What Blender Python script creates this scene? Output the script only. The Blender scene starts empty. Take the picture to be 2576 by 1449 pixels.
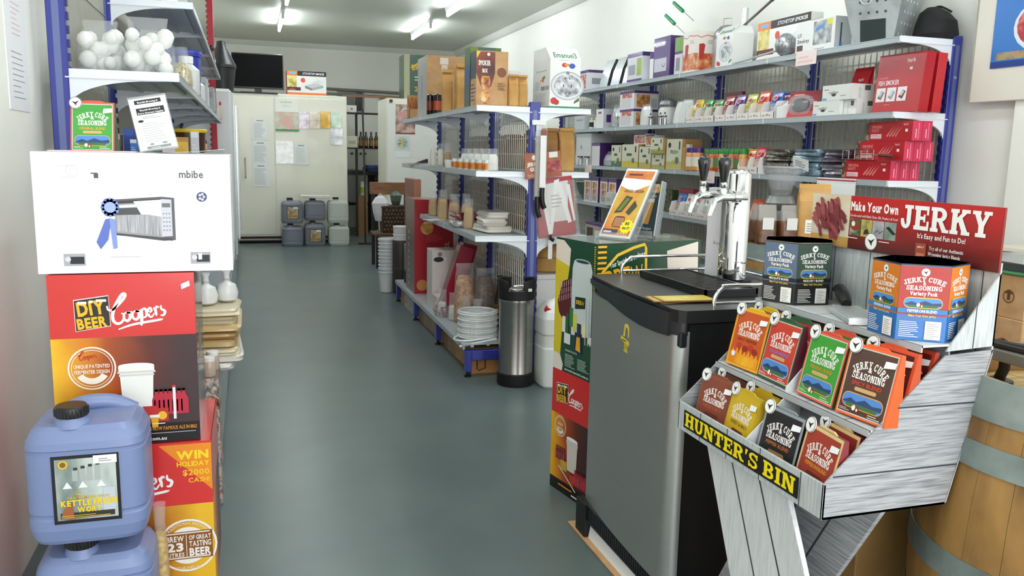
import bpy, math, random
from mathutils import Vector, Matrix
R = math.radians
rnd = random.Random(7)
scn = bpy.context.scene
COL = scn.collection

# ------------------------------------------------------------------ camera
cam_d = bpy.data.cameras.new('camera')
cam_d.sensor_width = 36.0
cam_d.lens = 36.0 * 2101.5 / 2576.0
cam_d.clip_start = 0.05
cam = bpy.data.objects.new('camera', cam_d)
COL.objects.link(cam)
CAM_H = 1.39
yaw, pitch, roll = 0.306477, 0.159893, -0.020415
cw, sw, cp, sp = math.cos(yaw), math.sin(yaw), math.cos(pitch), math.sin(pitch)
fw = Vector((sw * cp, cw * cp, -sp))
rt = Vector((cw, -sw, 0.0))
dn = fw.cross(rt)
cr, sr = math.cos(roll), math.sin(roll)
rt2 = rt * cr + dn * sr
dn2 = dn * cr - rt * sr
mw = Matrix((rt2, -dn2, -fw)).transposed().to_4x4()
mw.translation = Vector((0.0, 0.0, CAM_H))
cam.matrix_world = mw
scn.camera = cam

# ------------------------------------------------------------------ world, daylight and exposure
wd = bpy.data.worlds.new('world')
scn.world = wd
wd.use_nodes = True
bgn = wd.node_tree.nodes['Background']
bgn.inputs[0].default_value = (0.90, 0.95, 1.0, 1)
bgn.inputs[1].default_value = 1.0
scn.view_settings.view_transform = 'Standard'
scn.view_settings.look = 'None'
scn.view_settings.exposure = 0.2
scn.view_settings.gamma = 1.0
scn.view_settings.use_curve_mapping = False


def area_light(name, loc, rot, sx, sy, power, rgb):
    l = bpy.data.lights.new(name, 'AREA')
    l.shape = 'RECTANGLE'
    l.size, l.size_y, l.energy, l.color = sx, sy, power, rgb
    o = bpy.data.objects.new(name, l)
    COL.objects.link(o)
    o.location = loc
    o.rotation_euler = rot
    return o


# daylight entering through the shopfront glazing behind the camera
area_light('shopfront_daylight', (1.45, -1.55, 1.55), (R(90), 0, 0), 4.2, 2.3, 108.0, (0.97, 0.985, 1.0))

# ------------------------------------------------------------------ materials
_M = {}


def lin(h):
    h = h.lstrip('#')
    v = [int(h[i:i + 2], 16) / 255 for i in (0, 2, 4)]
    return tuple(x / 12.92 if x <= 0.04045 else ((x + 0.055) / 1.055) ** 2.4 for x in v) + (1.0,)


def m(hx, rough=0.5, metal=0.0, coat=0.0, alpha=1.0, trans=0.0, emit=0.0):
    k = (hx, rough, metal, coat, alpha, trans, emit)
    if k in _M:
        return _M[k]
    mt = bpy.data.materials.new('mat_' + hx.lstrip('#'))
    mt.use_nodes = True
    p = mt.node_tree.nodes['Principled BSDF']
    p.inputs['Base Color'].default_value = lin(hx)
    p.inputs['Roughness'].default_value = rough
    p.inputs['Metallic'].default_value = metal
    if coat:
        p.inputs['Coat Weight'].default_value = coat
        p.inputs['Coat Roughness'].default_value = 0.12
    if alpha < 1:
        p.inputs['Alpha'].default_value = alpha
    if trans:
        p.inputs['Transmission Weight'].default_value = trans
    if emit:
        p.inputs['Emission Color'].default_value = lin(hx)
        p.inputs['Emission Strength'].default_value = emit
    _M[k] = mt
    return mt


def nm(name, cols, scale=8.0, stretch=(1, 1, 1), rough=0.5, metal=0.0, bump=0.0, detail=4.0, coat=0.0, lo=0.3, hi=0.7, alpha=1.0):
    """procedural noise material: a colour ramp over object-space noise"""
    if name in _M:
        return _M[name]
    mt = bpy.data.materials.new(name)
    mt.use_nodes = True
    nt = mt.node_tree
    p = nt.nodes['Principled BSDF']
    tc = nt.nodes.new('ShaderNodeTexCoord')
    mp = nt.nodes.new('ShaderNodeMapping')
    mp.inputs['Scale'].default_value = stretch
    nz = nt.nodes.new('ShaderNodeTexNoise')
    nz.inputs['Scale'].default_value = scale
    nz.inputs['Detail'].default_value = detail
    rp = nt.nodes.new('ShaderNodeValToRGB')
    el = rp.color_ramp.elements
    while len(el) < len(cols):
        el.new(0.5)
    for i, c in enumerate(cols):
        el[i].position = lo + (hi - lo) * i / max(1, len(cols) - 1)
        el[i].color = lin(c)
    nt.links.new(tc.outputs['Object'], mp.inputs[0])
    nt.links.new(mp.outputs[0], nz.inputs['Vector'])
    nt.links.new(nz.outputs[0], rp.inputs[0])
    nt.links.new(rp.outputs[0], p.inputs['Base Color'])
    p.inputs['Roughness'].default_value = rough
    p.inputs['Metallic'].default_value = metal
    if coat:
        p.inputs['Coat Weight'].default_value = coat
    if alpha < 1:
        p.inputs['Alpha'].default_value = alpha
    if bump:
        bp = nt.nodes.new('ShaderNodeBump')
        bp.inputs['Strength'].default_value = bump
        bp.inputs['Distance'].default_value = 0.01
        nt.links.new(nz.outputs[0], bp.inputs['Height'])
        nt.links.new(bp.outputs[0], p.inputs['Normal'])
    _M[name] = mt
    return mt


def grad(name, stops, axis=0, rough=0.45, coat=0.2):
    """printed colour blend along the UV-like generated axis (flat print)"""
    if name in _M:
        return _M[name]
    mt = bpy.data.materials.new(name)
    mt.use_nodes = True
    nt = mt.node_tree
    p = nt.nodes['Principled BSDF']
    at = nt.nodes.new('ShaderNodeUVMap')
    se = nt.nodes.new('ShaderNodeSeparateXYZ')
    nz = nt.nodes.new('ShaderNodeTexNoise')
    nz.inputs['Scale'].default_value = 3.0
    mx = nt.nodes.new('ShaderNodeMath')
    mx.operation = 'MULTIPLY_ADD'
    mx.inputs[1].default_value = 0.25
    rp = nt.nodes.new('ShaderNodeValToRGB')
    el = rp.color_ramp.elements
    while len(el) < len(stops):
        el.new(0.5)
    for i, (q, c) in enumerate(stops):
        el[i].position = q
        el[i].color = lin(c)
    nt.links.new(at.outputs[0], se.inputs[0])
    nt.links.new(at.outputs[0], nz.inputs['Vector'])
    nt.links.new(nz.outputs[0], mx.inputs[0])
    nt.links.new(se.outputs[axis], mx.inputs[2])
    nt.links.new(mx.outputs[0], rp.inputs[0])
    nt.links.new(rp.outputs[0], p.inputs['Base Color'])
    p.inputs['Roughness'].default_value = rough
    p.inputs['Coat Weight'].default_value = coat
    _M[name] = mt
    return mt


WHITE = '#f2f2f0'
BLACK = '#0e0e10'
kraft = nm('kraft_card', ['#b58a5a', '#c0966a', '#c9a074'], 14, rough=0.75)
kraft_bag = nm('kraft_paper', ['#b38443', '#c2924f', '#cc9e5c'], 9, rough=0.55, bump=0.35)
brown_bag = nm('brown_paper', ['#8f6238', '#a2733f', '#b07f48'], 9, rough=0.6, bump=0.3)
chrome = m('#e8e8ea', 0.06, 1.0)
steel = nm('brushed_steel', ['#8d8b87', '#9d9b97', '#a8a6a2'], 6, (1, 1, 60), 0.3, 1.0)
galv = nm('galvanised', ['#9aa0a0', '#b4babb', '#c2c8c8'], 7, rough=0.42, metal=0.4)
black_pl = m('#111113', 0.35)
black_rub = m('#0c0c0d', 0.55)
blue_paint = m('#2a3490', 0.35, coat=0.3)
shelf_grey = m('#a9b2b6', 0.4, coat=0.2)
shelf_white = m('#e9eef4', 0.35, coat=0.25)
clear_bag = m('#eef0f0', 0.16, alpha=0.15)
clear_pl = m('#e8ecee', 0.08, alpha=0.2)
frost = m('#e6ebe8', 0.35, coat=0.1)


# ------------------------------------------------------------------ mesh builder
class B:
    def __init__(s):
        s.v, s.f, s.mi, s.mats, s.sm, s.uv, s.T = [], [], [], [], [], [], None

    def mx(s, mat):
        for i, q in enumerate(s.mats):
            if q is mat:
                return i
        s.mats.append(mat)
        return len(s.mats) - 1

    def add(s, vs, fs, mat, smooth=False, uvs=None):
        o = len(s.v)
        if s.T is not None:
            vs = [s.T @ Vector(q) for q in vs]
        s.v += [tuple(q) for q in vs]
        k = s.mx(mat)
        for i, q in enumerate(fs):
            s.f.append(tuple(o + j for j in q))
            s.mi.append(k)
            s.sm.append(smooth)
            s.uv.append(uvs[i] if uvs else None)

    def box(s, a, b, mat, bev=0.0):
        x0, y0, z0 = a
        x1, y1, z1 = b
        if bev <= 0:
            vs = [(x0, y0, z0), (x1, y0, z0), (x1, y1, z0), (x0, y1, z0), (x0, y0, z1), (x1, y0, z1), (x1, y1, z1), (x0, y1, z1)]
            s.add(vs, [(3, 2, 1, 0), (4, 5, 6, 7), (0, 1, 5, 4), (1, 2, 6, 5), (2, 3, 7, 6), (3, 0, 4, 7)], mat)
            return
        e = min(bev, (x1 - x0) / 2.1, (y1 - y0) / 2.1, (z1 - z0) / 2.1)
        vs, idx = [], {}
        for i, (X, sx) in enumerate(((x0, 1), (x1, -1))):
            for j, (Y, sy) in enumerate(((y0, 1), (y1, -1))):
                for k, (Z, sz) in enumerate(((z0, 1), (z1, -1))):
                    idx[i, j, k, 0] = len(vs)
                    vs.append((X, Y + sy * e, Z + sz * e))
                    idx[i, j, k, 1] = len(vs)
                    vs.append((X + sx * e, Y, Z + sz * e))
                    idx[i, j, k, 2] = len(vs)
                    vs.append((X + sx * e, Y + sy * e, Z))
        fs = []
        for i in (0, 1):
            q = [idx[i, 0, 0, 0], idx[i, 1, 0, 0], idx[i, 1, 1, 0], idx[i, 0, 1, 0]]
            fs.append(q if i else q[::-1])
            q = [idx[0, i, 0, 1], idx[1, i, 0, 1], idx[1, i, 1, 1], idx[0, i, 1, 1]]
            fs.append(q[::-1] if i else q)
            q = [idx[0, 0, i, 2], idx[1, 0, i, 2], idx[1, 1, i, 2], idx[0, 1, i, 2]]
            fs.append(q if i else q[::-1])
        for i in (0, 1):
            for j in (0, 1):
                fs.append((idx[i, j, 0, 0], idx[i, j, 1, 0], idx[i, j, 1, 1], idx[i, j, 0, 1]) if i != j else (idx[i, j, 0, 1], idx[i, j, 1, 1], idx[i, j, 1, 0], idx[i, j, 0, 0]))
                fs.append((idx[i, 0, j, 0], idx[i, 0, j, 2], idx[i, 1, j, 2], idx[i, 1, j, 0]) if i == j else (idx[i, 1, j, 0], idx[i, 1, j, 2], idx[i, 0, j, 2], idx[i, 0, j, 0]))
                fs.append((idx[0, i, j, 1], idx[1, i, j, 1], idx[1, i, j, 2], idx[0, i, j, 2]) if i != j else (idx[0, i, j, 2], idx[1, i, j, 2], idx[1, i, j, 1], idx[0, i, j, 1]))
                for k in (0, 1):
                    t = (idx[i, j, k, 0], idx[i, j, k, 1], idx[i, j, k, 2])
                    fs.append(t if (i + j + k) % 2 == 0 else t[::-1])
        s.add(vs, fs, mat)

    def prism(s, pts, axis, lo, hi, mat, smooth=False):
        """extrude a 2-D outline: axis 0 -> pts are (y,z), 1 -> (x,z), 2 -> (x,y)"""
        n = len(pts)

        def P(q, t):
            return ((t, q[0], q[1]), (q[0], t, q[1]), (q[0], q[1], t))[axis]
        vs = [P(q, lo) for q in pts] + [P(q, hi) for q in pts]
        fs = [tuple(range(n))[::-1], tuple(range(n, 2 * n))] + [(i, (i + 1) % n, n + (i + 1) % n, n + i) for i in range(n)]
        s.add(vs, fs, mat, smooth)

    def poly(s, pts, mat, uvs=None):
        s.add(pts, [tuple(range(len(pts)))], mat, False, [uvs] if uvs else None)

    def lathe(s, prof, mat, n=24, c=(0, 0, 0), smooth=True, axis=2):
        vs, fs = [], []
        for r, z in prof:
            for i in range(n):
                a = 2 * math.pi * i / n
                p = (r * math.cos(a), r * math.sin(a), z)
                if axis == 0:
                    p = (p[2], p[0], p[1])
                elif axis == 1:
                    p = (p[0], p[2], p[1])
                vs.append((p[0] + c[0], p[1] + c[1], p[2] + c[2]))
        for k in range(len(prof) - 1):
            for i in range(n):
                j = (i + 1) % n
                fs.append((k * n + i, k * n + j, (k + 1) * n + j, (k + 1) * n + i))
        fs.append(tuple(range(n))[::-1])
        fs.append(tuple(range((len(prof) - 1) * n, len(prof) * n)))
        s.add(vs, fs, mat, smooth)

    def tube(s, pts, r, mat, n=8, smooth=True, closed=False):
        pts = [Vector(q) for q in pts]
        N = len(pts)
        vs, fs, prev = [], [], None
        for i, p in enumerate(pts):
            if closed:
                d = (pts[(i + 1) % N] - pts[i - 1])
            else:
                d = (pts[min(i + 1, N - 1)] - pts[max(i - 1, 0)])
            d.normalize()
            if prev is None:
                up = Vector((0, 0, 1)) if abs(d.z) < 0.9 else Vector((1, 0, 0))
            else:
                up = prev
            a = d.cross(up)
            a.normalize()
            b = a.cross(d)
            prev = b
            rr = r[i] if isinstance(r, (list, tuple)) else r
            for k in range(n):
                t = 2 * math.pi * k / n + math.pi / n
                vs.append(p + a * (rr * math.cos(t)) + b * (rr * math.sin(t)))
        for i in range(N if closed else N - 1):
            o, q = i * n, ((i + 1) % N) * n
            for k in range(n):
                j = (k + 1) % n
                fs.append((o + k, q + k, q + j, o + j))
        if not closed:
            fs.append(tuple(range(n)))
            fs.append(tuple(range((N - 1) * n, N * n))[::-1])
        s.add(vs, fs, mat, smooth)

    def loft(s, secs, mats, n=24, ex=4.0, smooth=True):
        """stack of superellipse sections (z, hx, hy, cx, cy)"""
        vs = []
        for q in secs:
            z, hx, hy = q[:3]
            ox, oy = (q[3], q[4]) if len(q) > 3 else (0, 0)
            for i in range(n):
                a = 2 * math.pi * (i + 0.5) / n
                ca, sa = math.cos(a), math.sin(a)
                vs.append((ox + hx * math.copysign(abs(ca) ** (2 / ex), ca), oy + hy * math.copysign(abs(sa) ** (2 / ex), sa), z))
        for k in range(len(secs) - 1):
            mt = mats[min(k, len(mats) - 1)] if isinstance(mats, (list, tuple)) else mats
            ring = vs[k * n:(k + 2) * n]
            s.add(ring, [(i, (i + 1) % n, n + (i + 1) % n, n + i) for i in range(n)], mt, smooth)
        m0 = mats[0] if isinstance(mats, (list, tuple)) else mats
        m1 = mats[-1] if isinstance(mats, (list, tuple)) else mats
        s.add(vs[:n], [tuple(range(n))[::-1]], m0, smooth)
        s.add(vs[-n:], [tuple(range(n))], m1, smooth)

    def obj(s, name, parent=None, loc=None, rot=None, stuff=False):
        me = bpy.data.meshes.new(name)
        me.from_pydata(s.v, [], s.f)
        for q in s.mats:
            me.materials.append(q)
        me.polygons.foreach_set('material_index', s.mi)
        me.polygons.foreach_set('use_smooth', s.sm)
        if any(u is not None for u in s.uv):
            ul = me.uv_layers.new(name='UVMap')
            k = 0
            for pi, u in enumerate(s.uv):
                c = len(s.f[pi])
                if u is not None:
                    for j in range(c):
                        ul.data[k + j].uv = u[j]
                k += c
        me.update()
        if any(s.sm):
            me.set_sharp_from_angle(angle=0.65)
        o = bpy.data.objects.new(name, me)
        COL.objects.link(o)
        if parent is not None:
            o.parent = parent
        if loc is not None:
            o.location = loc
        if rot is not None:
            o.rotation_euler = rot
        if stuff:
            o['kind'] = 'stuff'
        return o


def tag(o, label, cat, group=None):
    o['label'] = label
    o['category'] = cat
    if group:
        o['group'] = group
    return o


def thing(name, label, cat, loc=(0, 0, 0), rz=0.0, group=None, rot=None):
    o = bpy.data.objects.new(name, None)
    o.empty_display_size = 0.05
    COL.objects.link(o)
    o.location = loc
    o.rotation_euler = rot if rot else (0, 0, rz)
    return tag(o, label, cat, group)


def struct(b, name, parent=None):
    o = b.obj(name, parent)
    if parent is None:
        o['kind'] = 'structure'
    return o


def kids(o):
    return [c for c in bpy.data.objects if c.parent is o]


def dup(o, loc=None, rz=None, label=None, group=None, parent=None):
    r = o.copy()
    COL.objects.link(r)
    if parent is not None:
        r.parent = parent
    if loc is not None:
        r.location = loc
    if rz is not None:
        r.rotation_euler = (r.rotation_euler[0], r.rotation_euler[1], rz)
    if label:
        r['label'] = label
    if group:
        r['group'] = group
    for c in kids(o):
        dup(c, parent=r)
    return r


# ------------------------------------------------------------------ lettering
_G = {}


def glyph(ch, bold):
    k = (ch, bold)
    if k in _G:
        return _G[k]
    cu = bpy.data.curves.new('g', 'FONT')
    cu.body = ch
    cu.size = 1.0
    cu.offset = 0.022 * bold
    cu.resolution_u = 2
    ob = bpy.data.objects.new('g', cu)
    COL.objects.link(ob)
    dg = bpy.context.evaluated_depsgraph_get()
    me = bpy.data.meshes.new_from_object(ob.evaluated_get(dg))
    vs = [(q.co.x / 0.73, q.co.y / 0.73) for q in me.vertices]
    fs = [tuple(p.vertices) for p in me.polygons]
    if vs:
        x0 = min(q[0] for q in vs)
        wd_ = max(q[0] for q in vs) - x0
        vs = [(q[0] - x0, q[1]) for q in vs]
    else:
        wd_ = 0.3
    bpy.data.objects.remove(ob)
    bpy.data.curves.remove(cu)
    bpy.data.meshes.remove(me)
    _G[k] = (vs, fs, wd_ + 0.09)
    return _G[k]


def _arc(cx, cy, rx, ry, tx, ty, a0, a1, n=9):
    out = []
    for i in range(n):
        t0 = R(a0 + (a1 - a0) * i / n)
        t1 = R(a0 + (a1 - a0) * (i + 1) / n)
        out.append([(cx + (rx - tx) * math.cos(t0), cy + (ry - ty) * math.sin(t0)), (cx + rx * math.cos(t0), cy + ry * math.sin(t0)),
                    (cx + rx * math.cos(t1), cy + ry * math.sin(t1)), (cx + (rx - tx) * math.cos(t1), cy + (ry - ty) * math.sin(t1))])
    return out


def _r(x0, y0, x1, y1):
    return [(x0, y0), (x1, y0), (x1, y1), (x0, y1)]


def _slab_font():
    S = {}
    f = lambda x0, x1: [_r(x0, 0, x1, .15), _r(x0, .85, x1, 1)]
    st = lambda x0, x1: _r(x0, 0, x1, 1)
    S['H'] = (f(0, .42) + f(.54, .96) + [st(.08, .34), st(.62, .88), _r(.3, .42, .66, .58)], .96)
    S['U'] = ([_r(.08, .35, .34, 1), _r(.62, .35, .84, 1), _r(0, .85, .42, 1), _r(.54, .85, .92, 1)] + _arc(.46, .36, .38, .38, .24, .17, 180, 360), .92)
    S['N'] = ([st(.08, .28), st(.68, .88), [(.08, 1), (.36, 1), (.88, 0), (.62, 0)], _r(0, .85, .3, 1), _r(0, 0, .38, .15), _r(.58, .85, .98, 1)], .98)
    S['T'] = ([st(.3, .56), _r(0, .8, .86, 1), _r(0, .6, .13, 1), _r(.73, .6, .86, 1), _r(.18, 0, .68, .15)], .86)
    S['E'] = ([st(.08, .34), _r(0, .83, .8, 1), _r(0, 0, .82, .17), _r(.3, .43, .6, .57), _r(.68, .64, .8, 1), _r(.7, 0, .82, .38), _r(.52, .34, .62, .66)], .84)
    S['R'] = ([st(.08, .34), _r(0, 0, .42, .15), _r(0, .85, .5, 1), _r(.3, .42, .5, .57), [(.36, .5), (.6, .5), (.94, 0), (.66, 0)], _r(.64, 0, .98, .13)] + _arc(.46, .71, .38, .29, .24, .15, -90, 90), .96)
    S["'"] = ([[(.04, .62), (.12, .62), (.26, 1), (.04, 1)]], .26)
    S['S'] = (_arc(.4, .72, .36, .28, .2, .15, 20, 270) + _arc(.4, .28, .38, .28, .2, .15, -160, 90) + [_r(.64, .64, .76, .98), _r(.02, .02, .14, .38)], .8)
    S['B'] = ([st(.08, .34), _r(0, 0, .5, .16), _r(0, .84, .48, 1), _r(.3, .44, .5, .58)] + _arc(.46, .73, .34, .27, .22, .16, -90, 90) + _arc(.48, .28, .38, .28, .22, .16, -90, 90), .88)
    S['I'] = ([st(.1, .36)] + f(0, .46), .46)
    S['J'] = ([_r(.36, .3, .6, 1), _r(.22, .85, .72, 1)] + _arc(.32, .3, .28, .3, .22, .17, 180, 360) + [_r(.04, .28, .22, .42)], .72)
    S['K'] = ([st(.08, .34)] + f(0, .42) + [[(.3, .4), (.3, .62), (.66, .95), (.9, .95)], [(.38, .56), (.58, .68), (.96, 0), (.66, 0)], _r(.54, .86, .96, 1), _r(.58, 0, 1.0, .14)], 1.0)
    S['Y'] = ([_r(.32, 0, .58, .45), _r(.2, 0, .7, .15), [(.04, 1), (.3, 1), (.58, .4), (.34, .4)], [(.68, 1), (.86, 1), (.56, .38), (.4, .42)], _r(0, .86, .4, 1), _r(.54, .86, .92, 1)], .92)
    S['C'] = (_arc(.46, .5, .44, .5, .25, .16, 45, 315, 14) + [_r(.68, .62, .8, 1), [(.62, .1), (.78, .14), (.8, .32), (.7, .3)]], .84)
    S['A'] = ([[(.1, 0), (.26, 0), (.56, 1), (.36, 1)], [(.36, 1), (.6, 1), (.9, 0), (.62, 0)], _r(.26, .26, .7, .4), _r(0, 0, .36, .14), _r(.52, 0, 1.0, .14)], 1.0)
    S['O'] = (_arc(.47, .5, .46, .5, .26, .15, 0, 360, 18), .94)
    S['G'] = (_arc(.46, .5, .44, .5, .25, .16, 45, 330, 14) + [_r(.62, .05, .86, .42), _r(.5, .36, .94, .5), _r(.68, .62, .8, 1)], .94)
    S['M'] = ([st(.08, .28), st(.86, 1.1), [(.12, 1), (.36, 1), (.68, 0), (.54, 0)], [(.54, 0), (.68, 0), (1.0, 1), (.84, 1)], _r(0, 0, .36, .15), _r(.76, 0, 1.18, .15), _r(0, .85, .3, 1), _r(.9, .85, 1.18, 1)], 1.18)
    return S


SLAB = _slab_font()


class Cv:
    """flat print on a face: O corner, U and V edge vectors, x and y in 0..1"""

    def __init__(s, b, O, U, V, step=0.00012, base=0.0004):
        s.b, s.O, s.U, s.V = b, Vector(O), Vector(U), Vector(V)
        s.w, s.h = s.U.length, s.V.length
        s.n = s.U.cross(s.V).normalized()
        s.step, s.k, s.base = step, 0, base
        s.asp = s.h / s.w

    def up(s):
        s.k += 1

    def P(s, x, y):
        return s.O + s.U * x + s.V * y + s.n * (s.base + s.k * s.step)

    def poly(s, pts, mat):
        s.b.poly([s.P(*q) for q in pts], mat, [tuple(q) for q in pts])
        s.up()

    def rect(s, x0, y0, x1, y1, mat):
        x0, x1, y0, y1 = min(x0, x1), max(x0, x1), min(y0, y1), max(y0, y1)
        s.b.poly([s.P(*q) for q in ((x0, y0), (x1, y0), (x1, y1), (x0, y1))], mat, [(0, 0), (1, 0), (1, 1), (0, 1)])
        s.up()

    def frame(s, x0, y0, x1, y1, t, mat):
        tx = t * s.asp
        for q in ((x0, y0, x1, y0 + t), (x0, y1 - t, x1, y1), (x0, y0, x0 + tx, y1), (x1 - tx, y0, x1, y1)):
            s.rect(*q, mat)
            s.k -= 1
        s.up()

    def ell(s, cx, cy, ry, mat, rx=None, n=20):
        rx = (rx if rx is not None else ry) * s.asp
        s.poly([(cx + rx * math.cos(2 * math.pi * i / n), cy + ry * math.sin(2 * math.pi * i / n)) for i in range(n)], mat)

    def ring(s, cx, cy, ry, t, mat, a0=0, a1=360, n=28):
        for q in _arc(0, 0, ry, ry, t, t, a0, a1, n):
            s.b.poly([s.P(cx + p[0] * s.asp, cy + p[1]) for p in q], mat)
        s.up()

    def rr(s, x0, y0, x1, y1, mat, rad=0.3):
        """rounded rectangle, radius as a share of its height"""
        r = (y1 - y0) * rad
        rx = r * s.asp
        pts = []
        for cx, cy, a in ((x1 - rx, y0 + r, -90), (x1 - rx, y1 - r, 0), (x0 + rx, y1 - r, 90), (x0 + rx, y0 + r, 180)):
            for i in range(5):
                t = R(a + 22.5 * i)
                pts.append((cx + rx * math.cos(t), cy + r * math.sin(t)))
        s.poly(pts, mat)

    def stroke(s, pts, t, mat, closed=False):
        """ribbon along a polyline; pts x,y in height units from (0,0); t is width in the same units"""
        pts = [Vector(q) for q in pts]
        N = len(pts)
        L, Q = [], []
        for i, p in enumerate(pts):
            d = pts[min(i + 1, N - 1)] - pts[max(i - 1, 0)]
            d.normalize()
            tt = t[i] if isinstance(t, (list, tuple)) else t
            nn = Vector((-d.y, d.x)) * (tt / 2)
            L.append(p + nn)
            Q.append(p - nn)
        for i in range(N - 1):
            s.b.poly([s.P(q.x * s.asp, q.y) for q in (Q[i], Q[i + 1], L[i + 1], L[i])], mat)
        s.k += 1

    def text(s, st, x, y, size, mat, al='C', w=None, bold=0, slab=False, shear=0.0, arc=None, rot=0.0, track=0.0):
        gl = []
        tot = 0.0
        for ch in st:
            if slab and ch in SLAB:
                ps, wd_ = SLAB[ch]
                gl.append(('p', ps, tot, wd_))
                tot += wd_ + 0.07 + track
            elif ch == ' ':
                gl.append((' ', None, tot, 0.3))
                tot += 0.36 + track
            else:
                vs, fs, wd_ = glyph(ch, bold)
                gl.append(('g', (vs, fs), tot, wd_))
                tot += wd_ + track
        sx = size * s.asp
        if w is not None and tot > 0:
            sx = w / tot
        off = {'C': -tot / 2, 'L': 0.0, 'R': -tot}[al]
        cr_, sr_ = math.cos(R(rot)), math.sin(R(rot))

        def place(px, py, gx, gw):
            if arc:
                mid = (off + gx + gw / 2) * sx / s.asp
                th = mid / arc
                lx = (px - gx - gw / 2) * sx / s.asp
                ly = arc + py * size
                X = lx * math.cos(th) + ly * math.sin(th)
                Y = -lx * math.sin(th) + ly * math.cos(th) - arc
            else:
                X = (off + px) * sx / s.asp + shear * py * size
                Y = py * size
            X, Y = X * cr_ - Y * sr_, X * sr_ + Y * cr_
            return s.P(x + X * s.asp, y + Y)
        for kind, dat, gx, gw in gl:
            if kind == 'p':
                k0 = s.k
                for pl in dat:
                    s.b.poly([place(gx + q[0], q[1], gx, gw) for q in pl], mat)
                    s.k += .13
                s.k = k0
            elif kind == 'g':
                s.b.add([place(gx + q[0], q[1], gx, gw) for q in dat[0]], dat[1], mat)
        s.up()

    def lines(s, x0, y0, x1, y1, n, mat, fill=0.45, seed=1):
        """rows of small print"""
        rg = random.Random(seed)
        dy = (y1 - y0) / n
        for i in range(n):
            yy = y1 - (i + 1) * dy
            s.rect(x0, yy, x0 + (x1 - x0) * rg.uniform(0.6, 1), yy + dy * fill, mat)
            s.k -= 1
        s.up()


class _Sub(Cv):
    """a vertical strip x0..x1 of another canvas"""

    def __init__(s, c, x0, x1):
        s.b, s.O, s.U, s.V = c.b, c.O + c.U * x0, c.U * (x1 - x0), c.V
        s.w, s.h, s.n = s.U.length, s.V.length, c.n
        s.step, s.k, s.base, s.asp = c.step, c.k, c.base, s.h / s.w


def spline(pts, n=6):
    out = []
    N = len(pts)
    for i in range(N - 1):
        p0, p1, p2, p3 = pts[max(i - 1, 0)], pts[i], pts[i + 1], pts[min(i + 2, N - 1)]
        for k in range(n):
            t = k / n
            out.append(tuple(0.5 * ((2 * p1[j]) + (-p0[j] + p2[j]) * t + (2 * p0[j] - 5 * p1[j] + 4 * p2[j] - p3[j]) * t * t + (-p0[j] + 3 * p1[j] - 3 * p2[j] + p3[j]) * t ** 3) for j in range(len(p1))))
    out.append(tuple(pts[-1]))
    return out


def face(b, which, w, d, h, base=0.0004):
    """canvas on a face of a box centred on x,y with its base at z=0"""
    if which == 'F':
        return Cv(b, (-w / 2, -d / 2, 0), (w, 0, 0), (0, 0, h), base=base)
    if which == 'L':
        return Cv(b, (-w / 2, d / 2, 0), (0, -d, 0), (0, 0, h), base=base)
    if which == 'R':
        return Cv(b, (w / 2, -d / 2, 0), (0, d, 0), (0, 0, h), base=base)
    return Cv(b, (-w / 2, -d / 2, h), (w, 0, 0), (0, d, 0), base=base)


def carton(name, label, cat, loc, size, rz=0.0, mat=None, prints=None, group=None, rot=None, tape=None, bev=0.003):
    """a carton: bevelled body with flap seam, one printed part per given face"""
    w, d, h = size
    t = thing(name, label, cat, loc, rz, group, rot)
    mat = mat or kraft
    b = B()
    b.box((-w / 2, -d / 2, 0), (w / 2, d / 2, h), mat, bev)
    b.obj('carton_body', t)
    if tape:
        q = B()
        c = face(q, 'T', w, d, h)
        if tape == 'x':
            c.rect(0.02, .46, .98, .54, m('#c8a878', .25))
        else:
            c.rect(0.02, .494, .98, .506, m('#3a2a1c', .8))
        q.obj('flap_seam', t)
    for fc, fn in (prints or {}).items():
        q = B()
        fn(face(q, fc, w, d, h))
        q.obj({'F': 'printed_front', 'L': 'printed_side', 'R': 'printed_end', 'T': 'printed_top'}[fc], t)
    return t
# ------------------------------------------------------------------ room shell
XL, XR, YF, YB, ZC = -0.74, 3.72, -1.7, 15.4, 3.2
wall_m = nm('wall_paint', ['#efeee6', '#f2f1e9', '#f4f3ec'], 1.5, rough=0.6)
ceil_m = nm('ceiling_paint', ['#c9cdc2', '#cfd3c8'], 1.2, rough=0.45)
floor_m = nm('vinyl_floor', ['#566465', '#5c6969', '#626f6d'], 2.2, rough=0.33, detail=8)

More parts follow.
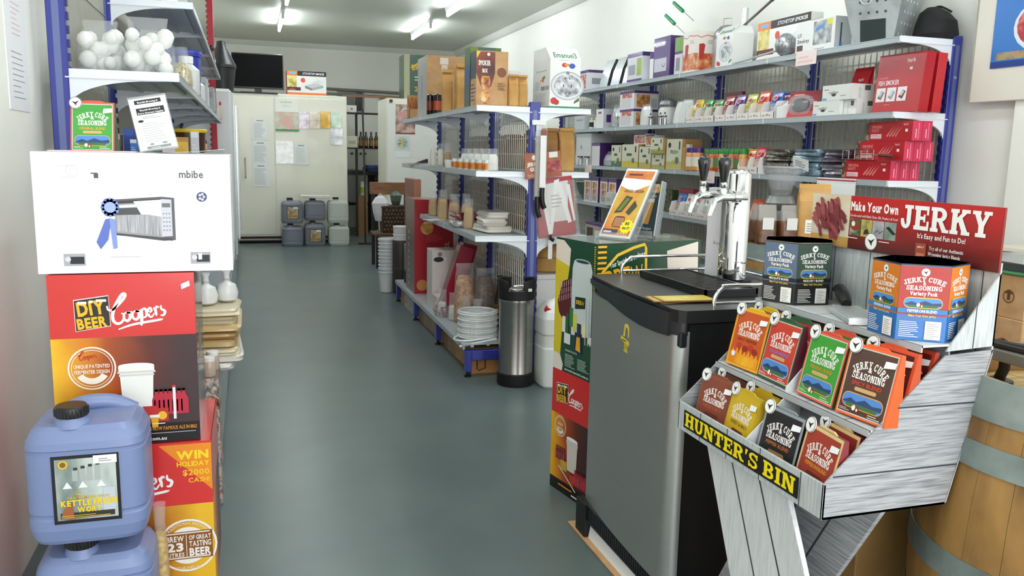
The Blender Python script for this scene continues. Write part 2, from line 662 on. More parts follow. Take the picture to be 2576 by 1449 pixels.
b = B()
b.box((XL - .1, YF, -.1), (XR + .1, YB + .1, 0), floor_m)
struct(b, 'floor')
b = B()
b.box((XL - .1, YF, ZC), (XR + .1, YB + .1, ZC + .1), ceil_m)
struct(b, 'ceiling')
b = B()
b.box((XL - .1, YF, 0), (XL, YB, ZC), wall_m)
struct(b, 'wall_left')
b = B()
b.box((XR, YF, 0), (XR + .1, YB, ZC), wall_m)
struct(b, 'wall_right')
b = B()
b.box((XL, YB, 0), (XR, YB + .1, ZC), wall_m)
struct(b, 'wall_back')
corn = m('#dfe0d8', .5)
for i, (a, c) in enumerate((((XL, YB - .07, ZC - .08), (XR, YB, ZC)), ((XR - .08, YF, ZC - .09), (XR, YB, ZC)), ((XL, YF, ZC - .09), (XL + .08, YB, ZC)))):
    b = B()
    (x0, y0, z0), (x1, y1, z1) = a, c
    if i == 0:
        b.prism([(y1, z0), (y1, z1), (y0, z1), (y0 + .01, z1 - .02), (y1 - .02, z0 + .01)], 0, x0, x1, corn)
    elif i == 1:
        b.prism([(x1, z0), (x1, z1), (x0, z1), (x0 + .01, z1 - .02), (x1 - .02, z0 + .01)], 1, y0, y1, corn)
    else:
        b.prism([(x0, z0), (x1, z1), (x0, z1)], 1, y0, y1, corn)
    struct(b, 'trim_%d' % (i + 1))
# pipe rail on the back wall
b = B()
b.tube([(1.2, YB - .04, 2.45), (3.6, YB - .04, 2.40)], .025, m('#7d776c', .5))
b.tube([(1.2, YB - .04, 2.37), (3.6, YB - .04, 2.33)], .018, m('#8d877c', .5))
struct(b, 'trim_4')
# pier in the right-hand wall by the shopfront
b = B()
b.box((XR - .05, YF, 0), (XR, 3.33, ZC), wall_m, .006)
struct(b, 'trim_5')
# small dark windows in the back room
for i, (x0, x1, z0, z1) in enumerate(((1.55, 2.02, 2.05, 2.44), (2.30, 2.62, 1.98, 2.36))):
    t = bpy.data.objects.new('window_%d' % (i + 1), None)
    COL.objects.link(t)
    t['kind'] = 'structure'
    t.location = (x0, YB - .03, z0)
    b = B()
    w, h = x1 - x0, z1 - z0
    b.box((0, 0, 0), (w, .03, .03), m('#8a8a84'))
    b.box((0, 0, h - .03), (w, .03, h), m('#8a8a84'))
    b.box((0, 0, .03), (.03, .03, h - .03), m('#8a8a84'))
    b.box((w - .03, 0, .03), (w, .03, h - .03), m('#8a8a84'))
    b.box((w * .62, 0, .03), (w * .62 + .02, .03, h - .03), m('#8a8a84'))
    b.obj('window_frame', t)
    b = B()
    b.box((.03, .012, .03), (w * .62, .018, h - .03), m('#5d625f', .25))
    b.box((w * .62 + .02, .012, .03), (w - .03, .018, h - .03), m('#14120f', .25))
    b.obj('window_pane', t)

# ------------------------------------------------------------------ fluorescent battens
tube_m = m('#f4fbff', .3, emit=56.0)
lab = {(0.49, 11.8): 'bare fluorescent batten on ceiling above the cool room, left one in view',
       (0.51, 9.4): 'left fluorescent batten on ceiling, cut by the top of the frame',
       (2.47, 11.8): 'far right fluorescent batten on ceiling toward the back wall corner',
       (2.50, 9.4): 'nearer right fluorescent batten on ceiling at top of frame'}
for x in (0.50, 2.48):
    for y in (11.8, 9.4, 6.6, 3.8, 1.0):
        k = min(lab, key=lambda q: abs(q[0] - x) + abs(q[1] - y))
        L = lab[k] if abs(k[1] - y) < .5 else '%s fluorescent batten on ceiling above the frame, %s from the back wall' % ('left' if x < 1 else 'right', {6.6: 'third', 3.8: 'fourth', 1.0: 'fifth'}[y])
        t = thing('ceiling_light', L, 'light', (x, y, ZC), 0, 'fluorescent ceiling battens')
        b = B()
        b.prism([(-.03, 0), (.03, 0), (.022, -.05), (-.022, -.05)], 1, 0, 1.42, m('#d8dad6', .4))
        b.obj('batten', t)
        b = B()
        b.tube([(0, .05, -.095), (0, 1.37, -.095)], .02, tube_m, 10)
        b.obj('tube_lamp', t)
        for yy in (.02, 1.37):
            b = B()
            b.box((-.018, yy, -.12), (.018, yy + .03, -.05), m('#c9cbc8', .4), .004)
            b.obj('lamp_holder', t)


# ------------------------------------------------------------------ shelving
def bracket_bm(L, sx, mat, drop=.135, th=.007):
    b = B()
    pts = [(.0, 0), (L, 0), (L, -.032)]
    n = 9
    for i in range(n + 1):
        a = R(90) * i / n
        pts.append((L * .80 - (L * .80 - .035) * math.sin(a), -.036 - (drop - .036) * (1 - math.cos(a))))
    pts += [(.0, -drop)]
    b.prism([(sx * x, z) for x, z in pts], 1, -th, th, mat)
    # folded flange along the top
    b.box((min(.02 * sx, L * sx), -.014, -.034), (max(.02 * sx, L * sx), .014, -.029), mat)
    return b


def upright_bm(h, sides, z0=0.0, mat=None):
    b = B()
    mat = mat or blue_paint
    b.box((-.033, -.02, z0), (.033, .02, h), mat, .004)
    for s in sides:
        z = z0 + .25
        while z < h - .02:
            b.box((min(s * .033, s * .041), -.012, z), (max(s * .033, s * .041), .012, z + .028), m('#1a2166', .4))
            z += .05
    for yy in (-.021, .0195):
        b.box((-.012, yy, z0 + .05), (.012, yy + .0015, h - .05), m('#66709f', .35, .3))
    b.lathe([(.008, 0), (.008, .004), (.004, .006)], m('#dfe3e6', .3, .8), 8, (0, -.02 - .006, h - .22), axis=1)
    return b


def shelf_bm(L, sx, y0, y1, mat):
    b = B()
    xa, xb = sorted((sx * .036, sx * L))
    b.box((xa, y0, -.006), (xb, y1, 0), mat)
    fx = sx * L
    b.box((min(fx, fx - sx * .012), y0, -.034), (max(fx, fx - sx * .012), y1, -.006), mat, .002)
    b.box((min(sx * (L - .05), sx * (L - .07)), y0, -.02), (max(sx * (L - .05), sx * (L - .07)), y1, -.006), mat)
    for q in (.35, .6):
        b.box((min(sx * L * q, sx * (L * q + .02)), y0, -.014), (max(sx * L * q, sx * (L * q + .02)), y1, -.006), mat)
    return b


def grid_bm(y0, y1, z0, z1, dy, dz, mat, r=.003):
    b = B()
    n = max(1, round((y1 - y0) / dy))
    for i in range(n + 1):
        y = y0 + (y1 - y0) * i / n
        b.box((-r, y - r, z0), (r, y + r, z1), mat)
    n = max(1, round((z1 - z0) / dz))
    for i in range(n + 1):
        z = z0 + (z1 - z0) * i / n
        b.box((r, y0, z - r), (3 * r, y1, z + r), mat)
    return b


def shelving(name, label, loc, rz, bay, nb, sides, h, base=None, zgrid0=.3, first=0, gridmat=None, dy=.045, dz=.1):
    """sides: list of (sx, [(z, depth, first bay, bay after the last)])"""
    t = thing(name, label, 'shelving', loc, rz)
    for i in range(nb + 1):
        upright_bm(h, [s for s, _ in sides]).obj('upright', t, (0, i * bay, 0))
    gm = gridmat or m('#c3c3b4', .4, .4)
    for i in range(nb):
        grid_bm(.03, bay - .03, zgrid0, h - .02, dy, dz, gm).obj('wire_grid', t, (0, i * bay, 0), stuff=True)
    for sx, lv in sides:
        for z, L, fb, lb in lv:
            for i in range(fb, lb):
                shelf_bm(L, sx, i * bay + .004, (i + 1) * bay - .004, shelf_grey).obj('shelf', t, (0, 0, z))
            for i in range(fb, lb + 1):
                bracket_bm(L, sx, shelf_white).obj('bracket', t, (0, i * bay + (-.008 if i == fb else 0), z))
    if base:
        for sx, L, z in base:
            for i in range(nb):
                b = shelf_bm(L, sx, i * bay + .004, (i + 1) * bay - .004, shelf_grey)
                b.obj('base_shelf', t, (0, 0, z))
            for i in range(nb + 1):
                b = B()
                xa, xb = sorted((sx * (L - .05), sx * (L - .012)))
                b.box((xa, -.03, .035), (xb, .03, z - .035), blue_paint, .003)
                xa, xb = sorted((sx * .033, sx * (L - .05)))
                b.box((xa, -.022, z - .10), (xb, .022, z - .035), blue_paint, .003)
                lg = b.obj('base_leg', t, (0, i * bay, 0))
                q = B()
                q.lathe([(.022, 0), (.022, .01), (.009, .014), (.009, .035)], m('#1b1b1d', .4, .5), 12, (sx * (L - .03), 0, 0))
                q.obj('levelling_foot', lg)
    return t


shelving('gondola_shelving', 'double sided blue and grey gondola shelving standing in the middle of the shop', (1.68, 4.93, 0), -.012,
         .912, 3, [(-1, [(1.67, .365, 0, 3), (1.28, .365, 0, 3), (.885, .365, 0, 2)]), (1, [(1.67, .365, 0, 3), (1.28, .365, 0, 3), (.885, .365, 0, 3)])],
         1.70, [(-1, .43, .205), (1, .43, .205)], gridmat=m('#ecece4', .4))
shelving('wall_shelving', 'long blue and grey wall shelving with five levels along the right wall', (3.655, 3.73, 0), 0, 1.185, 5,
         [(-1, [(2.04, .37, 0, 5), (1.65, .37, 0, 5), (1.285, .37, 0, 5), (.92, .37, 0, 5), (.55, .37, 0, 5)])], 2.06, [(-1, .43, .205)], gridmat=m('#d6d5c9', .4, .3), dy=.05)
shelving('side_shelving', 'tall blue and grey shelving along the left wall behind the stacked boxes', (-.665, 3.60, 0), 0, 1.17, 5,
         [(1, [(1.672, .42, 0, 5), (2.12, .42, 1, 5), (1.36, .42, 0, 5), (.86, .42, 0, 5)])], 2.62, None, gridmat=m('#a9a89e', .4, .4), dy=.03, dz=.6)
# storage base under the left shelves
t = thing('storage_base', 'low grey metal base cabinet under the left shelving beside the aisle', 'cabinet', (-.40, 3.64, 0))
b = B()
b.box((-.20, 0, .03), (.25, 5.7, .43), shelf_grey, .004)
b.obj('base_body', t)
for i in range(5):
    b = B()
    b.box((.25, i * 1.14 + .01, .06), (.256, (i + 1) * 1.14 - .01, .40), m('#a3acb0', .4), .002)
    p = b.obj('base_panel', t)
    q = B()
    for k in range(6):
        q.box((.256, i * 1.14 + .05, .10 + k * .05), (.2565, i * 1.14 + .06, .115 + k * .05), m('#3b4043'))
    q.obj('slot', p)
b = B()
b.box((.20, 0.0, 0), (.256, .05, .03), m('#dfe3e6'), .004)
b.obj('base_foot', t)
# red upright of the far shelf unit
b = B()
b.box((-.03, -.02, 0), (.03, .02, 2.95), m('#b3152c', .35), .004)
z = .3
while z < 2.9:
    b.box((-.04, -.014, z), (-.03, .014, z + .03), m('#8f1024', .4))
    z += .055
tag(b.obj('shelf_post', None, (-.33, 9.62, 0)), 'tall red slotted steel upright at the far end of the left shelving', 'post')
# ------------------------------------------------------------------ cool room
ivory = nm('cool_room_panel', ['#eae6d6', '#edead9', '#f0edde'], 1.0, rough=.32, coat=.3)
t = thing('cool_room', 'cream panelled walk in cool room filling the back left of the shop', 'cool room', (0, 12.85, 0))
b = B()
b.box((-.66, 0, .10), (1.432, 2.0, 2.17), ivory, .008)
b.obj('cool_room_body', t)
b = B()
b.box((-.60, -.012, .13), (.385, 0, 2.12), ivory, .006)
dr = b.obj('sliding_door', t)
b = B()
b.tube([(-.03, -.015, 1.24), (-.03, -.06, 1.22), (-.03, -.06, .98), (-.03, -.015, .96)], .011, m('#9a958a', .3, .8), 8)
b.obj('door_handle', dr)
b = B()
b.box((.398, -.006, .13), (1.42, 0, 2.12), ivory, .004)
b.obj('wall_panel', t)
b = B()
b.box((-.66, .03, .02), (1.42, 1.9, .10), m('#2a1712', .5))
b.box((-.66, .0, .045), (1.42, .03, .065), m('#b9aca0', .4))
b.obj('plinth', t)
b = B()
b.box((-.66, -.02, 2.165), (.45, .3, 2.18), m('#171310', .5))
b.obj('top_trim', t)


def sheet(name, label, x0, x1, z0, z1, fn, y=12.836, group=None):
    b = B()
    w, h = x1 - x0, z1 - z0
    b.box((0, 0, 0), (w, .002, h), m('#eef0ee', .35, coat=.3))
    c = Cv(b, (0, 0, 0), (w, 0, 0), (0, 0, h), base=.0006)
    fn(c)
    tag(b.obj(name, None, (x0, y, z0)), label, 'notice', group)


def f_poster1(c):
    c.rect(0, 0, 1, 1, m('#e6e9dc', .25, coat=.6))
    c.text('KEFIR', .5, .9, .05, m('#9fb39a'), w=.5, bold=1)
    c.lines(.3, .78, .7, .86, 2, m('#b8bdb0'), .3)
    c.rect(0, .0, 1, .62, nm('photo_salad', ['#5f7d58', '#dfe2d2', '#c8d0b8', '#e5a894', '#eee8de'], 9, rough=.25, lo=.25, hi=.75))
    c.ell(.5, .33, .2, m('#e9b9ab', .3), n=16)
    c.rect(0, 0, 1, .07, m('#4f9157', .3))


def f_text(seed, col='#b9c0c0', head=True):
    def fn(c):
        c.lines(.1, .08, .9, .82, 16, m(col), .35, seed)
        if head:
            c.rect(.28, .88, .72, .92, m('#8a9294'))
    return fn


def f_photo(cols, nme):
    def fn(c):
        c.rect(0, 0, 1, 1, nm(nme, cols, 14, rough=.15, coat=.8, lo=.3, hi=.7))
        c.rect(.08, .78, .7, .9, m(cols[-1], .2))
    return fn


sheet('recipe_poster', 'large recipe poster with salad photo on the cream cool room wall', .402, .735, 1.64, 2.09, f_poster1)
sheet('photo_card', 'pink and purple recipe card, first of the row beside the large poster', .738, .885, 1.685, 1.93, f_photo(['#b58a9c', '#e6d3dc', '#f3e9ee'], 'photo_pink'))
sheet('photo_card', 'beige recipe card, second of the row beside the large poster', .89, 1.043, 1.69, 1.93, f_photo(['#c9a884', '#ecdcc8', '#f3eadc'], 'photo_beige'))
sheet('photo_card', 'bright yellow recipe card in the row on the cool room wall', 1.047, 1.19, 1.70, 1.945, f_photo(['#d49a06', '#e0a90e', '#f2c84a'], 'photo_yellow'))
sheet('photo_card', 'pale green recipe card at right end of the row on the cool room', 1.195, 1.35, 1.71, 1.945, f_photo(['#8fb98e', '#b5d2b0', '#dbe8d8'], 'photo_green'))
sheet('photo_card', 'silver grey laminated sheet under the pale green card', 1.19, 1.365, 1.46, 1.705, f_photo(['#b4b9bd', '#dfe2e4', '#f4f5f6'], 'photo_silver'))
sheet('photo_card', 'glossy white laminated sheet with painted wavy reflections on cool room below the poster', .40, .65, 1.17, 1.50, f_photo(['#d8d6d2', '#f0efec', '#ffffff'], 'painted_gloss'))  # pale noise colours paint the wavy reflections onto the sheet
sheet('notice_sheet', 'faint printed list beside the glossy white sheet on the cool room', .66, .86, 1.16, 1.47, f_text(3, '#cfd3cf'))
sheet('notice_sheet', 'topmost printed list on the cool room door', .08, .29, 1.51, 1.81, f_text(4), 12.832)
sheet('notice_sheet', 'middle printed list on the cool room door', .07, .30, 1.17, 1.495, f_text(5), 12.832)
sheet('notice_sheet', 'lowest printed list on the cool room door', .07, .30, .84, 1.165, f_text(6), 12.832)

# television on the cool room
t = thing('television', 'black flat television standing on top of the cool room', 'television', (.18, 13.0, 2.181))
b = B()
b.box((-.36, 0, .06), (.36, .05, .56), m('#0b0b0c', .25), .006)
b.obj('tv_body', t)
b = B()
b.box((-.345, -.003, .085), (.345, 0, .545), m('#050506', .35))
_s = b.obj('screen', t)
_s.data.materials[0].node_tree.nodes['Principled BSDF'].inputs['Specular IOR Level'].default_value = .08
b = B()
b.box((-.25, -.06, 0), (.25, .12, .012), m('#0d0d0e', .3), .004)
b.box((-.05, .01, .012), (.05, .05, .07), m('#0d0d0e', .3))
b.obj('tv_stand', t)


def p_stovetop(c):
    c.rect(0, 0, 1, 1, m('#f1f0ec', .35, coat=.3))
    c.rect(0, 0, 1, .10, m('#e0702a', .35))
    c.rect(.26, .80, 1, 1, m('#17110e', .35))
    c.rect(0, .80, .26, 1, m('#e27a2a', .35))
    c.rr(.05, .86, .22, .95, m('#7db7dc'), .5)
    c.text('STOVETOP SMOKER', .95, .86, .09, m('#f2f2f0'), 'R', w=.56, bold=1, shear=.2)
    c.rect(.02, .22, .24, .80, nm('photo_pasta', ['#8a8a2c', '#c9b24e', '#e6d88a', '#d7cf8e'], 16, rough=.3))
    c.rect(0, .18, .34, .32, m('#5b1a1a', .4))
    c.lines(.05, .21, .28, .29, 1, m('#d9b9a0'), .3)
    c.ell(.40, .62, .10, m('#e2553e'))
    c.poly([(.45, .40), (.62, .30), (.92, .42), (.74, .52)], m('#c9ccce', .3))
    c.poly([(.45, .40), (.62, .30), (.62, .20), (.45, .29)], m('#7d8184', .3))
    c.poly([(.62, .30), (.92, .42), (.92, .33), (.62, .20)], m('#a9adb0', .3))
    c.poly([(.60, .52), (.74, .48), (.95, .58), (.80, .66)], m('#dfe2e3', .3))


carton('smoker_carton', 'orange and white smoker carton standing on cool room beside the television', 'box', (.86, 13.0, 2.172), (.56, .2, .34), .05, m('#ecebe6', .45), {'F': p_stovetop, 'L': lambda c: c.rect(0, 0, 1, 1, m('#c9602a', .4))})

# ------------------------------------------------------------------ tall fridge at far left
t = thing('upright_fridge', 'white upright display fridge past the left shelving with long steel edge', 'fridge', (-.43, 10.9, 0))
b = B()
b.box((-.29, -1.1, .12), (.285, 1.1, 2.02), m('#dfe3e2', .22, coat=.5), .03)
b.obj('fridge_body', t)
for i, yy in enumerate((-1.06, .02)):
    b = B()
    b.box((.285, yy, .2), (.30, yy + 1.03, 1.98), m('#e6e9e8', .18, coat=.6), .005)
    d_ = b.obj('fridge_door', t)
    b = B()
    b.box((.30, yy + .93, .28), (.325, yy + .985, 1.9), m('#b9bdbd', .25, .8), .004)
    b.obj('door_handle', d_)
for x in (-.24, .24):
    for y in (-1.0, 1.0):
        b = B()
        b.lathe([(.03, 0), (.03, .05), (.012, .06), (.012, .125)], m('#2b2b2d', .4), 12, (x, y, 0))
        b.obj('castor', t)
t = thing('bucket', 'black plastic bucket with conical cover on the far left fridge', 'bucket', (-.25, 10.4, 2.02))
b = B()
b.lathe([(.12, 0), (.15, .26), (.16, .27), (.16, .30)], m('#17181a', .4), 24)
b.obj('bucket_body', t)
b = B()
b.lathe([(.158, .30), (.06, .50), (.05, .56), (.02, .57)], m('#1d2022', .35), 24)
b.obj('cover', t)
t = thing('figure_bottle', 'small dark novelty bottle above the far end of the left shelving', 'bottle', (-.31, 9.2, 2.1215))
b = B()
b.lathe([(.03, 0), (.034, .02), (.034, .14), (.014, .19), (.014, .23)], m('#2a1512', .2, coat=.5), 16)
b.obj('bottle_body', t)
b = B()
b.lathe([(.02, .23), (.028, .25), (.02, .28), (.005, .285)], m('#3b2320', .3), 14)
b.obj('stopper', t)

# ------------------------------------------------------------------ jerry cans (shared builder)


def jerry(name, label, loc, rz, hexc, s=1.0, hh=.40, capcol='#151517', printed=None, handle=True, group=None, hz=.02):
    t = thing(name, label, 'jerry can', loc, rz, group)
    mt = m(hexc, .42, coat=.1)
    b = B()
    W, D = .142 * s, .118 * s
    H = hh
    k = H / .4
    secs = [(0, W * .90, D * .90), (.012 * k, W * .95, D * .95), (.045 * k, W, D), (.075 * k, W, D), (.08 * k, W * .975, D * .975), (.088 * k, W * .975, D * .975), (.093 * k, W, D), (.265 * k, W, D), (.268 * k, W * .975, D * .975),
            (.276 * k, W * .975, D * .975), (.28 * k, W, D), (.30 * k, W * .98, D * .98), (.325 * k, W * .90, D * .90), (.342 * k, W * .78, D * .78), (.348 * k, W * .4, D * .4)]
    b.loft(secs, mt, 32, 5.0)
    b.obj('can_body', t)
    b = B()
    cx, cy = (-.03 * s, -.058 * s)
    b.lathe([(.045 * s, .335 * k), (.04 * s, .35 * k), (.034 * s, .362 * k), (.034 * s, .37 * k)], mt, 20, (cx, cy, 0))
    b.obj('neck', t)
    b = B()
    n = 28
    prof = [(.037 * s, .362 * k), (.039 * s, .366 * k), (.039 * s, .388 * k), (.035 * s, .394 * k), (.02 * s, .394 * k)]
    b.lathe(prof, m(capcol, .4), 24, (cx, cy, 0))
    for i in range(n):
        a = 2 * math.pi * i / n
        b.box((cx + .0385 * s * math.cos(a) - .002, cy + .0385 * s * math.sin(a) - .002, .366 * k), (cx + .0385 * s * math.cos(a) + .002, cy + .0385 * s * math.sin(a) + .002, .386 * k), m(capcol, .4))
    b.obj('screw_cap', t)
    if handle:
        b = B()
        pts = spline([(-.085 * s, .02 * s, .318 * k), (-.05 * s, .03 * s, .352 * k), (-.01 * s, .042 * s, .366 * k), (.05 * s, .058 * s, .358 * k), (.10 * s, .072 * s, .325 * k)], 5)
        b.tube(pts, .021 * s, mt, 12)
        b.obj('handle', t)
    if printed:
        q = B()
        lw, lh, lz = .155 * s, .20 * k, .066 * k
        c = Cv(q, (-lw / 2 + .005, -D - .001, lz), (lw, 0, 0), (0, 0, lh))
        printed(c)
        q.obj('label', t)
    return t


def f_far_label(c):
    c.rect(0, 0, 1, 1, m('#2c2a24', .4))
    c.rect(.06, .05, .94, .95, nm('photo_brewery', ['#6b5a34', '#a58a58', '#b7b4a6', '#4b4a44'], 16, rough=.35))
    c.rect(.1, .12, .9, .32, m('#b07a3a'))
    c.rect(.55, .78, .95, .95, m('#ece9df'))


cans = [('grey plastic jerry can on floor, bottom left of the stack by the cool room', .595, 12.50, 0, '#737884', None, .33),
        ('labelled grey jerry can, top left of the stack by the cool room', .595, 12.50, .3315, '#767a84', f_far_label, .37),
        ('labelled grey jerry can on floor, bottom middle of the stack by the cool room', .91, 12.50, 0, '#70747e', f_far_label, .37),
        ('plain grey jerry can, top middle of the stack under the flat carton', .915, 12.52, .372, '#757983', None, .32),
        ('white plastic jerry can on floor, bottom right of the stack by the cool room', 1.255, 12.52, 0, '#b9bdb4', None, .33),
        ('white plastic jerry can, top right of the stack by the cool room', 1.245, 12.52, .3315, '#bcc0b8', None, .38)]
for L, x, y, z, col, pf, hh in cans:
    jerry('jerry_can', L, (x, y, z), 0, col, 1.08, hh, printed=pf, handle=False, group='jerry cans stacked against the cool room')
carton('flat_carton', 'flat white carton lying on the middle jerry can by the cool room', 'box', (.93, 12.52, .692), (.42, .28, .035), 0, m('#dcdad0', .5), {'F': lambda c: c.lines(.05, .3, .4, .8, 2, m('#8a8a80'), .4)})
# ================================================================== foreground, left stack
RED, GOLD = '#cf2622', '#e8b51c'
grad('amber_blend', [(.08, '#f2c318'), (.3, '#d98a14'), (.5, '#a8480f'), (.78, '#5a2218'), (1.0, '#3a2426')])
red_m = m(RED, .3, coat=.5)


def script_word(c, x, y, s, mat, rot=9, under=True):
    """hand-lettered script word with tail and underline; s = size as share of face height"""
    ca, sa = math.cos(R(rot)), math.sin(R(rot))

    def tr(pts):
        return [(x / c.asp + (px * ca - py * sa) * s, y + (px * sa + py * ca) * s) for px, py in pts]

    def st(pts, w, n=6):
        q = tr(spline(pts, n))
        k = len(q)
        c.stroke(q, [s * w * (0.45 + 0.55 * math.sin(math.pi * (i + .5) / k)) if w < .2 else s * w for i in range(k)], mat)
        c.k -= .7
    st([(-.12, .98), (-.1, .76), (.1, .72), (.45, .95), (.80, 1.28), (.86, 1.46), (.72, 1.46), (.46, 1.16), (.22, .82), (.06, .45), (.05, .12), (.2, -.06), (.42, -.02), (.58, .18), (.60, .38), (.50, .46)], .17)
    for ox in (.78, 1.22):
        st([(ox, .48), (ox - .16, .38), (ox - .2, .14), (ox - .06, .0), (ox + .10, .14), (ox + .12, .38), (ox, .48), (ox + .1, .42), (ox + .26, .46)], .15)
    st([(1.52, .52), (1.46, .1), (1.36, -.38)], .17)
    st([(1.50, .36), (1.62, .52), (1.74, .42), (1.70, .12), (1.54, .02)], .14)
    st([(1.82, .22), (2.0, .34), (1.96, .5), (1.84, .4), (1.82, .12), (1.94, .0), (2.12, .18)], .13)
    st([(2.14, .5), (2.2, .3), (2.2, .02)], .14)
    st([(2.18, .32), (2.28, .5), (2.4, .46)], .13)
    st([(2.52, .56), (2.5, .36), (2.66, .2), (2.56, .0), (2.4, .02)], .14)
    if under:
        st([(.2, -.38), (1.0, -.24), (2.3, -.22), (2.44, -.16)], .13)
    c.up()


def diy_logo(c, x0, x1, y0, y1):
    w, h = x1 - x0, y1 - y0
    c.poly([(x0 - .02 * w, y0 - .04 * h), (x1 + .02 * w, y0 + .10 * h), (x1 + .01 * w, y0 + .45 * h), (x1 - .01 * w, y1 + .06 * h), (x0 - .04 * w, y1 - .06 * h)], m('#e8d8d4'))
    c.poly([(x0, y0 - .02 * h), (x1, y0 + .12 * h), (x1 - .02 * w, y1 + .03 * h), (x0 - .02 * w, y1 - .09 * h)], m('#2a2420'))
    c.text('DIY', (x0 + x1) / 2, y0 + .48 * h, .42 * h, m(GOLD), w=.86 * w, bold=2, rot=6)
    q = c.k
    c.rect(x0 + .08 * w, y0 + .80 * h, x0 + .34 * w, y0 + .88 * h, m('#f4f0e8'))
    c.k = q
    c.rect(x0 + .42 * w, y0 + .83 * h, x0 + .52 * w, y0 + .91 * h, m('#f4f0e8'))
    c.k = q
    c.rect(x0 + .62 * w, y0 + .86 * h, x0 + .92 * w, y0 + .94 * h, m('#f4f0e8'))
    c.text('BEER', (x0 + x1) / 2, y0 + .08 * h, .32 * h, m(GOLD), w=.9 * w, bold=2, rot=6)


def pet_bottle(c, x, y, h, hexc):
    w = h * .17 * c.asp
    mt = m(hexc, .3)
    c.poly([(x - w, y), (x + w, y), (x + w, y + h * .6), (x + w * .35, y + h * .86), (x + w * .35, y + h), (x - w * .35, y + h), (x - w * .35, y + h * .86), (x - w, y + h * .6)], mt)
    c.k -= 1
    c.rect(x - w * .4, y + h * .92, x + w * .4, y + h * 1.02, m('#22181a'))
    c.k -= 1
    c.rect(x - w * .6, y + h * .1, x - w * .3, y + h * .58, m('#f0a0a0'))


def pail(c, x0, x1, y0, y1, wm='#ecebe6'):
    w, h = x1 - x0, y1 - y0
    a = m(wm, .4)
    g = m('#cfcec8', .4)
    c.poly([(x0 + .10 * w, y0), (x1 - .10 * w, y0), (x1 - .04 * w, y0 + .80 * h), (x0 + .04 * w, y0 + .80 * h)], a)
    c.rect(x0 + .02 * w, y0 + .74 * h, x1 - .02 * w, y0 + .78 * h, g)
    c.rect(x0 - .02 * w, y0 + .80 * h, x1 + .02 * w, y0 + .84 * h, g)
    c.rect(x0 + .01 * w, y0 + .84 * h, x1 - .01 * w, y0 + .94 * h, a)
    c.ell((x0 + x1) / 2, y0 + .95 * h, .05 * h, m('#f6f5f2'), rx=.49 * w / c.asp)


def seal(c, x, y, r, lines_, inv=False):
    a, e = m('#f0e6d8', .4), m('#b9772a', .4)
    c.ring(x, y, r, r * .07, a)
    c.ring(x, y, r * .86, r * .03, a)
    c.ring(x, y, r * .74, r * .28, a, 212, 328, 16)
    for i, (tx, yy, sz, ww) in enumerate(lines_):
        c.text(tx, x, y + yy * r, sz * r, a, w=ww * r * c.asp, bold=1)


def p_brewbox_main(c):
    c.rect(0, 0, 1, .66, grad('amber_blend', [(.08, '#f2c318'), (.3, '#d98a14'), (.5, '#a8480f'), (.78, '#5a2218'), (1.0, '#3a2426')]))
    c.rect(0, .64, 1, 1, red_m)
    c.rect(0, 0, 1, .115, m('#141012', .35))
    diy_logo(c, .175, .405, .685, .87)
    script_word(c, .425, .72, .105, m('#f6f2ee', .35), 8)
    seal(c, .265, .465, .125, [('UNIQUE PATENTED', .02, .17, 1.5), ('FERMENTER DESIGN', -.24, .17, 1.45)])
    script_word(c, .185, .515, .033, m('#c93a24', .35), 8, False)
    c.k += 1
    for i in range(6):
        pet_bottle(c, .30 + .035 * i, .235, .07, '#6a1c20')
    c.rect(.30, .215, .48, .25, m('#c0252a'))
    pail(c, .44, .695, .19, .485)
    for i in range(7):
        pet_bottle(c, .70 + .032 * i, .17, .15, '#b5273a')
    c.rect(.815, .14, .835, .33, m('#e8e6e6'))
    c.rect(.813, .33, .837, .345, m('#c0252a'))
    c.rect(.60, .14, .70, .225, m('#c22a28'))
    c.rect(.70, .13, .78, .21, m('#b82c24'))
    c.ell(.735, .165, .025, m('#e9b52c'))
    c.poly([(.66, .095), (.70, .095), (.71, .165), (.65, .165)], m('#e3a41e'))
    c.rect(.645, .155, .715, .172, m('#f3eee2'))
    c.lines(.66, .115, .80, .135, 1, m('#e8e4e0'), .3)
    c.text('HIS NOW FAMOUS ALE IN 1862', .98, .078, .022, m('#d98a1c'), 'R', w=.36, bold=1)
    c.rect(.55, .058, .97, .062, m('#b9b4b0'))
    c.text('.com.au', .76, .018, .022, m('#f2f0ee'), 'R', bold=1)
    c.poly([(.905, .935), (.965, .955), (.97, .925), (.91, .905)], m('#f4f2f0'))


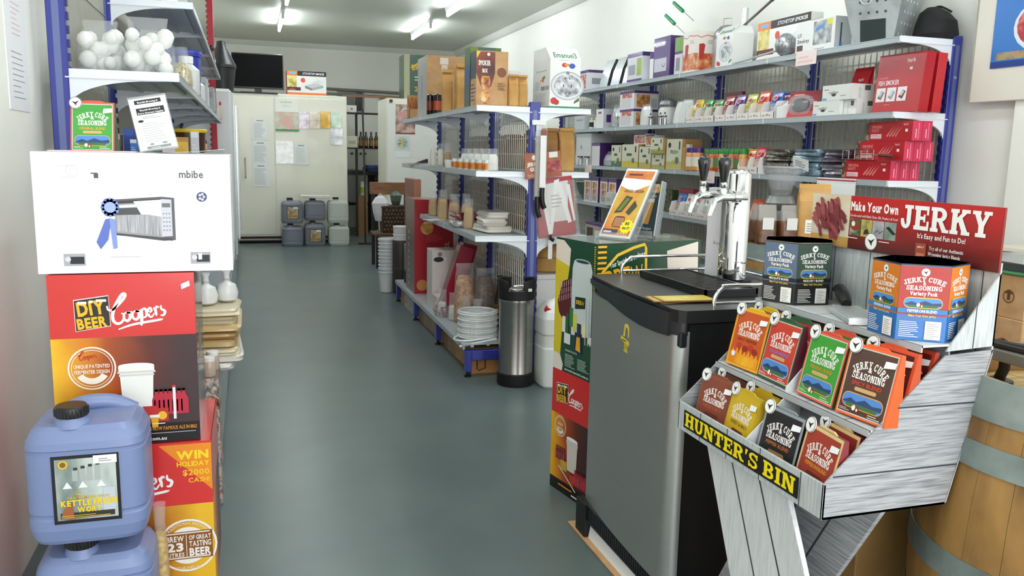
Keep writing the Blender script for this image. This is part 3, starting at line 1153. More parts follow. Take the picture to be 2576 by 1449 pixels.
def p_brewbox_win(c):
    c.rect(0, 0, 1, .66, grad('amber_blend_r', [(.15, '#3a1c14'), (.45, '#7a3512'), (.75, '#b8700f'), (1.0, '#e8b41c')]))
    c.rect(0, .62, 1, 1, red_m)
    c.rect(0, 0, 1, .14, m('#141012', .35))
    c.poly([(.62, .99), (1, .99), (1, .70)], m('#e88a1e', .35))
    c.text('WIN', .985, .90, .05, m('#f4d21c'), 'R', w=.24, bold=2)
    c.text('HOLIDAY', .985, .855, .03, m('#f4d21c'), 'R', w=.24, bold=1)
    c.text('$2000', .985, .80, .035, m('#f0c020'), 'R', w=.2, bold=1)
    c.text('CASH!', .985, .755, .028, m('#f0c020'), 'R', w=.16, bold=1)
    script_word(c, .27, .70, .125, m('#f6f2ee', .35), 8)
    a = m('#f0ece6', .4)
    x, y, r = .80, .365, .165
    c.ring(x, y, r, .012, a)
    c.ring(x, y, r * .70, r * .35, a, 20, 160, 16)
    c.ring(x, y, r * .70, r * .35, a, 200, 340, 16)
    c.text('TRADITIONAL BREWERS', x, y + r * .80, .017, m('#e8d8b8'), arc=r * .80, bold=1, w=.34)
    c.text('ESTABLISHED 1862', x, y - r * .90, .018, m('#e8d8b8'), bold=1, w=.2)
    c.rect(x - .185, y - .085, x + .185, y + .088, m('#8a5016', .4))
    c.rect(x - .165, y + .075, x + .165, y + .082, a)
    c.rect(x - .165, y - .078, x + .165, y - .071, a)
    c.text('BREW', x - .025, y + .03, .035, a, 'R', w=.13, bold=1)
    c.text('23', x - .025, y - .03, .052, a, 'R', w=.13, bold=2)
    c.text('LITRES', x - .025, y - .066, .026, a, 'R', w=.13, bold=1)
    c.rect(x - .012, y - .068, x - .007, y + .068, a)
    c.text('OF GREAT', x + .01, y + .035, .028, a, 'L', w=.165, bold=1)
    c.text('TASTING', x + .01, y - .008, .035, a, 'L', w=.165, bold=1)
    c.text('BEER', x + .01, y - .065, .048, a, 'L', w=.165, bold=2)
    c.text('IN FOUR EASY STEPS', .93, .03, .04, m('#e8d9a0'), 'R', w=.62, bold=1)


dark_side = nm('dark_carton_side', ['#4a3a34', '#5c4a40', '#6a564a'], 3, rough=.3, coat=.5)
carton('beer_kit_carton', 'red and amber beer kit carton, lower one of the left stack on the floor', 'box', (-.323, 2.80, 0), (.387, .45, .515), 0, red_m,
       {'F': p_brewbox_win, 'R': lambda c: (c.rect(0, 0, 1, .66, grad('amber_blend', [])), c.rect(0, .64, 1, 1, red_m))})
carton('beer_kit_carton', 'red and amber beer kit carton under the white oven carton', 'box', (-.353, 2.77, .517), (.387, .36, .51), .0, red_m,
       {'F': p_brewbox_main, 'R': lambda c: (c.rect(0, 0, 1, 1, dark_side), c.ell(.45, .62, .06, m('#8f8a88', .4), n=20), c.rect(.30, .45, .6, .62, m('#8f8a88', .4)))})


def p_oven(c):
    c.rect(0, 0, 1, 1, m('#f4f4f3', .35, coat=.3))
    g = m('#4a4a4c', .4)
    c.text('mbibe', .86, .80, .065, m('#55565a'), 'R', w=.13, bold=1)
    c.lines(.74, .87, .845, .89, 1, m('#d7d7d8'), .5)
    c.ring(.195, .85, .05, .008, m('#d3cfd4'))
    c.ring(.2, .845, .028, .006, m('#d3cfd4'), 0, 250)
    c.lines(.13, .885, .26, .905, 1, m('#d3cfd4'), .4)
    c.lines(.14, .79, .25, .81, 1, m('#d3cfd4'), .4)
    # soft backdrop
    c.poly([(.29, .70), (.30, .84), (.325, .84), (.33, .70)], m('#ececec'))
    c.rect(.30, .79, .322, .83, g)
    c.rect(.285, .825, .318, .835, g)
    # oven
    st = m('#9a999c', .35)
    c.poly([(.395, .615), (.635, .64), (.70, .63), (.70, .27), (.635, .265), (.395, .32)], m('#5d5c60'))
    c.poly([(.395, .60), (.635, .625), (.635, .285), (.395, .335)], st)
    c.poly([(.395, .60), (.635, .625), (.635, .60), (.395, .577)], m('#3b3a3d'))
    c.poly([(.40, .54), (.56, .552), (.56, .488), (.40, .482)], m('#4d4c50'))
    c.poly([(.40, .565), (.56, .58), (.56, .556), (.40, .545)], m('#e4e4e6'))
    c.poly([(.49, .60), (.635, .615), (.635, .46), (.53, .48)], m('#e8e8ea'))
    c.poly([(.40, .485), (.56, .49), (.63, .47), (.63, .31), (.40, .35)], nm('print_steel', ['#7f7e82', '#a5a4a8', '#c2c1c5'], 12, (20, 1, 1), .35))
    c.poly([(.63, .62), (.685, .615), (.685, .305), (.63, .30)], m('#c9cad4'))
    c.rect(.635, .55, .678, .585, m('#6f6f72'))
    for i in range(3):
        for j in range(5):
            c.rect(.638 + .015 * i, .35 + .035 * j, .646 + .015 * i, .362 + .035 * j, m('#8d8e96'))
            c.k -= 1
    c.up()
    c.poly([(.395, .335), (.685, .285), (.685, .265), (.395, .318)], m('#47464a'))
    # ribbon rosette
    rb, rd = m('#7f95d6', .4), m('#5a6fc0', .4)
    c.poly([(.345, .45), (.375, .46), (.355, .28), (.315, .20), (.295, .26)], rd)
    c.poly([(.365, .46), (.395, .45), (.40, .21), (.378, .20)], rb)
    for i in range(12):
        a = R(30 * i)
        c.ell(.372 + .030 * math.cos(a), .55 + .055 * math.sin(a), .026, rb if i % 2 else rd, n=10)
        c.k -= 1
    c.up()
    c.ell(.372, .55, .045, m('#9fb1e4'))
    # small pictures and seal
    for x0, tn in ((.13, 0), (.775, 1)):
        c.rect(x0, .065, x0 + .105, .165, m('#a9a8ae'))
        c.rect(x0 + .03, .08, x0 + .10, .14, m('#242428'))
        c.ell(x0 + .02, .12, .022, m('#d5d5d8'), n=12)
        if tn:
            c.rect(x0 + .04, .10, x0 + .06, .155, m('#dcdcde'))
    c.ell(.845, .64, .042, m('#45466a'))
    for i in range(5):
        c.ell(.845 + .012 * math.cos(i * 1.26), .64 + .024 * math.sin(i * 1.26), .012, m('#c5c8da'), n=8)
        c.k -= 1
    c.up()
    c.lines(.36, .13, .6, .142, 1, m('#c5c5c8'), .6)


carton('oven_carton', 'large white microwave oven carton on top of the left stack', 'box', (-.307, 2.76, 1.031), (.515, .34, .338), .0, m('#f2f0f0', .4, coat=.3), {'F': p_oven, 'R': lambda c: c.rect(.1, .2, .9, .8, m('#e4e2e2', .4))})


def f_wort(c):
    c.rect(0, 0, 1, 1, m('#17181a', .35))
    c.rect(.05, .05, .95, .95, nm('photo_tanks', ['#3f4746', '#7c8a86', '#b3bdb8', '#d8deda'], 9, (1, 1, .4), rough=.35))
    c.ell(.17, .87, .06, m('#e5b923'))
    c.ell(.17, .87, .04, m('#7a5a14'))
    for i in range(4):
        c.rect(.30 + .11 * i, .62, .38 + .11 * i, .78 + .02 * i, m('#a9b0ac', .3))
        c.rect(.32 + .11 * i, .78 + .02 * i, .38 + .11 * i, .82 + .02 * i, m('#30342f'))
    for x in (.22, .45, .72):
        c.poly([(x - .07, .52), (x + .07, .52), (x, .62)], m('#e4e8e6'))
    c.rect(.74, .16, .92, .50, m('#c0c8d2', .3))
    c.rect(.1, .08, .9, .16, m('#2f2a1c'))
    c.poly([(.10, .10), (.30, .05), (.28, .30), (.2, .3)], m('#9c5a35'))
    c.rect(.62, .86, .97, .98, m('#f1f1f1'))
    c.lines(.7, .89, .9, .95, 2, m('#8a8a8a'), .4)
    script_word(c, .33, .425, .035, m('#e8c22a'), 5, False)
    c.k += 1
    c.text('PREMIUM BELGIAN', .52, .365, .035, m('#d8b02a'), w=.62, bold=1)
    c.text('KETTLE FRESH', .53, .265, .085, m('#f0c814'), w=.84, bold=2)
    c.text('WORT', .53, .165, .08, m('#f0c814'), w=.36, bold=2)
    c.lines(.12, .09, .88, .14, 2, m('#d0a83a'), .4)


jerry('jerry_can', 'light blue jerry can, lower of the two by the left wall', (-.425, 2.42, 0), 0, '#7484ad', 1.03, .358, handle=True)
jerry('jerry_can', 'light blue jerry can with fresh wort label, upper of the two', (-.428, 2.415, .355), 0, '#7686af', 1.03, .368, printed=f_wort)
# clear bag of grain leaning behind the jerry cans
t = thing('grain_bag', 'clear plastic bag of golden grain standing beside the lower jerry can', 'bag', (-.276, 2.515, 0))
b = B()
b.loft([(0, .016, .03), (.08, .02, .034), (.22, .018, .03), (.27, .012, .02)], nm('golden_grain', ['#8f6a1c', '#c59a34', '#dcb950'], 60, rough=.5), 16, 3)
b.obj('grain', t)
b = B()
b.loft([(.002, .018, .032), (.08, .022, .036), (.22, .02, .032), (.29, .015, .024), (.355, .018, .02), (.36, .017, .004)], clear_bag, 16, 3)
b.obj('bag_film', t)

# ---- jerky seasoning packets ------------------------------------------------
emb_w, emb_b = m('#f3f3f0', .4), m('#1c1c1c', .5)


def eagle(c, x, y, r):
    c.ell(x, y, r, emb_w, n=20)
    c.ring(x, y, r * .98, r * .08, emb_b)
    c.poly([(x - .55 * r * c.asp, y + .25 * r), (x, y + .1 * r), (x + .6 * r * c.asp, y + .4 * r), (x + .2 * r * c.asp, y - .1 * r), (x + .15 * r * c.asp, y - .5 * r), (x - .15 * r * c.asp, y - .15 * r)], emb_b)


def cow_scene(c, x0, y0, x1, y1, rim):
    c.rr(x0 - .012, y0 - .012, x1 + .012, y1 + .012, rim, .48)
    c.rr(x0, y0, x1, y1, m('#4f86c8', .4), .48)
    w, h = x1 - x0, y1 - y0
    c.poly([(x0 + .02 * w, y0 + .35 * h), (x0 + .2 * w, y0 + .65 * h), (x0 + .35 * w, y0 + .45 * h), (x0 + .55 * w, y0 + .75 * h), (x0 + .75 * w, y0 + .5 * h), (x0 + .98 * w, y0 + .6 * h), (x0 + .98 * w, y0 + .25 * h), (x0 + .02 * w, y0 + .25 * h)], m('#24406e', .4))
    c.poly([(x0 + .08 * w, y0 + .28 * h), (x0 + .92 * w, y0 + .28 * h), (x0 + .86 * w, y0), (x0 + .14 * w, y0)], m('#3d6b3a', .4))


def cows(c, x, y, s):
    c.ell(x - .5 * s * c.asp, y, s * .55, m('#f0ece6', .5), rx=s * .42, n=12)
    c.ell(x + .35 * s * c.asp, y - .05 * s, s * .6, m('#8a3a22', .5), rx=s * .45, n=12)
    c.ell(x + .35 * s * c.asp, y - .3 * s, s * .28, m('#f0e6dc', .5), rx=s * .2, n=10)
    c.rect(x - .75 * s * c.asp, y + .35 * s, x - .55 * s * c.asp, y + .5 * s, m('#8a3a22', .5))


def packet(label, loc, rz, border, panel, blend, bcol, edge, style='cow', sticker=True, W=.130, H=.149, D=.046, group='jerky seasoning packets', tabc=None, lean=5):
    loc = (loc[0], loc[1], loc[2] + D / 2 * math.sin(R(lean)) + .0003)
    t = thing('seasoning_packet', label, 'packet', loc, rz, group, (R(-lean), 0, rz))
    b = B()
    e = m(edge, .4, coat=.3)
    y0, y1 = -D / 2, D / 2
    b.prism([(y0, 0), (y1, 0), (.007, H), (-.003, H)], 0, -W / 2, W / 2, e)
    b.obj('packet_body', t)
    q = B()
    U = Vector((W, 0, 0))
    V = Vector((0, -.003 - y0, H))
    c = Cv(q, (-W / 2, y0, 0), U, V, base=.0005)
    c.rect(0, 0, 1, 1, m(border, .4, coat=.3))
    c.rect(.035, .03, .965, .965, m('#c9d3c9' if style == 'cow' else border, .4))
    c.rect(.05, .045, .95, .95, m(panel, .38, coat=.3))
    wt = m('#f5f0ea', .4)
    c.text('JERKY CURE', .50, .70, .105, wt, slab=True, w=.66, arc=.36)
    c.text('&', .50, .655, .075, wt, bold=1)
    c.text('SEASONING', .50, .53, .10, wt, slab=True, w=.66)
    c.text(blend, .50, .445, .055, m(bcol, .4), w=.6, bold=1)
    if style == 'cow':
        c.rr(.28, .365, .72, .42, m('#c7a46c', .5), .5)
        cow_scene(c, .1, .13, .9, .32, m('#e39a3c' if panel != '#c8402e' else '#9fc4e6'))
        cows(c, .40, .13, .075)
        c.lines(.08, .07, .3, .11, 2, wt, .3)
        c.lines(.66, .06, .92, .12, 2, wt, .3)
    elif style == 'fire':
        c.rect(.06, .05, .94, .22, nm('print_fire', ['#b04c10', '#e08a14', '#f4c430'], 9, (1, 1, .35), rough=.4))
        for i in range(7):
            c.poly([(.08 + .12 * i, .2), (.20 + .12 * i, .2), (.15 + .12 * i, .30 + .04 * (i % 3))], m('#e8951c'))
            c.k -= 1
        c.up()
        for i, (x, y) in enumerate(((.30, .36), (.48, .33), (.64, .37), (.78, .32))):
            c.ell(x, y, .055, m('#8f2418' if i % 2 else '#b8301c'), rx=.07, n=12)
        c.ell(.18, .2, .05, m('#dfe6ea'), n=12)
    else:
        c.rr(.3, .30, .72, .38, m('#9a7448' if style == 'oval' else '#6a2d1c', .5), .5)
        c.rect(.05, .045, .95, .20, m('#2f5588', .45))
    q.obj('printed_front', t)
    if sticker:
        q = B()
        c = Cv(q, (-W / 2, y0, 0), U, V, base=.0035)
        c.poly([(.74, .77), (.96, .80), (.97, .88), (.76, .87)], m('#f5f6f8', .5))
        q.obj('price_sticker', t)
    q = B()
    T = Matrix.Translation((-W / 2 + .014, -.0065, H - .003)) @ Matrix.Rotation(R(-10), 4, 'X')
    q.T = T
    q.lathe([(.0175, -.001), (.0175, .001)], emb_w, 20, axis=1, smooth=False)
    c = Cv(q, (-.0175, -.0011, -.0175), (.035, 0, 0), (0, 0, .035), base=.0003)
    eagle(c, .5, .5, .5)
    q.obj('emblem_disc', t)
    q = B()
    q.prism([(-.036, 0), (.036, 0), (.022, .006), (-.022, .006)], 1, -.002, .002, m(tabc or border, .4))
    q.obj('hang_tab', t, (0, 0.0015, H - .001))
    return t


packet('green jerky seasoning packet with orange red border on the white oven carton', (-.425, 2.74, 1.3695), R(-6), '#e2553f', '#3f9a3a', 'ORIGINAL BLEND', '#e0a030', '#274a2a', 'cow', W=.118, H=.142, D=.06, lean=0)

# leaflet stand, loose paper
t = thing('leaflet_holder', 'clear leaflet holder with white price lists on the oven carton', 'holder', (-.252, 2.745, 1.381), R(4), rot=(R(-9), R(-11), R(4)))
b = B()
b.box((-.052, .012, .004), (.052, .03, .155), m('#f3f4f4', .4))
b.obj('leaflet_stack', t)
q = B()
c = Cv(q, (-.052, .0118, .004), (.104, 0, 0), (0, 0, .155))
c.rect(0, 0, 1, 1, m('#f6f6f6', .4))
k_ = m('#1a1a1c', .5)
c.rect(.14, .885, .86, .965, k_)
c.text('Bayside Brewing &', .5, .905, .035, m('#f2f2f2'), w=.56, bold=1)
c.rect(.14, .68, .90, .81, k_)
c.text('Bayside Brewing &', .52, .755, .032, m('#f2f2f2'), w=.56, bold=1)
c.text('Extra Gourmet Supplies', .52, .695, .032, m('#f2f2f2'), w=.7, bold=1)
c.lines(.25, .6, .8, .66, 2, m('#9a9a9c'), .35)
c.ell(.2, .56, .025, k_, rx=.05)
c.lines(.2, .14, .85, .54, 9, m('#b5b5b8'), .3)
c.ell(.35, .10, .018, k_, rx=.04)
c.ell(.7, .10, .018, k_, rx=.05)
c.rect(.2, .015, .85, .06, k_)
c.lines(.3, .025, .7, .05, 1, m('#dcdcdc'), .6)
q.obj('printed_front', t)
b = B()
b.box((-.055, .034, .0), (.055, .036, .17), clear_pl)
b.box((-.055, 0, 0), (.055, .036, .002), clear_pl)
b.box((-.055, .006, 0), (.055, .008, .03), clear_pl)
b.obj('clear_holder', t)
for i, (dx, rz) in enumerate(((0, -4), (.01, 6))):
    b = B()
    ys = spline([(0, 0), (.06, .0), (.12, .004), (.19, .012)], 4)
    for (xa, za), (xb, zb) in zip(ys[:-1], ys[1:]):
        b.poly([(xa - .1, -.06, za), (xb - .1, -.06, zb), (xb - .1, .09, zb), (xa - .1, .09, za)], m('#f2f3f3', .5))
    tag(b.obj('paper_sheet', None, (-.165 + dx, 2.72, 1.3705 + .002 * i), (0, 0, R(rz))), ['lower loose white sheet on right end of the oven carton', 'upper loose white sheet curling up on right end of the oven carton'][i], 'paper')
b = B()
b.box((-.13, -.10, 0), (.10, .05, .003), m('#e3d3d3', .5))
tag(b.obj('folder', None, (-.42, 2.80, 1.3695), (0, 0, R(4))), 'pale pink folder lying under the green packet on the oven carton', 'folder')
# wall notice, left
b = B()
b.box((0, 0, 0), (.003, .27, .42), m('#ecebee', .5))
c = Cv(b, (.003, 0, 0), (0, .27, 0), (0, 0, .42))
c.lines(.3, .6, .75, .88, 7, m('#d8a8ac'), .16, 2)
c.lines(.2, .1, .8, .5, 9, m('#7a7d82'), .12, 5)
tag(b.obj('wall_notice', None, (XL, 3.17, 1.50)), 'white printed notice hung on the left wall near the front', 'notice')

# ================================================================== green and red cartons behind the kegerator
grn = m('#12442c', .3, coat=.5)


def p_green_front(c):
    c.rect(0, 0, 1, 1, grn)
    yl = m('#f0b81c', .35)
    c.rect(.01, 0, .09, 1, m('#17301f'))
    for i in range(26):
        c.rect(.01, .02 + i * .038, .09, .036 + i * .038, yl)
        c.k -= 1
    c.up()
    pts = [(.04, .55), (.06, .80), (.19, .915), (.34, .965), (.44, .985), (.455, .955), (.475, .55)]
    c.stroke([(x / c.asp, y) for x, y in pts], .022, m('#f4c63a', .35))
    c.text('Your Specialist Brew Store', .29, .865, .038, m('#f3f0e6'), w=.34, bold=1, rot=15)
    c.text('BREW', .28, .685, .145, m('#f2ae16', .35), slab=True, w=.36, rot=9)
    c.poly([(.66, .93), (.97, .99), (.985, .72), (.68, .74)], m('#f4e6da', .4))
    c.poly([(.68, .74), (.985, .72), (.98, .45), (.72, .45)], grad('beer_glass', [(.1, '#f0c040'), (.5, '#e8962a'), (1.0, '#f6dca0')], 1))


def p_green_side(c):
    c.rect(0, 0, 1, 1, grn)
    g = m('#d9c22c', .35)
    cr_ = m('#efe0d2', .4)
    c.poly([(0, .13), (.18, .12), (.24, .5), (.33, .72), (.36, .80), (0, .84)], g)
    c.poly([(0, .84), (.36, .80), (.38, .93), (.2, .985), (0, .985)], cr_)
    c.poly([(0, 0), (.24, .0), (.26, .05), (.18, .12), (0, .13)], m('#e9e0d4', .4))
    wb = m('#cdd6d6', .35)
    c.poly([(.45, .30), (.90, .32), (.93, .62), (.92, .80), (.88, .85), (.48, .855), (.44, .80), (.42, .55)], wb)
    c.ell(.68, .855, .018, m('#9fb4b6'), rx=.1, n=16)
    c.ell(.68, .853, .010, m('#2c3c3e'), rx=.085, n=16)
    mb_ = m('#5a1c24', .35)
    c.poly([(.08, .52), (.20, .68), (.42, .72), (.44, .45), (.30, .36), (.12, .44)], mb_)
    for i in range(18):
        c.rect(.12 + .055 * (i % 6), .52 + .05 * (i // 6) + .01 * (i % 6), .135 + .055 * (i % 6), .56 + .05 * (i // 6) + .01 * (i % 6), m('#b9a0a4'))
        c.k -= 1
    c.up()
    c.poly([(.53, .50), (.78, .52), (.78, .60), (.53, .59)], m('#17301f'))
    c.text('BREW', .655, .54, .03, m('#f0b81c'), slab=True, w=.2)
    for i, (x, w, y0, y1, hx) in enumerate(((.22, .08, .30, .42, '#e9e6d8'), (.31, .07, .28, .45, '#2c5b38'), (.40, .09, .36, .50, '#3a7a3e'), (.50, .08, .33, .46, '#d8cf3a'), (.60, .1, .30, .40, '#1b3550'), (.72, .08, .31, .41, '#e8e2a0'), (.28, .16, .22, .30, '#dfe6ea'), (.55, .18, .18, .33, '#20284a'))):
        c.rect(x, y0, x + w, y1, m(hx, .4))
    c.poly([(.58, .20), (.70, .19), (.68, .30), (.60, .30)], m('#e0a52c'))
    for x in (.80, .86, .92):
        c.rect(x, .26, x + .02, .60, m('#c5ccce'))
        c.k -= 1
    c.up()
    c.ell(.93, .30, .03, m('#e3e0da'), n=12)
    wt = m('#b9c8bd')
    c.text('Included in the kit:', .48, .165, .018, wt, w=.3, bold=1)
    c.lines(.32, .05, .6, .15, 8, wt, .4, 3)
    c.lines(.64, .06, .94, .145, 7, wt, .4, 4)
    c.text('www.brewcraft.com.au', .62, .018, .018, m('#f0f0ea'), w=.6, bold=1)
    for i in range(60):
        c.rect(.965, .01 + i * .0163, 1, .018 + i * .0163, m('#d8a92a'))
        c.k -= 1
    c.up()


th = R(11)
ox, oy = 1.245, 2.885
wd_, dp_ = .505, .29
cx_ = ox + math.cos(th) * wd_ / 2 - math.sin(th) * dp_ / 2
cy_ = oy + math.sin(th) * wd_ / 2 + math.cos(th) * dp_ / 2


def p_brewbox_aisle(c):
    c.rect(0, 0, 1, .66, grad('amber_blend', []))
    c.rect(0, .64, 1, 1, red_m)
    c.rect(0, 0, 1, .10, m('#17100e', .35))
    diy_logo(c, .12, .42, .74, .90)
    script_word(c, .44, .78, .075, m('#f6f2ee', .35), -3)
    seal(c, .25, .545, .085, [('UNIQUE', .1, .25, .9), ('FERMENTER', -.3, .2, 1.2)])
    pail(c, .43, .72, .22, .50, '#d9cfc6')
    for i in range(5):
        pet_bottle(c, .18 + .05 * i, .27, .11, '#7a2026')
    for i in range(6):
        pet_bottle(c, .68 + .05 * i, .13, .13, '#a52432')
    c.rect(.3, .2, .46, .28, m('#c9a23a'))
    c.rect(.55, .12, .66, .20, m('#bf3326'))
    c.stroke([(.25 / c.asp, .22), (.7 / c.asp, .08)], .012, m('#e0d6cc'))
    c.lines(.25, .06, .8, .085, 1, m('#d98a1c'), .5)
    c.lines(.6, .03, .95, .05, 1, m('#f0f0f0'), .6)


carton('beer_kit_carton', 'red and amber beer kit carton on the floor beside the kegerator', 'box', (cx_, cy_, 0), (wd_, dp_, .517), th, red_m, {'L': p_brewbox_aisle})
carton('brew_kit_carton', 'dark green brew kit carton standing on the red carton behind the kegerator', 'box', (cx_, cy_, .5175), (wd_, dp_, .542), th, grn,
       {'F': p_green_front, 'L': p_green_side, 'T': lambda c: c.rect(0, 0, 1, 1, m('#4a5a4c', .25, coat=.6))})


# brochure stands on the green carton
def p_flyer(c):
    c.rect(0, 0, 1, 1, m('#f4f2ee', .25, coat=.6))
    c.rect(.04, .03, .96, .97, nm('print_flyer', ['#b0491c', '#d9822a', '#d8b24a', '#e6cf86'], 5, rough=.3, coat=.5))
    c.poly([(.04, .74), (.5, .66), (.96, .77), (.96, .84), (.04, .86)], m('#f6f6f6', .3))
    c.lines(.15, .90, .85, .935, 1, m('#5a1f12'), .7)
    c.text('ORDER ORDER', .55, .65, .04, m('#4a2416'), w=.66, bold=1)
    c.poly([(.18, .34), (.42, .36), (.60, .58), (.36, .60)], m('#2e3c1e'))
    c.poly([(.24, .37), (.38, .38), (.52, .56), (.40, .57)], m('#6a7a22'))
    c.poly([(.55, .36), (.70, .32), (.84, .46), (.70, .54)], m('#3b4128'))
    c.rr(.28, .14, .62, .30, m('#5a2416'), .2)
    for i in range(6):
        c.rect(.32 + .05 * i, .15, .345 + .05 * i, .28, m('#e8b07a'))
        c.k -= 1
    c.up()
    pts = [(.78 + (.17 if i % 2 else .22) * math.cos(R(15 * i)), .16 + (.085 if i % 2 else .11) * math.sin(R(15 * i))) for i in range(24)]
    c.poly(pts, m('#f2ea1c', .4))
    c.text('BE', .77, .185, .04, m('#2a2a12'), bold=2)
    c.text('IN IT', .78, .12, .035, m('#2a2a12'), bold=2)
    c.rect(.06, .045, .55, .11, m('#4a3a52'))
    c.lines(.1, .06, .5, .095, 1, m('#d8cfe0'), .7)


def p_glasscard(c):
    c.rect(0, 0, 1, 1, m('#33424a', .3, coat=.4))
    c.rr(.45, .78, .98, .94, m('#e0a83a'), .2)
    c.text('BREW', .72, .83, .07, m('#3a2a12'), w=.4, bold=1)
    c.text('Cellar', .70, .69, .06, m('#cfd6da'), w=.4, shear=.2)
    c.poly([(.40, .20), (.68, .20), (.82, .66), (.34, .66)], m('#d89a3e', .35))
    c.poly([(.36, .60), (.80, .60), (.82, .67), (.34, .67)], m('#ece4d6'))
    c.text('Beer Recipes', .5, .10, .05, m('#dfe4e6'), w=.7)


for nm_, lb, loc, rot, w, h, fn, nst in (('leaflet_stand', 'leaning acrylic stand with orange beer flyers on the green carton', (1.37, 3.03, 1.0605), (R(-33), 0, R(-62)), .15, .32, p_flyer, 8),
                                     ('leaflet_stand', 'upright acrylic stand with dark beer glass leaflets on the green carton', (1.53, 3.09, 1.0605), (R(-12), 0, R(-58)), .10, .225, p_glasscard, 20)):
    t = thing(nm_, lb, 'holder', loc, rot[2])
    tl = (rot[0], 0, 0)
    b = B()
    b.box((-w / 2, .004, .012), (w / 2, .004 + nst * .0018, .012 + h), m('#e9e6de', .5))
    for i in range(nst):
        b.box((w / 2, .005 + .0018 * i, .014), (w / 2 + .0015 * (i % 2 + 1), .006 + .0018 * i, .01 + h), m(['#eceae4', '#9fb0b8', '#5f7078'][i % 3], .5))
    b.obj('leaflet_stack', t, None, tl)
    q = B()
    fn(Cv(q, (-w / 2, .0035, .012), (w, 0, 0), (0, 0, h)))
    q.obj('printed_front', t, None, tl)
    b = B()
    b.box((-w / 2 - .004, .042, .02), (w / 2 + .004, .045, h * .9), clear_pl)
    b.obj('acrylic_back', t, None, tl)
    b = B()
    b.box((-w / 2 - .004, -.012, 0), (w / 2 + .004, .13, .003), clear_pl)
    b.box((-w / 2 - .004, -.012, .003), (w / 2 + .004, -.009, .03), clear_pl)
    b.obj('acrylic_base', t)
# ================================================================== kegerator
t = thing('kegerator', 'black and stainless kegerator with twin beer taps and chrome rails beside the aisle', 'kegerator', (1.44, 2.38, 0))
KT = Matrix.Translation((-1.44, -2.38, 0))


def kb():
    b = B()
    b.T = KT
    return b


Y0, Y1 = 2.035, 2.725
blk = m('#101012', .32)
b = kb()
b.box((1.172, Y0 + .01, .12), (1.735, Y1 - .01, .93), blk, .006)
b.obj('cabinet', t)


def doorx(y):
    u = (y - (Y0 + Y1) / 2) / ((Y1 - Y0) / 2)
    return 1.134 + .012 * u * u + .016 * u


outl = []
for i in range(15):
    y = Y1 - .012 - (Y1 - Y0 - .057) * i / 14
    outl.append((doorx(y), y))
for i in range(1, 8):
    a = R(90) * i / 7
    outl.append((doorx(Y0 + .045) + .036 * (1 - math.cos(a)), Y0 + .045 - .041 * math.sin(a)))
outl += [(1.172, Y0 + .004), (1.172, Y1)]
b = kb()
n = len(outl)
door_steel = nm('door_steel', ['#b4b5b1', '#b6b7b3', '#b8b9b5'], 5, (1, 1, 40), .33, .8)
vs = [(x, y, .135) for x, y in outl] + [(x, y, .905) for x, y in outl]
b.add(vs, [(i, (i + 1) % n, n + (i + 1) % n, n + i) for i in range(n)] + [tuple(range(n))[::-1], tuple(range(n, 2 * n))], door_steel, True)
door = b.obj('door', t)
# arched black grip band
b = kb()
bandz = [(2.72, .940), (2.6, .921), (2.5, .905), (2.366, .889), (2.25, .882), (2.15, .883), (2.08, .888), (2.04, .895)]
ys = [Y1 - (Y1 - Y0 - .04) * i / 24 for i in range(25)]


def bz(y):
    for (a, za), (c, zc) in zip(bandz[:-1], bandz[1:]):
        if c <= y <= a:
            return za + (zc - za) * (a - y) / (a - c)
    return bandz[0][1] if y > 2.7 else bandz[-1][1]


for a, c in zip(ys[:-1], ys[1:]):
    xa, xc = doorx(a) - .007, doorx(c) - .007
    b.add([(xa, a, bz(a)), (xc, c, bz(c)), (xc, c, .957), (xa, a, .957), (xa + .03, a, bz(a)), (xc + .03, c, bz(c))], [(0, 1, 2, 3), (4, 5, 1, 0)], m('#0c0c0e', .18, coat=.4), True)
xe = doorx(Y0 + .04) - .007
b.prism([(xe, Y0 + .04), (xe + .012, Y0 + .012), (xe + .03, Y0), (1.163, Y0), (1.163, Y0 + .04)], 2, .895, .957, m('#0c0c0e', .3))
b.obj('grip_band', t)
b = kb()
b.box((doorx(2.3) - .001, 2.12, .915), (doorx(2.3) + .012, 2.26, .945), m('#060607', .4))
b.obj('display_panel', t)
# hinge cap
b = kb()
b.box((1.14, Y0 - .002, .86), (1.163, Y0 + .02, .905), m('#17171a', .3), .004)
b.obj('hinge_cap', t)
b = kb()
b.prism([(1.126, Y0 + .03), (1.134, Y0 + .005), (1.15, Y0 - .012), (1.74, Y0 - .012), (1.74, Y1 + .012), (1.185, Y1 + .012), (1.158, Y1 - .005), (1.132, 2.45)], 2, .932, .968, m('#131315', .38))
b.obj('worktop', t)
# gold crest
q = B()
gold = m('#d9c23c', .35)
c = Cv(q, (doorx(2.37) - .0005 - 1.44, 2.415 - 2.38, .765), (0, -.085, 0), (0, 0, .10), base=.0005)
c.poly([(.30, .55), (.42, .95), (.66, 1.0), (.80, .9), (.86, .6), (.70, .55), (.72, .78), (.60, .88), (.50, .8), (.46, .55)], gold)
c.poly([(.1, .40), (.15, .55), (.95, .42), (1.0, .26), (.80, .30)], gold)
c.poly([(.40, .40), (.70, .36), (.72, .12), (.78, .05), (.36, .08), (.44, .14)], gold)
c.lines(.2, .40, .8, .48, 1, m('#5a4a12'), .5)
for i in range(4):
    c.rect(.46 + .06 * i, .14, .48 + .06 * i, .34, m('#6a5a1a'))
    c.k -= 1
q.obj('gold_crest', t)
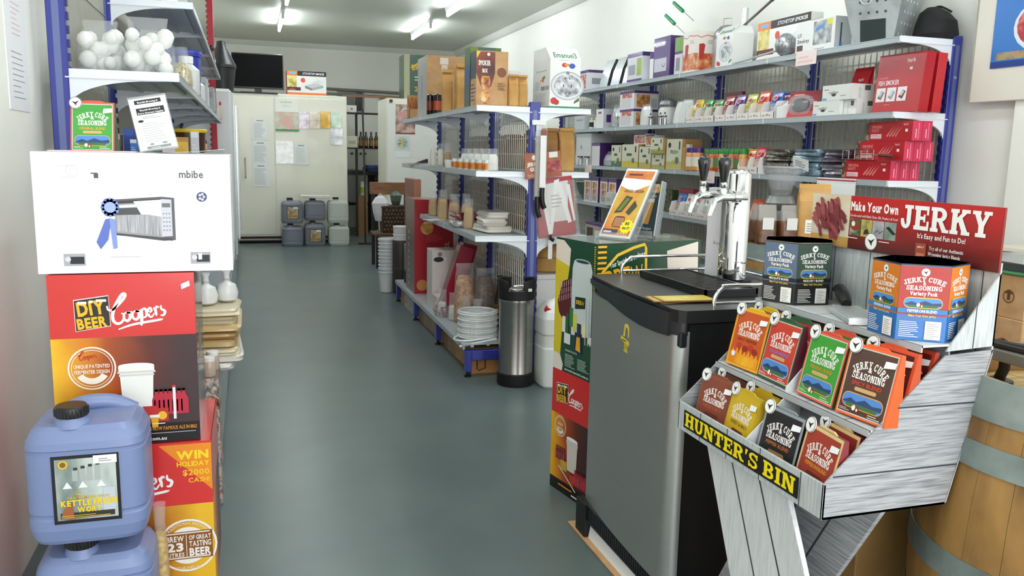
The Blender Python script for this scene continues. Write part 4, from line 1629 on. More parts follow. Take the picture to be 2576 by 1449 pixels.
# guard rails
for nm_, pts in (('guard_rail', [(1.27, Y1 - .012, .966), (1.272, Y1 - .012, 1.0), (1.30, Y1 - .012, 1.026), (1.34, Y1 - .012, 1.032), (1.69, Y1 - .012, 1.032), (1.715, Y1 - .035, 1.032), (1.715, Y0 + .04, 1.032), (1.69, Y0 + .012, 1.032), (1.31, Y0 + .012, 1.032), (1.275, Y0 + .012, 1.026), (1.25, Y0 + .012, 1.0), (1.248, Y0 + .012, .966)]),
                 ('lower_rail', [(1.27, Y1 - .012, .982), (1.70, Y1 - .012, .982), (1.715, Y1 - .03, .982), (1.715, Y0 + .03, .982), (1.70, Y0 + .012, .982), (1.25, Y0 + .012, .982)])):
    b = kb()
    b.tube(spline(pts, 3) if nm_ == 'guard_rail' else pts, .0055 if nm_ == 'guard_rail' else .0045, chrome, 10)
    b.obj(nm_, t)
for x, y in ((1.45, Y0 + .012), (1.70, Y0 + .012), (1.45, Y1 - .012), (1.71, 2.38)):
    b = kb()
    b.tube([(x, y, .967), (x, y, 1.03 if x > 1.5 else .985)], .004, chrome, 8)
    b.obj('rail_post', t)
# drip tray
tr = kb()
tr.box((1.315, 2.21, .9685), (1.50, 2.655, .974), black_pl)
for a, c in (((1.315, 2.21, .974), (1.322, 2.655, .992)), ((1.493, 2.21, .974), (1.50, 2.655, .992)), ((1.315, 2.21, .974), (1.50, 2.217, .992)), ((1.315, 2.648, .974), (1.50, 2.655, .992))):
    tr.box(a, c, black_pl)
o = tr.obj('drip_tray', t)
g = kb()
for i in range(30):
    y = 2.225 + .0143 * i
    g.box((1.322, y, .986), (1.493, y + .006, .990), m('#1c1c1f', .25, .3))
for x in (1.36, 1.405, 1.45):
    g.box((x, 2.217, .984), (x + .005, 2.648, .987), m('#1c1c1f', .25, .3))
g.obj('drip_grille', o, stuff=True)
# tower
b = kb()
b.lathe([(.062, .968), (.062, .974), (.05, .985)], black_pl, 28, (1.598, 2.51, 0))
b.obj('tower_base', t)
tw = kb()
tw.lathe([(.044, .98), (.044, 1.345), (.040, 1.35), (.02, 1.351)], chrome, 36, (1.602, 2.535, 0))
tw.lathe([(.040, .98), (.040, 1.335), (.036, 1.341), (.02, 1.342)], chrome, 36, (1.585, 2.485, 0))
tw.lathe([(.045, 1.03), (.047, 1.034), (.045, 1.038)], chrome, 36, (1.596, 2.51, 0))
o = tw.obj('beer_tower', t)
for i, (fy, fz) in enumerate(((2.545, 1.262), (2.415, 1.262))):
    yb_ = 2.51 if i == 0 else 2.455
    b = kb()
    b.tube([(1.59, yb_, fz), (1.54, (yb_ + fy) / 2, fz), (1.50, fy, fz)], [.016, .013, .012], chrome, 14)
    b.lathe([(.019, -.012), (.019, .012)], chrome, 18, (1.545, (yb_ + fy) / 2, fz), axis=0)
    b.tube([(1.515, fy, fz), (1.475, fy, fz), (1.452, fy, fz - .012), (1.435, fy, fz - .06)], [.014, .015, .012, .009], chrome, 14)
    b.lathe([(.011, fz), (.013, fz + .022), (.009, fz + .03), (.012, fz + .036), (.012, fz + .046), (.008, fz + .05)], chrome, 16, (1.482, fy, 0))
    b.obj('faucet', t)
    b = kb()
    b.lathe([(.010, fz + .05), (.012, fz + .06), (.021, fz + .105), (.022, fz + .118), (.017, fz + .128), (.008, fz + .131), (.006, fz + .138)], m('#0d0d0e', .2, coat=.6), 22, (1.482, fy, 0))
    b.obj('tap_handle', t)
# plinth and vent grille
b = kb()
b.box((1.205, Y0, .010), (1.72, Y1, .12), m('#0b0b0c', .5))
b.box((1.135, Y1 - .07, .0075), (1.204, Y1 + .015, .135), m('#0e0e0f', .5), .003)
b.obj('plinth', t)
for i in range(36):
    b = kb()
    y = Y0 + .02 + i * .0165
    b.box((1.144, y, .078), (1.165, y + .009, .13), m('#232326', .35))
    b.obj('vent_slat', t)
b = kb()
b.box((1.142, Y0, .128), (1.20, Y1 - .07, .134), m('#19191b', .4))
b.box((1.142, Y0, .070), (1.20, Y1 - .07, .079), m('#19191b', .4))
b.obj('vent_frame', t)
# packing under the kegerator
b = B()
b.prism([(1.150, .0075), (1.203, .0075), (1.203, .068), (1.160, .066)], 1, Y0 - .1, Y1 - .075, m('#eceeed', .6))
tag(b.obj('foam_packing', None), 'white foam packing strip at the foot of the kegerator', 'packing')
b = B()
b.box((1.128, 1.97, .0005), (1.78, 2.80, .007), kraft)
b.box((1.127, 1.972, .0028), (1.131, 2.80, .0048), m('#8a6a42', .8))
tag(b.obj('cardboard_sheet', None), 'flat brown cardboard sheet on the floor under the kegerator', 'cardboard')
# brochures
yel = m('#d6bb2a', .35, coat=.4)
for i, (x, y, rz, hx) in enumerate(((1.215, 2.19, 8, '#a8784a'), (1.205, 2.185, -8, '#cdb02c'), (1.225, 2.175, -3, '#d9c23a'))):
    b = B()
    b.box((-.085, -.045, 0), (.085, .045, .0025), m('#8c6238', .5))
    c = Cv(b, (-.085, -.045, .0025), (.17, 0, 0), (0, .09, 0))
    c.rect(.02, .03, .98, .97, m(hx, .35, coat=.4))
    c.lines(.1, .2, .6, .8, 4, m('#e8dc8a'), .3, i)
    tag(b.obj('brochure', None, (x, y, .9685 + .0028 * i), (0, 0, R(rz))), ['brown brochure at bottom of the small pile on the kegerator', 'yellow brochure in middle of the small pile on the kegerator', 'yellow brochure on top of the small pile on the kegerator'][i], 'brochure', 'brochures on the kegerator')


def p_tallbox(c):
    c.rect(0, 0, 1, 1, m('#d9d6da', .4))
    c.text('Keg', .62, .36, .04, m('#55555c'), w=.4)


carton('tall_carton', 'narrow white upright carton behind the beer tower on the kegerator', 'box', (1.612, 2.648, .9685), (.065, .05, .315), R(-48), m('#dcdadd', .4), {'F': p_tallbox, 'L': lambda c: c.rect(0, 0, 1, 1, m('#dad8dc', .4))})

# ================================================================== cardboard display stand
DX, DY = 1.26, 1.60
ds = thing('display_stand', 'grey plank printed cardboard display stand with red jerky header', 'display stand', (DX, DY, 0))
DT = Matrix.Translation((-DX, -DY, 0))


def db():
    b = B()
    b.T = DT
    return b


DA, DB = 1.305, 1.892          # right and left ends along y
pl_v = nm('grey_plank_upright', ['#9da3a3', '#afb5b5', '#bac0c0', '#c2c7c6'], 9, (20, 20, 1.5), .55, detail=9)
pl_h = nm('grey_plank_flat', ['#6f7174', '#8c8e91', '#a2a4a6', '#acadaf'], 9, (1.5, 1, 34), .5, detail=9)  # darker plank tone, carries the barrel's shade on the side panel in its colour
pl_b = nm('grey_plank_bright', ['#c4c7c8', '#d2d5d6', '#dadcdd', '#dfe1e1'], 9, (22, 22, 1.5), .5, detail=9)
seam = m('#34363a', .8)
b = db()
b.box((1.452, DA, 1.0), (1.456, DB, 1.19), pl_v)
b.prism([(1.452, 1.0), (1.456, 1.0), (1.376, .686), (1.372, .686)], 1, DA, DB, pl_v)
c = Cv(b, (1.452, DB, 1.0), (0, DA - DB, 0), (0, 0, .19))
for x in (.14, .36, .60, .80, .93):
    c.rect(x, 0, x + .004, 1, seam)
    c.k -= 1
b.obj('back_panel', ds)
b = db()
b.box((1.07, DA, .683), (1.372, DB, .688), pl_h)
b.obj('bottom_panel', ds)
lip = db()
lip.box((1.066, DA, .683), (1.072, DB, .757), pl_v, .001)
c = Cv(lip, (1.066, DB, .683), (0, DA - DB, 0), (0, 0, .074))
for x in (.19, .40, .63, .875):
    c.rect(x, 0, x + .005, 1, seam)
    c.k -= 1
lo_ = lip.obj('front_lip', ds)
q = db()
c = Cv(q, (1.066, DB, .683), (0, DA - DB, 0), (0, 0, .074), base=.0012)
c.rect(.055, .17, .872, .80, m('#121212', .4))
c.text("HUNTER'S BIN", .463, .245, .48, m('#f2dc12', .4), slab=True, w=.79)
q.obj('lettering', lo_)
SIDE = [(1.066, .683), (1.066, .757), (1.335, 1.004), (1.456, 1.010), (1.372, .683)]
WING = [(1.335, 1.012), (1.456, 1.170), (1.456, 1.018)]
for y, nm_ in ((DA, 'side_panel'), (DB - .004, 'side_panel')):
    b = db()
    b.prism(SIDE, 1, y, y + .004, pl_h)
    if y == DA:
        c = Cv(b, (1.066, DA, .683), (.39, 0, 0), (0, 0, .33))
        for z, x0, x1 in ((.262, .05, .84), (.66, .36, .93)):
            c.poly([(x0, z), (x1, z - .006), (x1, z + .004), (x0, z + .010)], seam)
    b.obj(nm_, ds)
    b = db()
    b.prism(WING, 1, y, y + .004, pl_v)
    if y == DA:
        c = Cv(b, (1.335, DA, 1.01), (.121, 0, 0), (0, 0, .16))
        c.rect(.54, .02, .56, .62, seam)
    b.obj('wing_panel', ds)
# tiers
for xf, z, nm_ in ((1.167, .858, 'tier_shelf'), (1.276, 1.026, 'tier_shelf')):
    b = db()
    b.box((xf, DA + .004, z - .004), (1.452, DB - .004, z), m('#c9cccd', .5))
    c = Cv(b, (xf, DB, z), (0, DA - DB, 0), (.28, 0, 0), base=.0003)
    for x in (.2, .42, .64, .86):
        c.rect(x, 0, x + .004, 1, seam)
        c.k -= 1
    b.box((xf - .001, DA + .004, z - .014), (xf + .003, DB - .004, z), m('#b4b8ba', .5))
    b.obj(nm_, ds)
for xf, z0, z1 in ((1.215, .688, .854), (1.345, .862, 1.022)):
    b = db()
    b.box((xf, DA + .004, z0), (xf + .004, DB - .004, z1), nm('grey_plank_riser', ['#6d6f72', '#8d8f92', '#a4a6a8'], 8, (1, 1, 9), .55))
    b.obj('riser', ds)
for pts in ([(1.075, .688), (1.075, .755), (1.175, .85), (1.214, .854), (1.214, .688)], [(1.17, .858), (1.172, .870), (1.285, .99), (1.344, 1.0), (1.344, .858)]):
    b = db()
    b.prism(pts, 1, 1.588, 1.592, m('#d4d6d8', .5))
    b.obj('divider', ds)
# header
hd = db()
hd.box((1.446, DA, 1.17), (1.4515, 1.905, 1.302), m('#7a1a14', .5))
ho = hd.obj('header_board', ds)
q = db()
HY = 1.757
c = Cv(q, (1.446, HY, 1.17), (0, DA - HY, 0), (0, 0, .132), base=.0006)
c.rect(0, 0, 1, 1, grad('header_blend', [(.05, '#33130f'), (.3, '#6a1512'), (.7, '#a01a16'), (1.0, '#b81c18')], 1))
wt = m('#f3f1ee', .4)
c.text('Make Your Own', .185, .735, .165, wt, w=.36, bold=2)
c.text('Can be used with Beef, Deer, Elk, Poultry & Fowl', .185, .615, .05, wt, w=.36)
for i, cols in enumerate((['#7a5a3a', '#3d5a34', '#c9c3b6'], ['#8a9a5c', '#b3ad5c', '#3b3a24'], ['#8e9094', '#b4b6ba', '#6a6c72'], ['#6f7f74', '#8a988e', '#a4b0a8'])):
    c.rect(.01 + .0885 * i, .26, .094 + .0885 * i, .58, nm('photo_game%d' % i, cols, 20, rough=.4))
    c.k -= 1
c.up()
c.ell(.05, .45, .10, m('#8a3a22'), rx=.12)
c.ell(.035, .48, .05, m('#ece6dc'))
c.poly([(.12, .30), (.165, .32), (.15, .42), (.125, .38)], m('#3a2a1a'))
c.stroke([((.205 + .02 * i) / c.asp, .36 + .05 * (i % 2)) for i in range(4)], .02, m('#5a5c62'))
c.poly([(.285, .48), (.34, .36), (.36, .38), (.31, .50)], m('#1d1f1e'))
eagle(c, .185, .19, .165)
c.lines(.0, .205, .12, .235, 1, wt, .5)
c.lines(.245, .205, .36, .235, 1, wt, .5)
c.text('JERKY', .668, .51, .41, wt, slab=True, w=.565)
c.text("It's Easy and Fun to Do!", .66, .375, .085, wt, w=.30, bold=1)
c.rect(.505, .03, .575, .29, m('#9a4a30', .4))
c.rect(.515, .05, .565, .12, m('#c9785a', .4))
c.text('JERKY', .54, .21, .03, wt, w=.045, bold=1)
c.text('Try all of our Authentic', .70, .20, .06, wt, w=.21, bold=1)
c.text('Wyoming Jerky Blends', .69, .105, .06, wt, w=.20, bold=1)
q.obj('printed_header', ho)
q = db()
c = Cv(q, (1.446, 1.905, 1.17), (0, HY - 1.905, 0), (0, 0, .132), base=.0006)
c.rect(0, 0, 1, 1, nm('print_board', ['#c9b48e', '#dccfb8', '#e6ded0'], 5, rough=.45))
c.rect(0, 0, 1, .2, nm('print_chopping_board', ['#b98a44', '#c99c54', '#d8b06c'], 8, rough=.45))
rg = random.Random(5)
meat = [nm('print_jerky_a', ['#6b2a30', '#8a3b40', '#9c4c50'], 14, rough=.4), nm('print_jerky_b', ['#7a3438', '#96464a', '#ad6064'], 14, rough=.4), nm('print_jerky_c', ['#5a2026', '#783036', '#8a4045'], 14, rough=.4)]
for i in range(70):
    x, y = .10 + .78 * rg.random(), .24 + .62 * rg.random()
    a = R(rg.uniform(-75, -25))
    l, w = rg.uniform(.10, .2), rg.uniform(.04, .07)
    ca, sa = math.cos(a), math.sin(a)
    if (x - .5) ** 2 / .15 + (y - .52) ** 2 / .10 > 1:
        continue
    c.poly([(x + (px * ca - py * sa) * .9, y + px * sa + py * ca) for px, py in ((-l, -w * .7), (l * .8, -w), (l, -w * .2), (l * .85, w * .8), (-l * .7, w), (-l, w * .3))], meat[i % 3])
q.obj('printed_photo', ho)
# crossed plank legs
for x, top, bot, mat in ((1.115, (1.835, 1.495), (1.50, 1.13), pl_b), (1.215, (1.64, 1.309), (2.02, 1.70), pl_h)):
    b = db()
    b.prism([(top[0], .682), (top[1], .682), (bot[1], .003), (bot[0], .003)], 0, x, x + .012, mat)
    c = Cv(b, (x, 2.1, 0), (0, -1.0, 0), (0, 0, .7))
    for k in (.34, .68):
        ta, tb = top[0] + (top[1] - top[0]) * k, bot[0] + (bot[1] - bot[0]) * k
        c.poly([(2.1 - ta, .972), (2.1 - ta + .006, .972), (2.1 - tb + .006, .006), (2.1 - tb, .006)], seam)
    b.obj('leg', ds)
# packets in the display
RZ = R(-90)
ZU, ZL = .8585, .6885
PK = [
    # label, x, y, z, rz jitter, border, panel, blend, blend colour, edge, style
    ('flame printed orange seasoning packet, first on the upper tier of the display', 1.195, 1.795, ZU, 4, '#e9a41c', '#c2521c', 'HOT PEPPER', '#7a2a10', '#6a1426', 'fire'),
    ('bright red seasoning packet, second on the upper tier of the display', 1.195, 1.66, ZU, -2, '#2c5a34', '#c8402e', 'CAJUN BLEND', '#8a7ad0', '#571a2c', 'cow'),
    ('green seasoning packet at front of the upper tier of the display', 1.195, 1.505, ZU, -2, '#e2553f', '#3f9a34', 'ORIGINAL BLEND', '#d08a2a', '#2c4a24', 'cow'),
    ('dark brown seasoning packet with orange frame on the upper tier', 1.20, 1.368, ZU, 6, '#e8622c', '#4a2c1c', 'SPICY BLEND', '#d23a22', '#e85a24', 'cow'),
    ('copper brown seasoning packet, first behind the lip of the display', 1.105, 1.795, ZL, 5, '#8a4a34', '#84432f', 'HICKORY', '#b8583a', '#5a2a20', 'plain'),
    ('yellow seasoning packet behind the lip of the display', 1.098, 1.662, ZL, -5, '#c9a81c', '#d2ae1e', 'SWEET & SPICY', '#7a4a14', '#b8981a', 'plain'),
    ('black seasoning packet behind the lip of the display', 1.10, 1.512, ZL, 3, '#8f979c', '#1d1e21', 'PEPPER BLEND', '#b8622c', '#15171a', 'oval'),
    ('brick red seasoning packet with cream frame, nearest packet behind the lip', 1.10, 1.378, ZL, -6, '#dcc48a', '#a23a2a', 'PEPPERONI BLEND', '#e09a2a', '#7a1c28', 'plain'),
]
for L, x, y, z, j, bo, pa, bl, bc, ed, st_ in PK:
    packet(L, (x + .010, y, z), RZ + R(j), bo, pa, bl, bc, ed, st_, tabc='#e8c82a' if st_ == 'fire' else None)
PB = [
    ('maroon edged orange packet standing behind the flame printed packet', 1.25, 1.80, ZU, '#e9c41c', '#b84a1c', '#7a1428'),
    ('red packet with green top standing behind the bright red packet', 1.25, 1.672, ZU, '#2c5a34', '#b83a2c', '#3c1a22'),
    ('second red packet at back behind the bright red packet', 1.303, 1.69, ZU, '#3a5a34', '#a83a2c', '#4a1a22'),
    ('green packet standing behind the front green packet', 1.25, 1.515, ZU, '#e2553f', '#3a8a34', '#2c4a24'),
    ('green packet at back behind the other two green packets', 1.303, 1.525, ZU, '#b8402f', '#357a34', '#24401f'),
    ('brown packet with orange top directly behind the orange framed packet', 1.255, 1.372, ZU, '#d8522c', '#4a2018', '#b8461c'),
    ('brown and red packet at back behind the orange framed packet', 1.305, 1.378, ZU, '#b83a24', '#5a1a14', '#8a2c18'),
    ('dark brown packet behind the copper brown packet', 1.158, 1.80, ZL, '#5a3428', '#6a3a2a', '#45221a'),
    ('yellow packet standing behind the front yellow packet', 1.15, 1.66, ZL, '#b8981a', '#bc9c1c', '#a08414'),
    ('brick red packet with cream frame behind the nearest packet', 1.155, 1.388, ZL, '#d8bc84', '#8a2c24', '#7a1c28'),
]
for i, (L, x, y, z, bo, pa, ed) in enumerate(PB):
    packet(L, (x, y, z), RZ + R((i * 7) % 9 - 4), bo, pa, 'BLEND', '#e0a030', ed, 'plain', sticker=(i in (5, 6)))


def variety(label, loc, rz, cols, band, foot, topm):
    a, H = .093, .158
    t = thing('variety_carton', label, 'box', loc, rz, 'hexagonal seasoning cartons')
    pts = [(a * math.cos(R(60 * i - 90)), a * math.sin(R(60 * i - 90))) for i in range(6)]
    b = B()
    b.prism(pts, 2, 0, H, m(foot, .4))
    b.prism([(x * 1.012, y * 1.012) for x, y in pts], 2, H * .985, H * 1.0, topm)
    b.obj('carton_body', t)
    wt = m('#f4f1ea', .4)
    for k in range(6):
        p0, p1 = pts[k], pts[(k + 1) % 6]
        hx, bl = cols[k % len(cols)]
        q = B()
        c = Cv(q, (p0[0], p0[1], 0), (p1[0] - p0[0], p1[1] - p0[1], 0), (0, 0, H))
        c.rect(0, 0, 1, 1, m(foot, .4, coat=.2))
        c.rect(0, .34, 1, .975, nm('print_' + hx.lstrip('#'), [hx, hx, hx], 6, rough=.4))
        eagle(c, .5, .90, .055)
        c.text('JERKY CURE', .5, .775, .065, wt, slab=True, w=.82, arc=.55)
        c.text('&', .5, .735, .04, wt, bold=1)
        c.text('SEASONING', .5, .665, .06, wt, slab=True, w=.72)
        c.text('Variety Pack', .5, .60, .05, wt, w=.56, bold=2)
        cow_scene(c, .12, .44, .88, .56, m('#d9b83a', .4))
        cows(c, .45, .475, .05)
        c.rect(0, .365, 1, .425, m(band, .4))
        c.text(bl, .5, .378, .036, wt, w=.6, bold=1)
        c.text('Make Your Own Jerky', .5, .32, .03, m('#e9d23a', .4), w=.56, bold=1)
        c.lines(.06, .05, .46, .27, 9, wt, .35, k)
        c.rect(.58, .03, .9, .27, m('#eceae4', .5))
        c.lines(.62, .05, .86, .25, 8, m('#8a8a88'), .3, k + 3)
        q.obj('printed_face', t)
    return t


variety('blue and green hexagonal seasoning carton on left of the display top tier', (1.358, 1.835, 1.0265), R(23.5), [('#5a6a80', 'MESQUITE BLEND'), ('#3c5048', 'HICKORY BLEND')], '#1a1a1c', '#1d1d20', nm('hex_top_a', ['#3c3a34', '#6a6254', '#8a8272'], 12, rough=.5))
variety('orange, red and blue hexagonal seasoning carton on right of the display top tier', (1.352, 1.412, 1.0265), R(-6), [('#d0761e', 'ORIGINAL BLEND'), ('#a8302a', 'PEPPERONI BLEND')], '#2f78b8', '#2a6cb0', nm('hex_top_b', ['#17120f', '#2f2620', '#4a3c30'], 12, rough=.5))
# scraper
t = thing('scraper', 'clear plastic slicing board with black handle lying between the two hexagonal cartons', 'scraper', (1.345, 1.60, 1.0268), R(-113))
b = B()
b.box((-.06, -.038, 0), (.11, .038, .014), m('#cdd3d6', .1, alpha=.6), .003)
b.box((-.055, -.03, .014), (.105, .03, .018), m('#e8ebec', .1, alpha=.5))
b.box((.104, -.038, .002), (.111, .038, .016), m('#f2f4f5', .2))
b.obj('blade_block', t)
b = B()
b.tube(spline([(-.045, 0, .022), (-.08, 0, .032), (-.13, .006, .040), (-.17, .02, .034)], 5), [.012, .013, .015, .016, .018, .0185, .019, .019, .019, .019, .018, .018, .017, .015, .013, .010], m('#101013', .3), 12)
b.obj('handle', t)

# ================================================================== barrels
wood_cols = ['#614222', '#8f6a37', '#a47c43', '#b0884f']


def barrel(label, loc, detail=True):
    t = thing('wine_barrel', label, 'barrel', loc)
    H = .95

    def rad(z):
        u = (z - H / 2) / (H / 2)
        return .345 - .055 * u * u
    zs = [0, .12, .25, .38, .475, .57, .70, .83, .90, .95]
    ns = 26
    woods = [nm('stave_wood_%d' % k, wood_cols, 4.0, (3, 3, 1.2), .55, detail=9, bump=.12, lo=.2 + .04 * k, hi=.8 + .03 * k) for k in range(3)]
    for i in range(ns):
        a0 = 2 * math.pi * (i + .006) / ns
        a1 = 2 * math.pi * (i + .994) / ns
        b = B()
        vs = []
        for z in zs:
            r = rad(z)
            am = (a0 + a1) / 2
            vs += [(r * math.cos(a0), r * math.sin(a0), z), (r * math.cos(am) * 1.0035, r * math.sin(am) * 1.0035, z), (r * math.cos(a1), r * math.sin(a1), z), ((r - .026) * math.cos(a1), (r - .026) * math.sin(a1), z), ((r - .026) * math.cos(a0), (r - .026) * math.sin(a0), z)]
        fs = []
        for k in range(len(zs) - 1):
            for j in range(5):
                jj = (j + 1) % 5
                fs.append((k * 5 + j, k * 5 + jj, k * 5 + 5 + jj, k * 5 + 5 + j))
        fs += [(4, 3, 2, 1, 0), tuple(len(zs) * 5 - 5 + j for j in range(5))]
        b.add(vs, fs, woods[i % 3], True)
        b.obj('stave', t)
    hoop = nm('hoop_steel', ['#6c7875', '#818d89', '#97a29d'], 9, rough=.45, metal=.35, detail=8, bump=.05)
    for z0, z1 in ((.875, .957), (.775, .828), (.525, .582), (.368, .425), (.122, .175), (-.0, .075)):
        b = B()
        n = 48
        zz = [max(0.001, z0), (z0 + z1) / 2, z1]
        pr = [(rad(max(0, z)) + .0042, z) for z in zz]
        vs = []
        for r, z in pr + [(r - .003, z) for r, z in reversed(pr)]:
            vs += [(r * math.cos(2 * math.pi * i / n), r * math.sin(2 * math.pi * i / n), z) for i in range(n)]
        m_ = len(pr) * 2
        fs = []
        for k in range(m_):
            kk = (k + 1) % m_
            for i in range(n):
                j = (i + 1) % n
                fs.append((k * n + i, k * n + j, kk * n + j, kk * n + i))
        b.add(vs, fs, hoop, True)
        b.obj('hoop', t)
    # head boards
    hw = nm('head_wood', ['#8a6e44', '#b09462', '#c4aa7c'], 6, (1, 8, 1), .6)
    r = .262
    for i in range(6):
        x0, x1 = -r + 2 * r * i / 6 + .0012, -r + 2 * r * (i + 1) / 6 - .0012
        pts = []
        for k in range(7):
            x = x0 + (x1 - x0) * k / 6
            pts.append((x, -math.sqrt(max(0, r * r - x * x)) - .001))
        for k in range(7):
            x = x1 + (x0 - x1) * k / 6
            pts.append((x, math.sqrt(max(0, r * r - x * x)) + .001))
        b = B()
        b.prism(pts, 2, .875, .893, hw)
        b.obj('head_board', t)
    return t


barrel('oak wine barrel with galvanised hoops, cut off at the right edge of the frame', (1.722, 1.255, 0))
barrel('oak wine barrel behind the kegerator carrying the coffee bags', (2.76, 3.76, 0))
# bench capper on the barrel
t = thing('bench_capper', 'grey metal bench tool with long twin rails resting on the near barrel', 'tool', (1.60, 1.28, .958))
gm_ = m('#9a978e', .4, .6)
b = B()
b.box((-.03, -.20, 0), (-.022, .27, .024), gm_, .001)
b.box((-.022, -.20, .018), (.03, .27, .024), gm_, .001)
b.obj('front_rail', t)
for i, (x0, y0, x1, y1) in enumerate(((-.02, .26, .02, -.2), (-.015, .26, .10, -.2))):
    b = B()
    b.tube([(x0, y0, .031), (x1, y1, .031)], .007, m('#2a2320', .5), 6)
    b.obj('rear_rail', t)
b = B()
b.tube([(.0, .12, .018), (.0, .12, -.02), (.01, .14, -.05)], .012, m('#1a1816', .4), 10)
b.lathe([(.03, -.062), (.03, -.052), (.012, -.045)], m('#1a1816', .4), 14, (.01, .14, 0))
b.obj('hook_foot', t)
b = B()
b.box((.085, .04, .024), (.12, .09, .15), m('#6a6258', .4, .5), .003)
b.obj('column', t)
b = B()
b.box((.04, .02, .10), (.15, .11, .118), gm_, .003)
b.obj('cross_arm', t)
# brown cartons beyond the display, under it and by the right wall
carton('brown_carton', 'large brown carton in the shade between the display legs and the barrel', 'box', (1.66, 1.80, 0), (.46, .34, .60), .05, nm('dark_kraft', ['#8a6a3c', '#9a7744', '#a8844e'], 6, rough=.7), tape='x')


def p_carton_mark(c):
    c.ell(.78, .50, .16, m('#7a5a34'), n=18)
    c.ell(.78, .50, .12, m('#b98d5c'), n=18)
    c.poly([(.76, .42), (.80, .42), (.80, .56), (.84, .56), (.78, .66), (.72, .56), (.76, .56)], m('#5a3c1e'))


carton('brown_carton', 'lower brown carton of the pair by the right wall', 'box', (3.50, 3.02, .42), (.42, .42, .27), 0, None, {'L': p_carton_mark, 'F': p_carton_mark}, tape='x')
carton('brown_carton', 'upper brown carton of the pair by the right wall with papers on it', 'box', (3.50, 3.02, .6905), (.40, .40, .20), 0, None, {'L': p_carton_mark, 'F': p_carton_mark}, tape='x')
t = thing('low_table', 'dark low table carrying the two brown cartons by the right wall', 'table', (3.48, 2.98, 0))
b = B()
b.box((-.24, -.28, .38), (.22, .28, .419), m('#4a3a2c', .5), .004)
b.obj('table_top', t)
for x in (-.2, .18):
    for y in (-.24, .24):
        b = B()
        b.box((x - .02, y - .02, 0), (x + .02, y + .02, .38), m('#3a2c20', .5), .003)
        b.obj('leg', t)
for i, (hx, w, d, h, L) in enumerate((('#3f7a4a', .36, .34, .01, 'green edged cardboard sheet on the cartons by the right wall'), ('#3a3a3c', .26, .22, .035, 'black box file on the cartons by the right wall'), ('#cfcfcc', .24, .2, .05, 'grey and white box of papers on the pile by the right wall'), ('#d9d0c0', .25, .2, .02, 'cream folder topping the pile by the right wall'))):
    z = .891 + (0, .0105, .046, .0965)[i]
    b = B()
    b.box((-w / 2, -d / 2, 0), (w / 2, d / 2, h), m(hx, .5), .002)
    b.box((-w / 2 + .01, -d / 2 - .001, h * .3), (w / 2 - .01, -d / 2, h * .6), m('#e6e4de', .5))
    tag(b.obj('file_box', None, (3.47, 2.98, z), (0, 0, R((0, 6, -4, 8)[i]))), L, 'box')
# ================================================================== stock builders
def keg(label, loc):
    t = thing('corny_keg', label, 'keg', loc)
    b = B()
    b.lathe([(.10, .06), (.106, .065), (.106, .075), (.1045, .08), (.1045, .51), (.106, .515), (.106, .53), (.10, .548), (.07, .575), (.03, .585)], nm('keg_steel', ['#aeaca7', '#b2b0ab', '#b6b4af'], 5, (1, 1, 50), .27, 1.0), 48)
    b.obj('keg_shell', t)
    b = B()
    b.lathe([(.100, 0), (.109, .003), (.112, .012), (.112, .075), (.108, .08)], black_rub, 48)
    b.obj('bottom_chime', t)
    b = B()
    b.lathe([(.1085, .528), (.113, .532), (.114, .585), (.106, .585), (.106, .545)], black_rub, 48)
    q = b
    for s_ in (0, 180):
        n = 14
        vs, fs = [], []
        for i in range(n + 1):
            a = R(s_ + 25 + 130 * i / n + 70)
            ca, sa = math.cos(a), math.sin(a)
            hgt = .655 - .012 * (abs(i - n / 2) / (n / 2)) ** 3
            for r, z in ((.114, .58), (.116, hgt - .01), (.110, hgt), (.100, hgt - .008), (.104, .58)):
                vs.append((r * ca, r * sa, z))
        for i in range(n):
            for j in range(5):
                jj = (j + 1) % 5
                fs.append((i * 5 + j, i * 5 + jj, i * 5 + 5 + jj, i * 5 + 5 + j))
        fs += [(0, 1, 2, 3, 4), tuple(n * 5 + j for j in (4, 3, 2, 1, 0))]
        q.add(vs, fs, black_rub, True)
    q.obj('top_chime', t)
    b = B()
    b.lathe([(.048, .578), (.05, .585), (.045, .592), (.02, .594)], m('#c9c7c2', .25, .9), 24)
    b.obj('lid', t)
    for x in (-.062, .062):
        b = B()
        b.lathe([(.012, .57), (.012, .60), (.009, .604), (.009, .618), (.004, .62)], m('#d2d0cc', .2, .9), 14, (x, .01, 0))
        b.obj('gas_post', t)
    b = B()
    b.tube([(-.03, -.02, .595), (-.03, -.03, .608), (.03, -.03, .608), (.03, -.02, .595)], .004, m('#d2d0cc', .2, .9), 8)
    b.obj('lid_bail', t)
    b = B()
    b.box((.035, -.1175, .585), (.058, -.1155, .603), m('#e8e8e6', .5))
    b.obj('price_sticker', t, (0, .006, 0))
    return t


keg('stainless corny keg with black rubber ends standing in the aisle', (1.525, 4.72, 0))

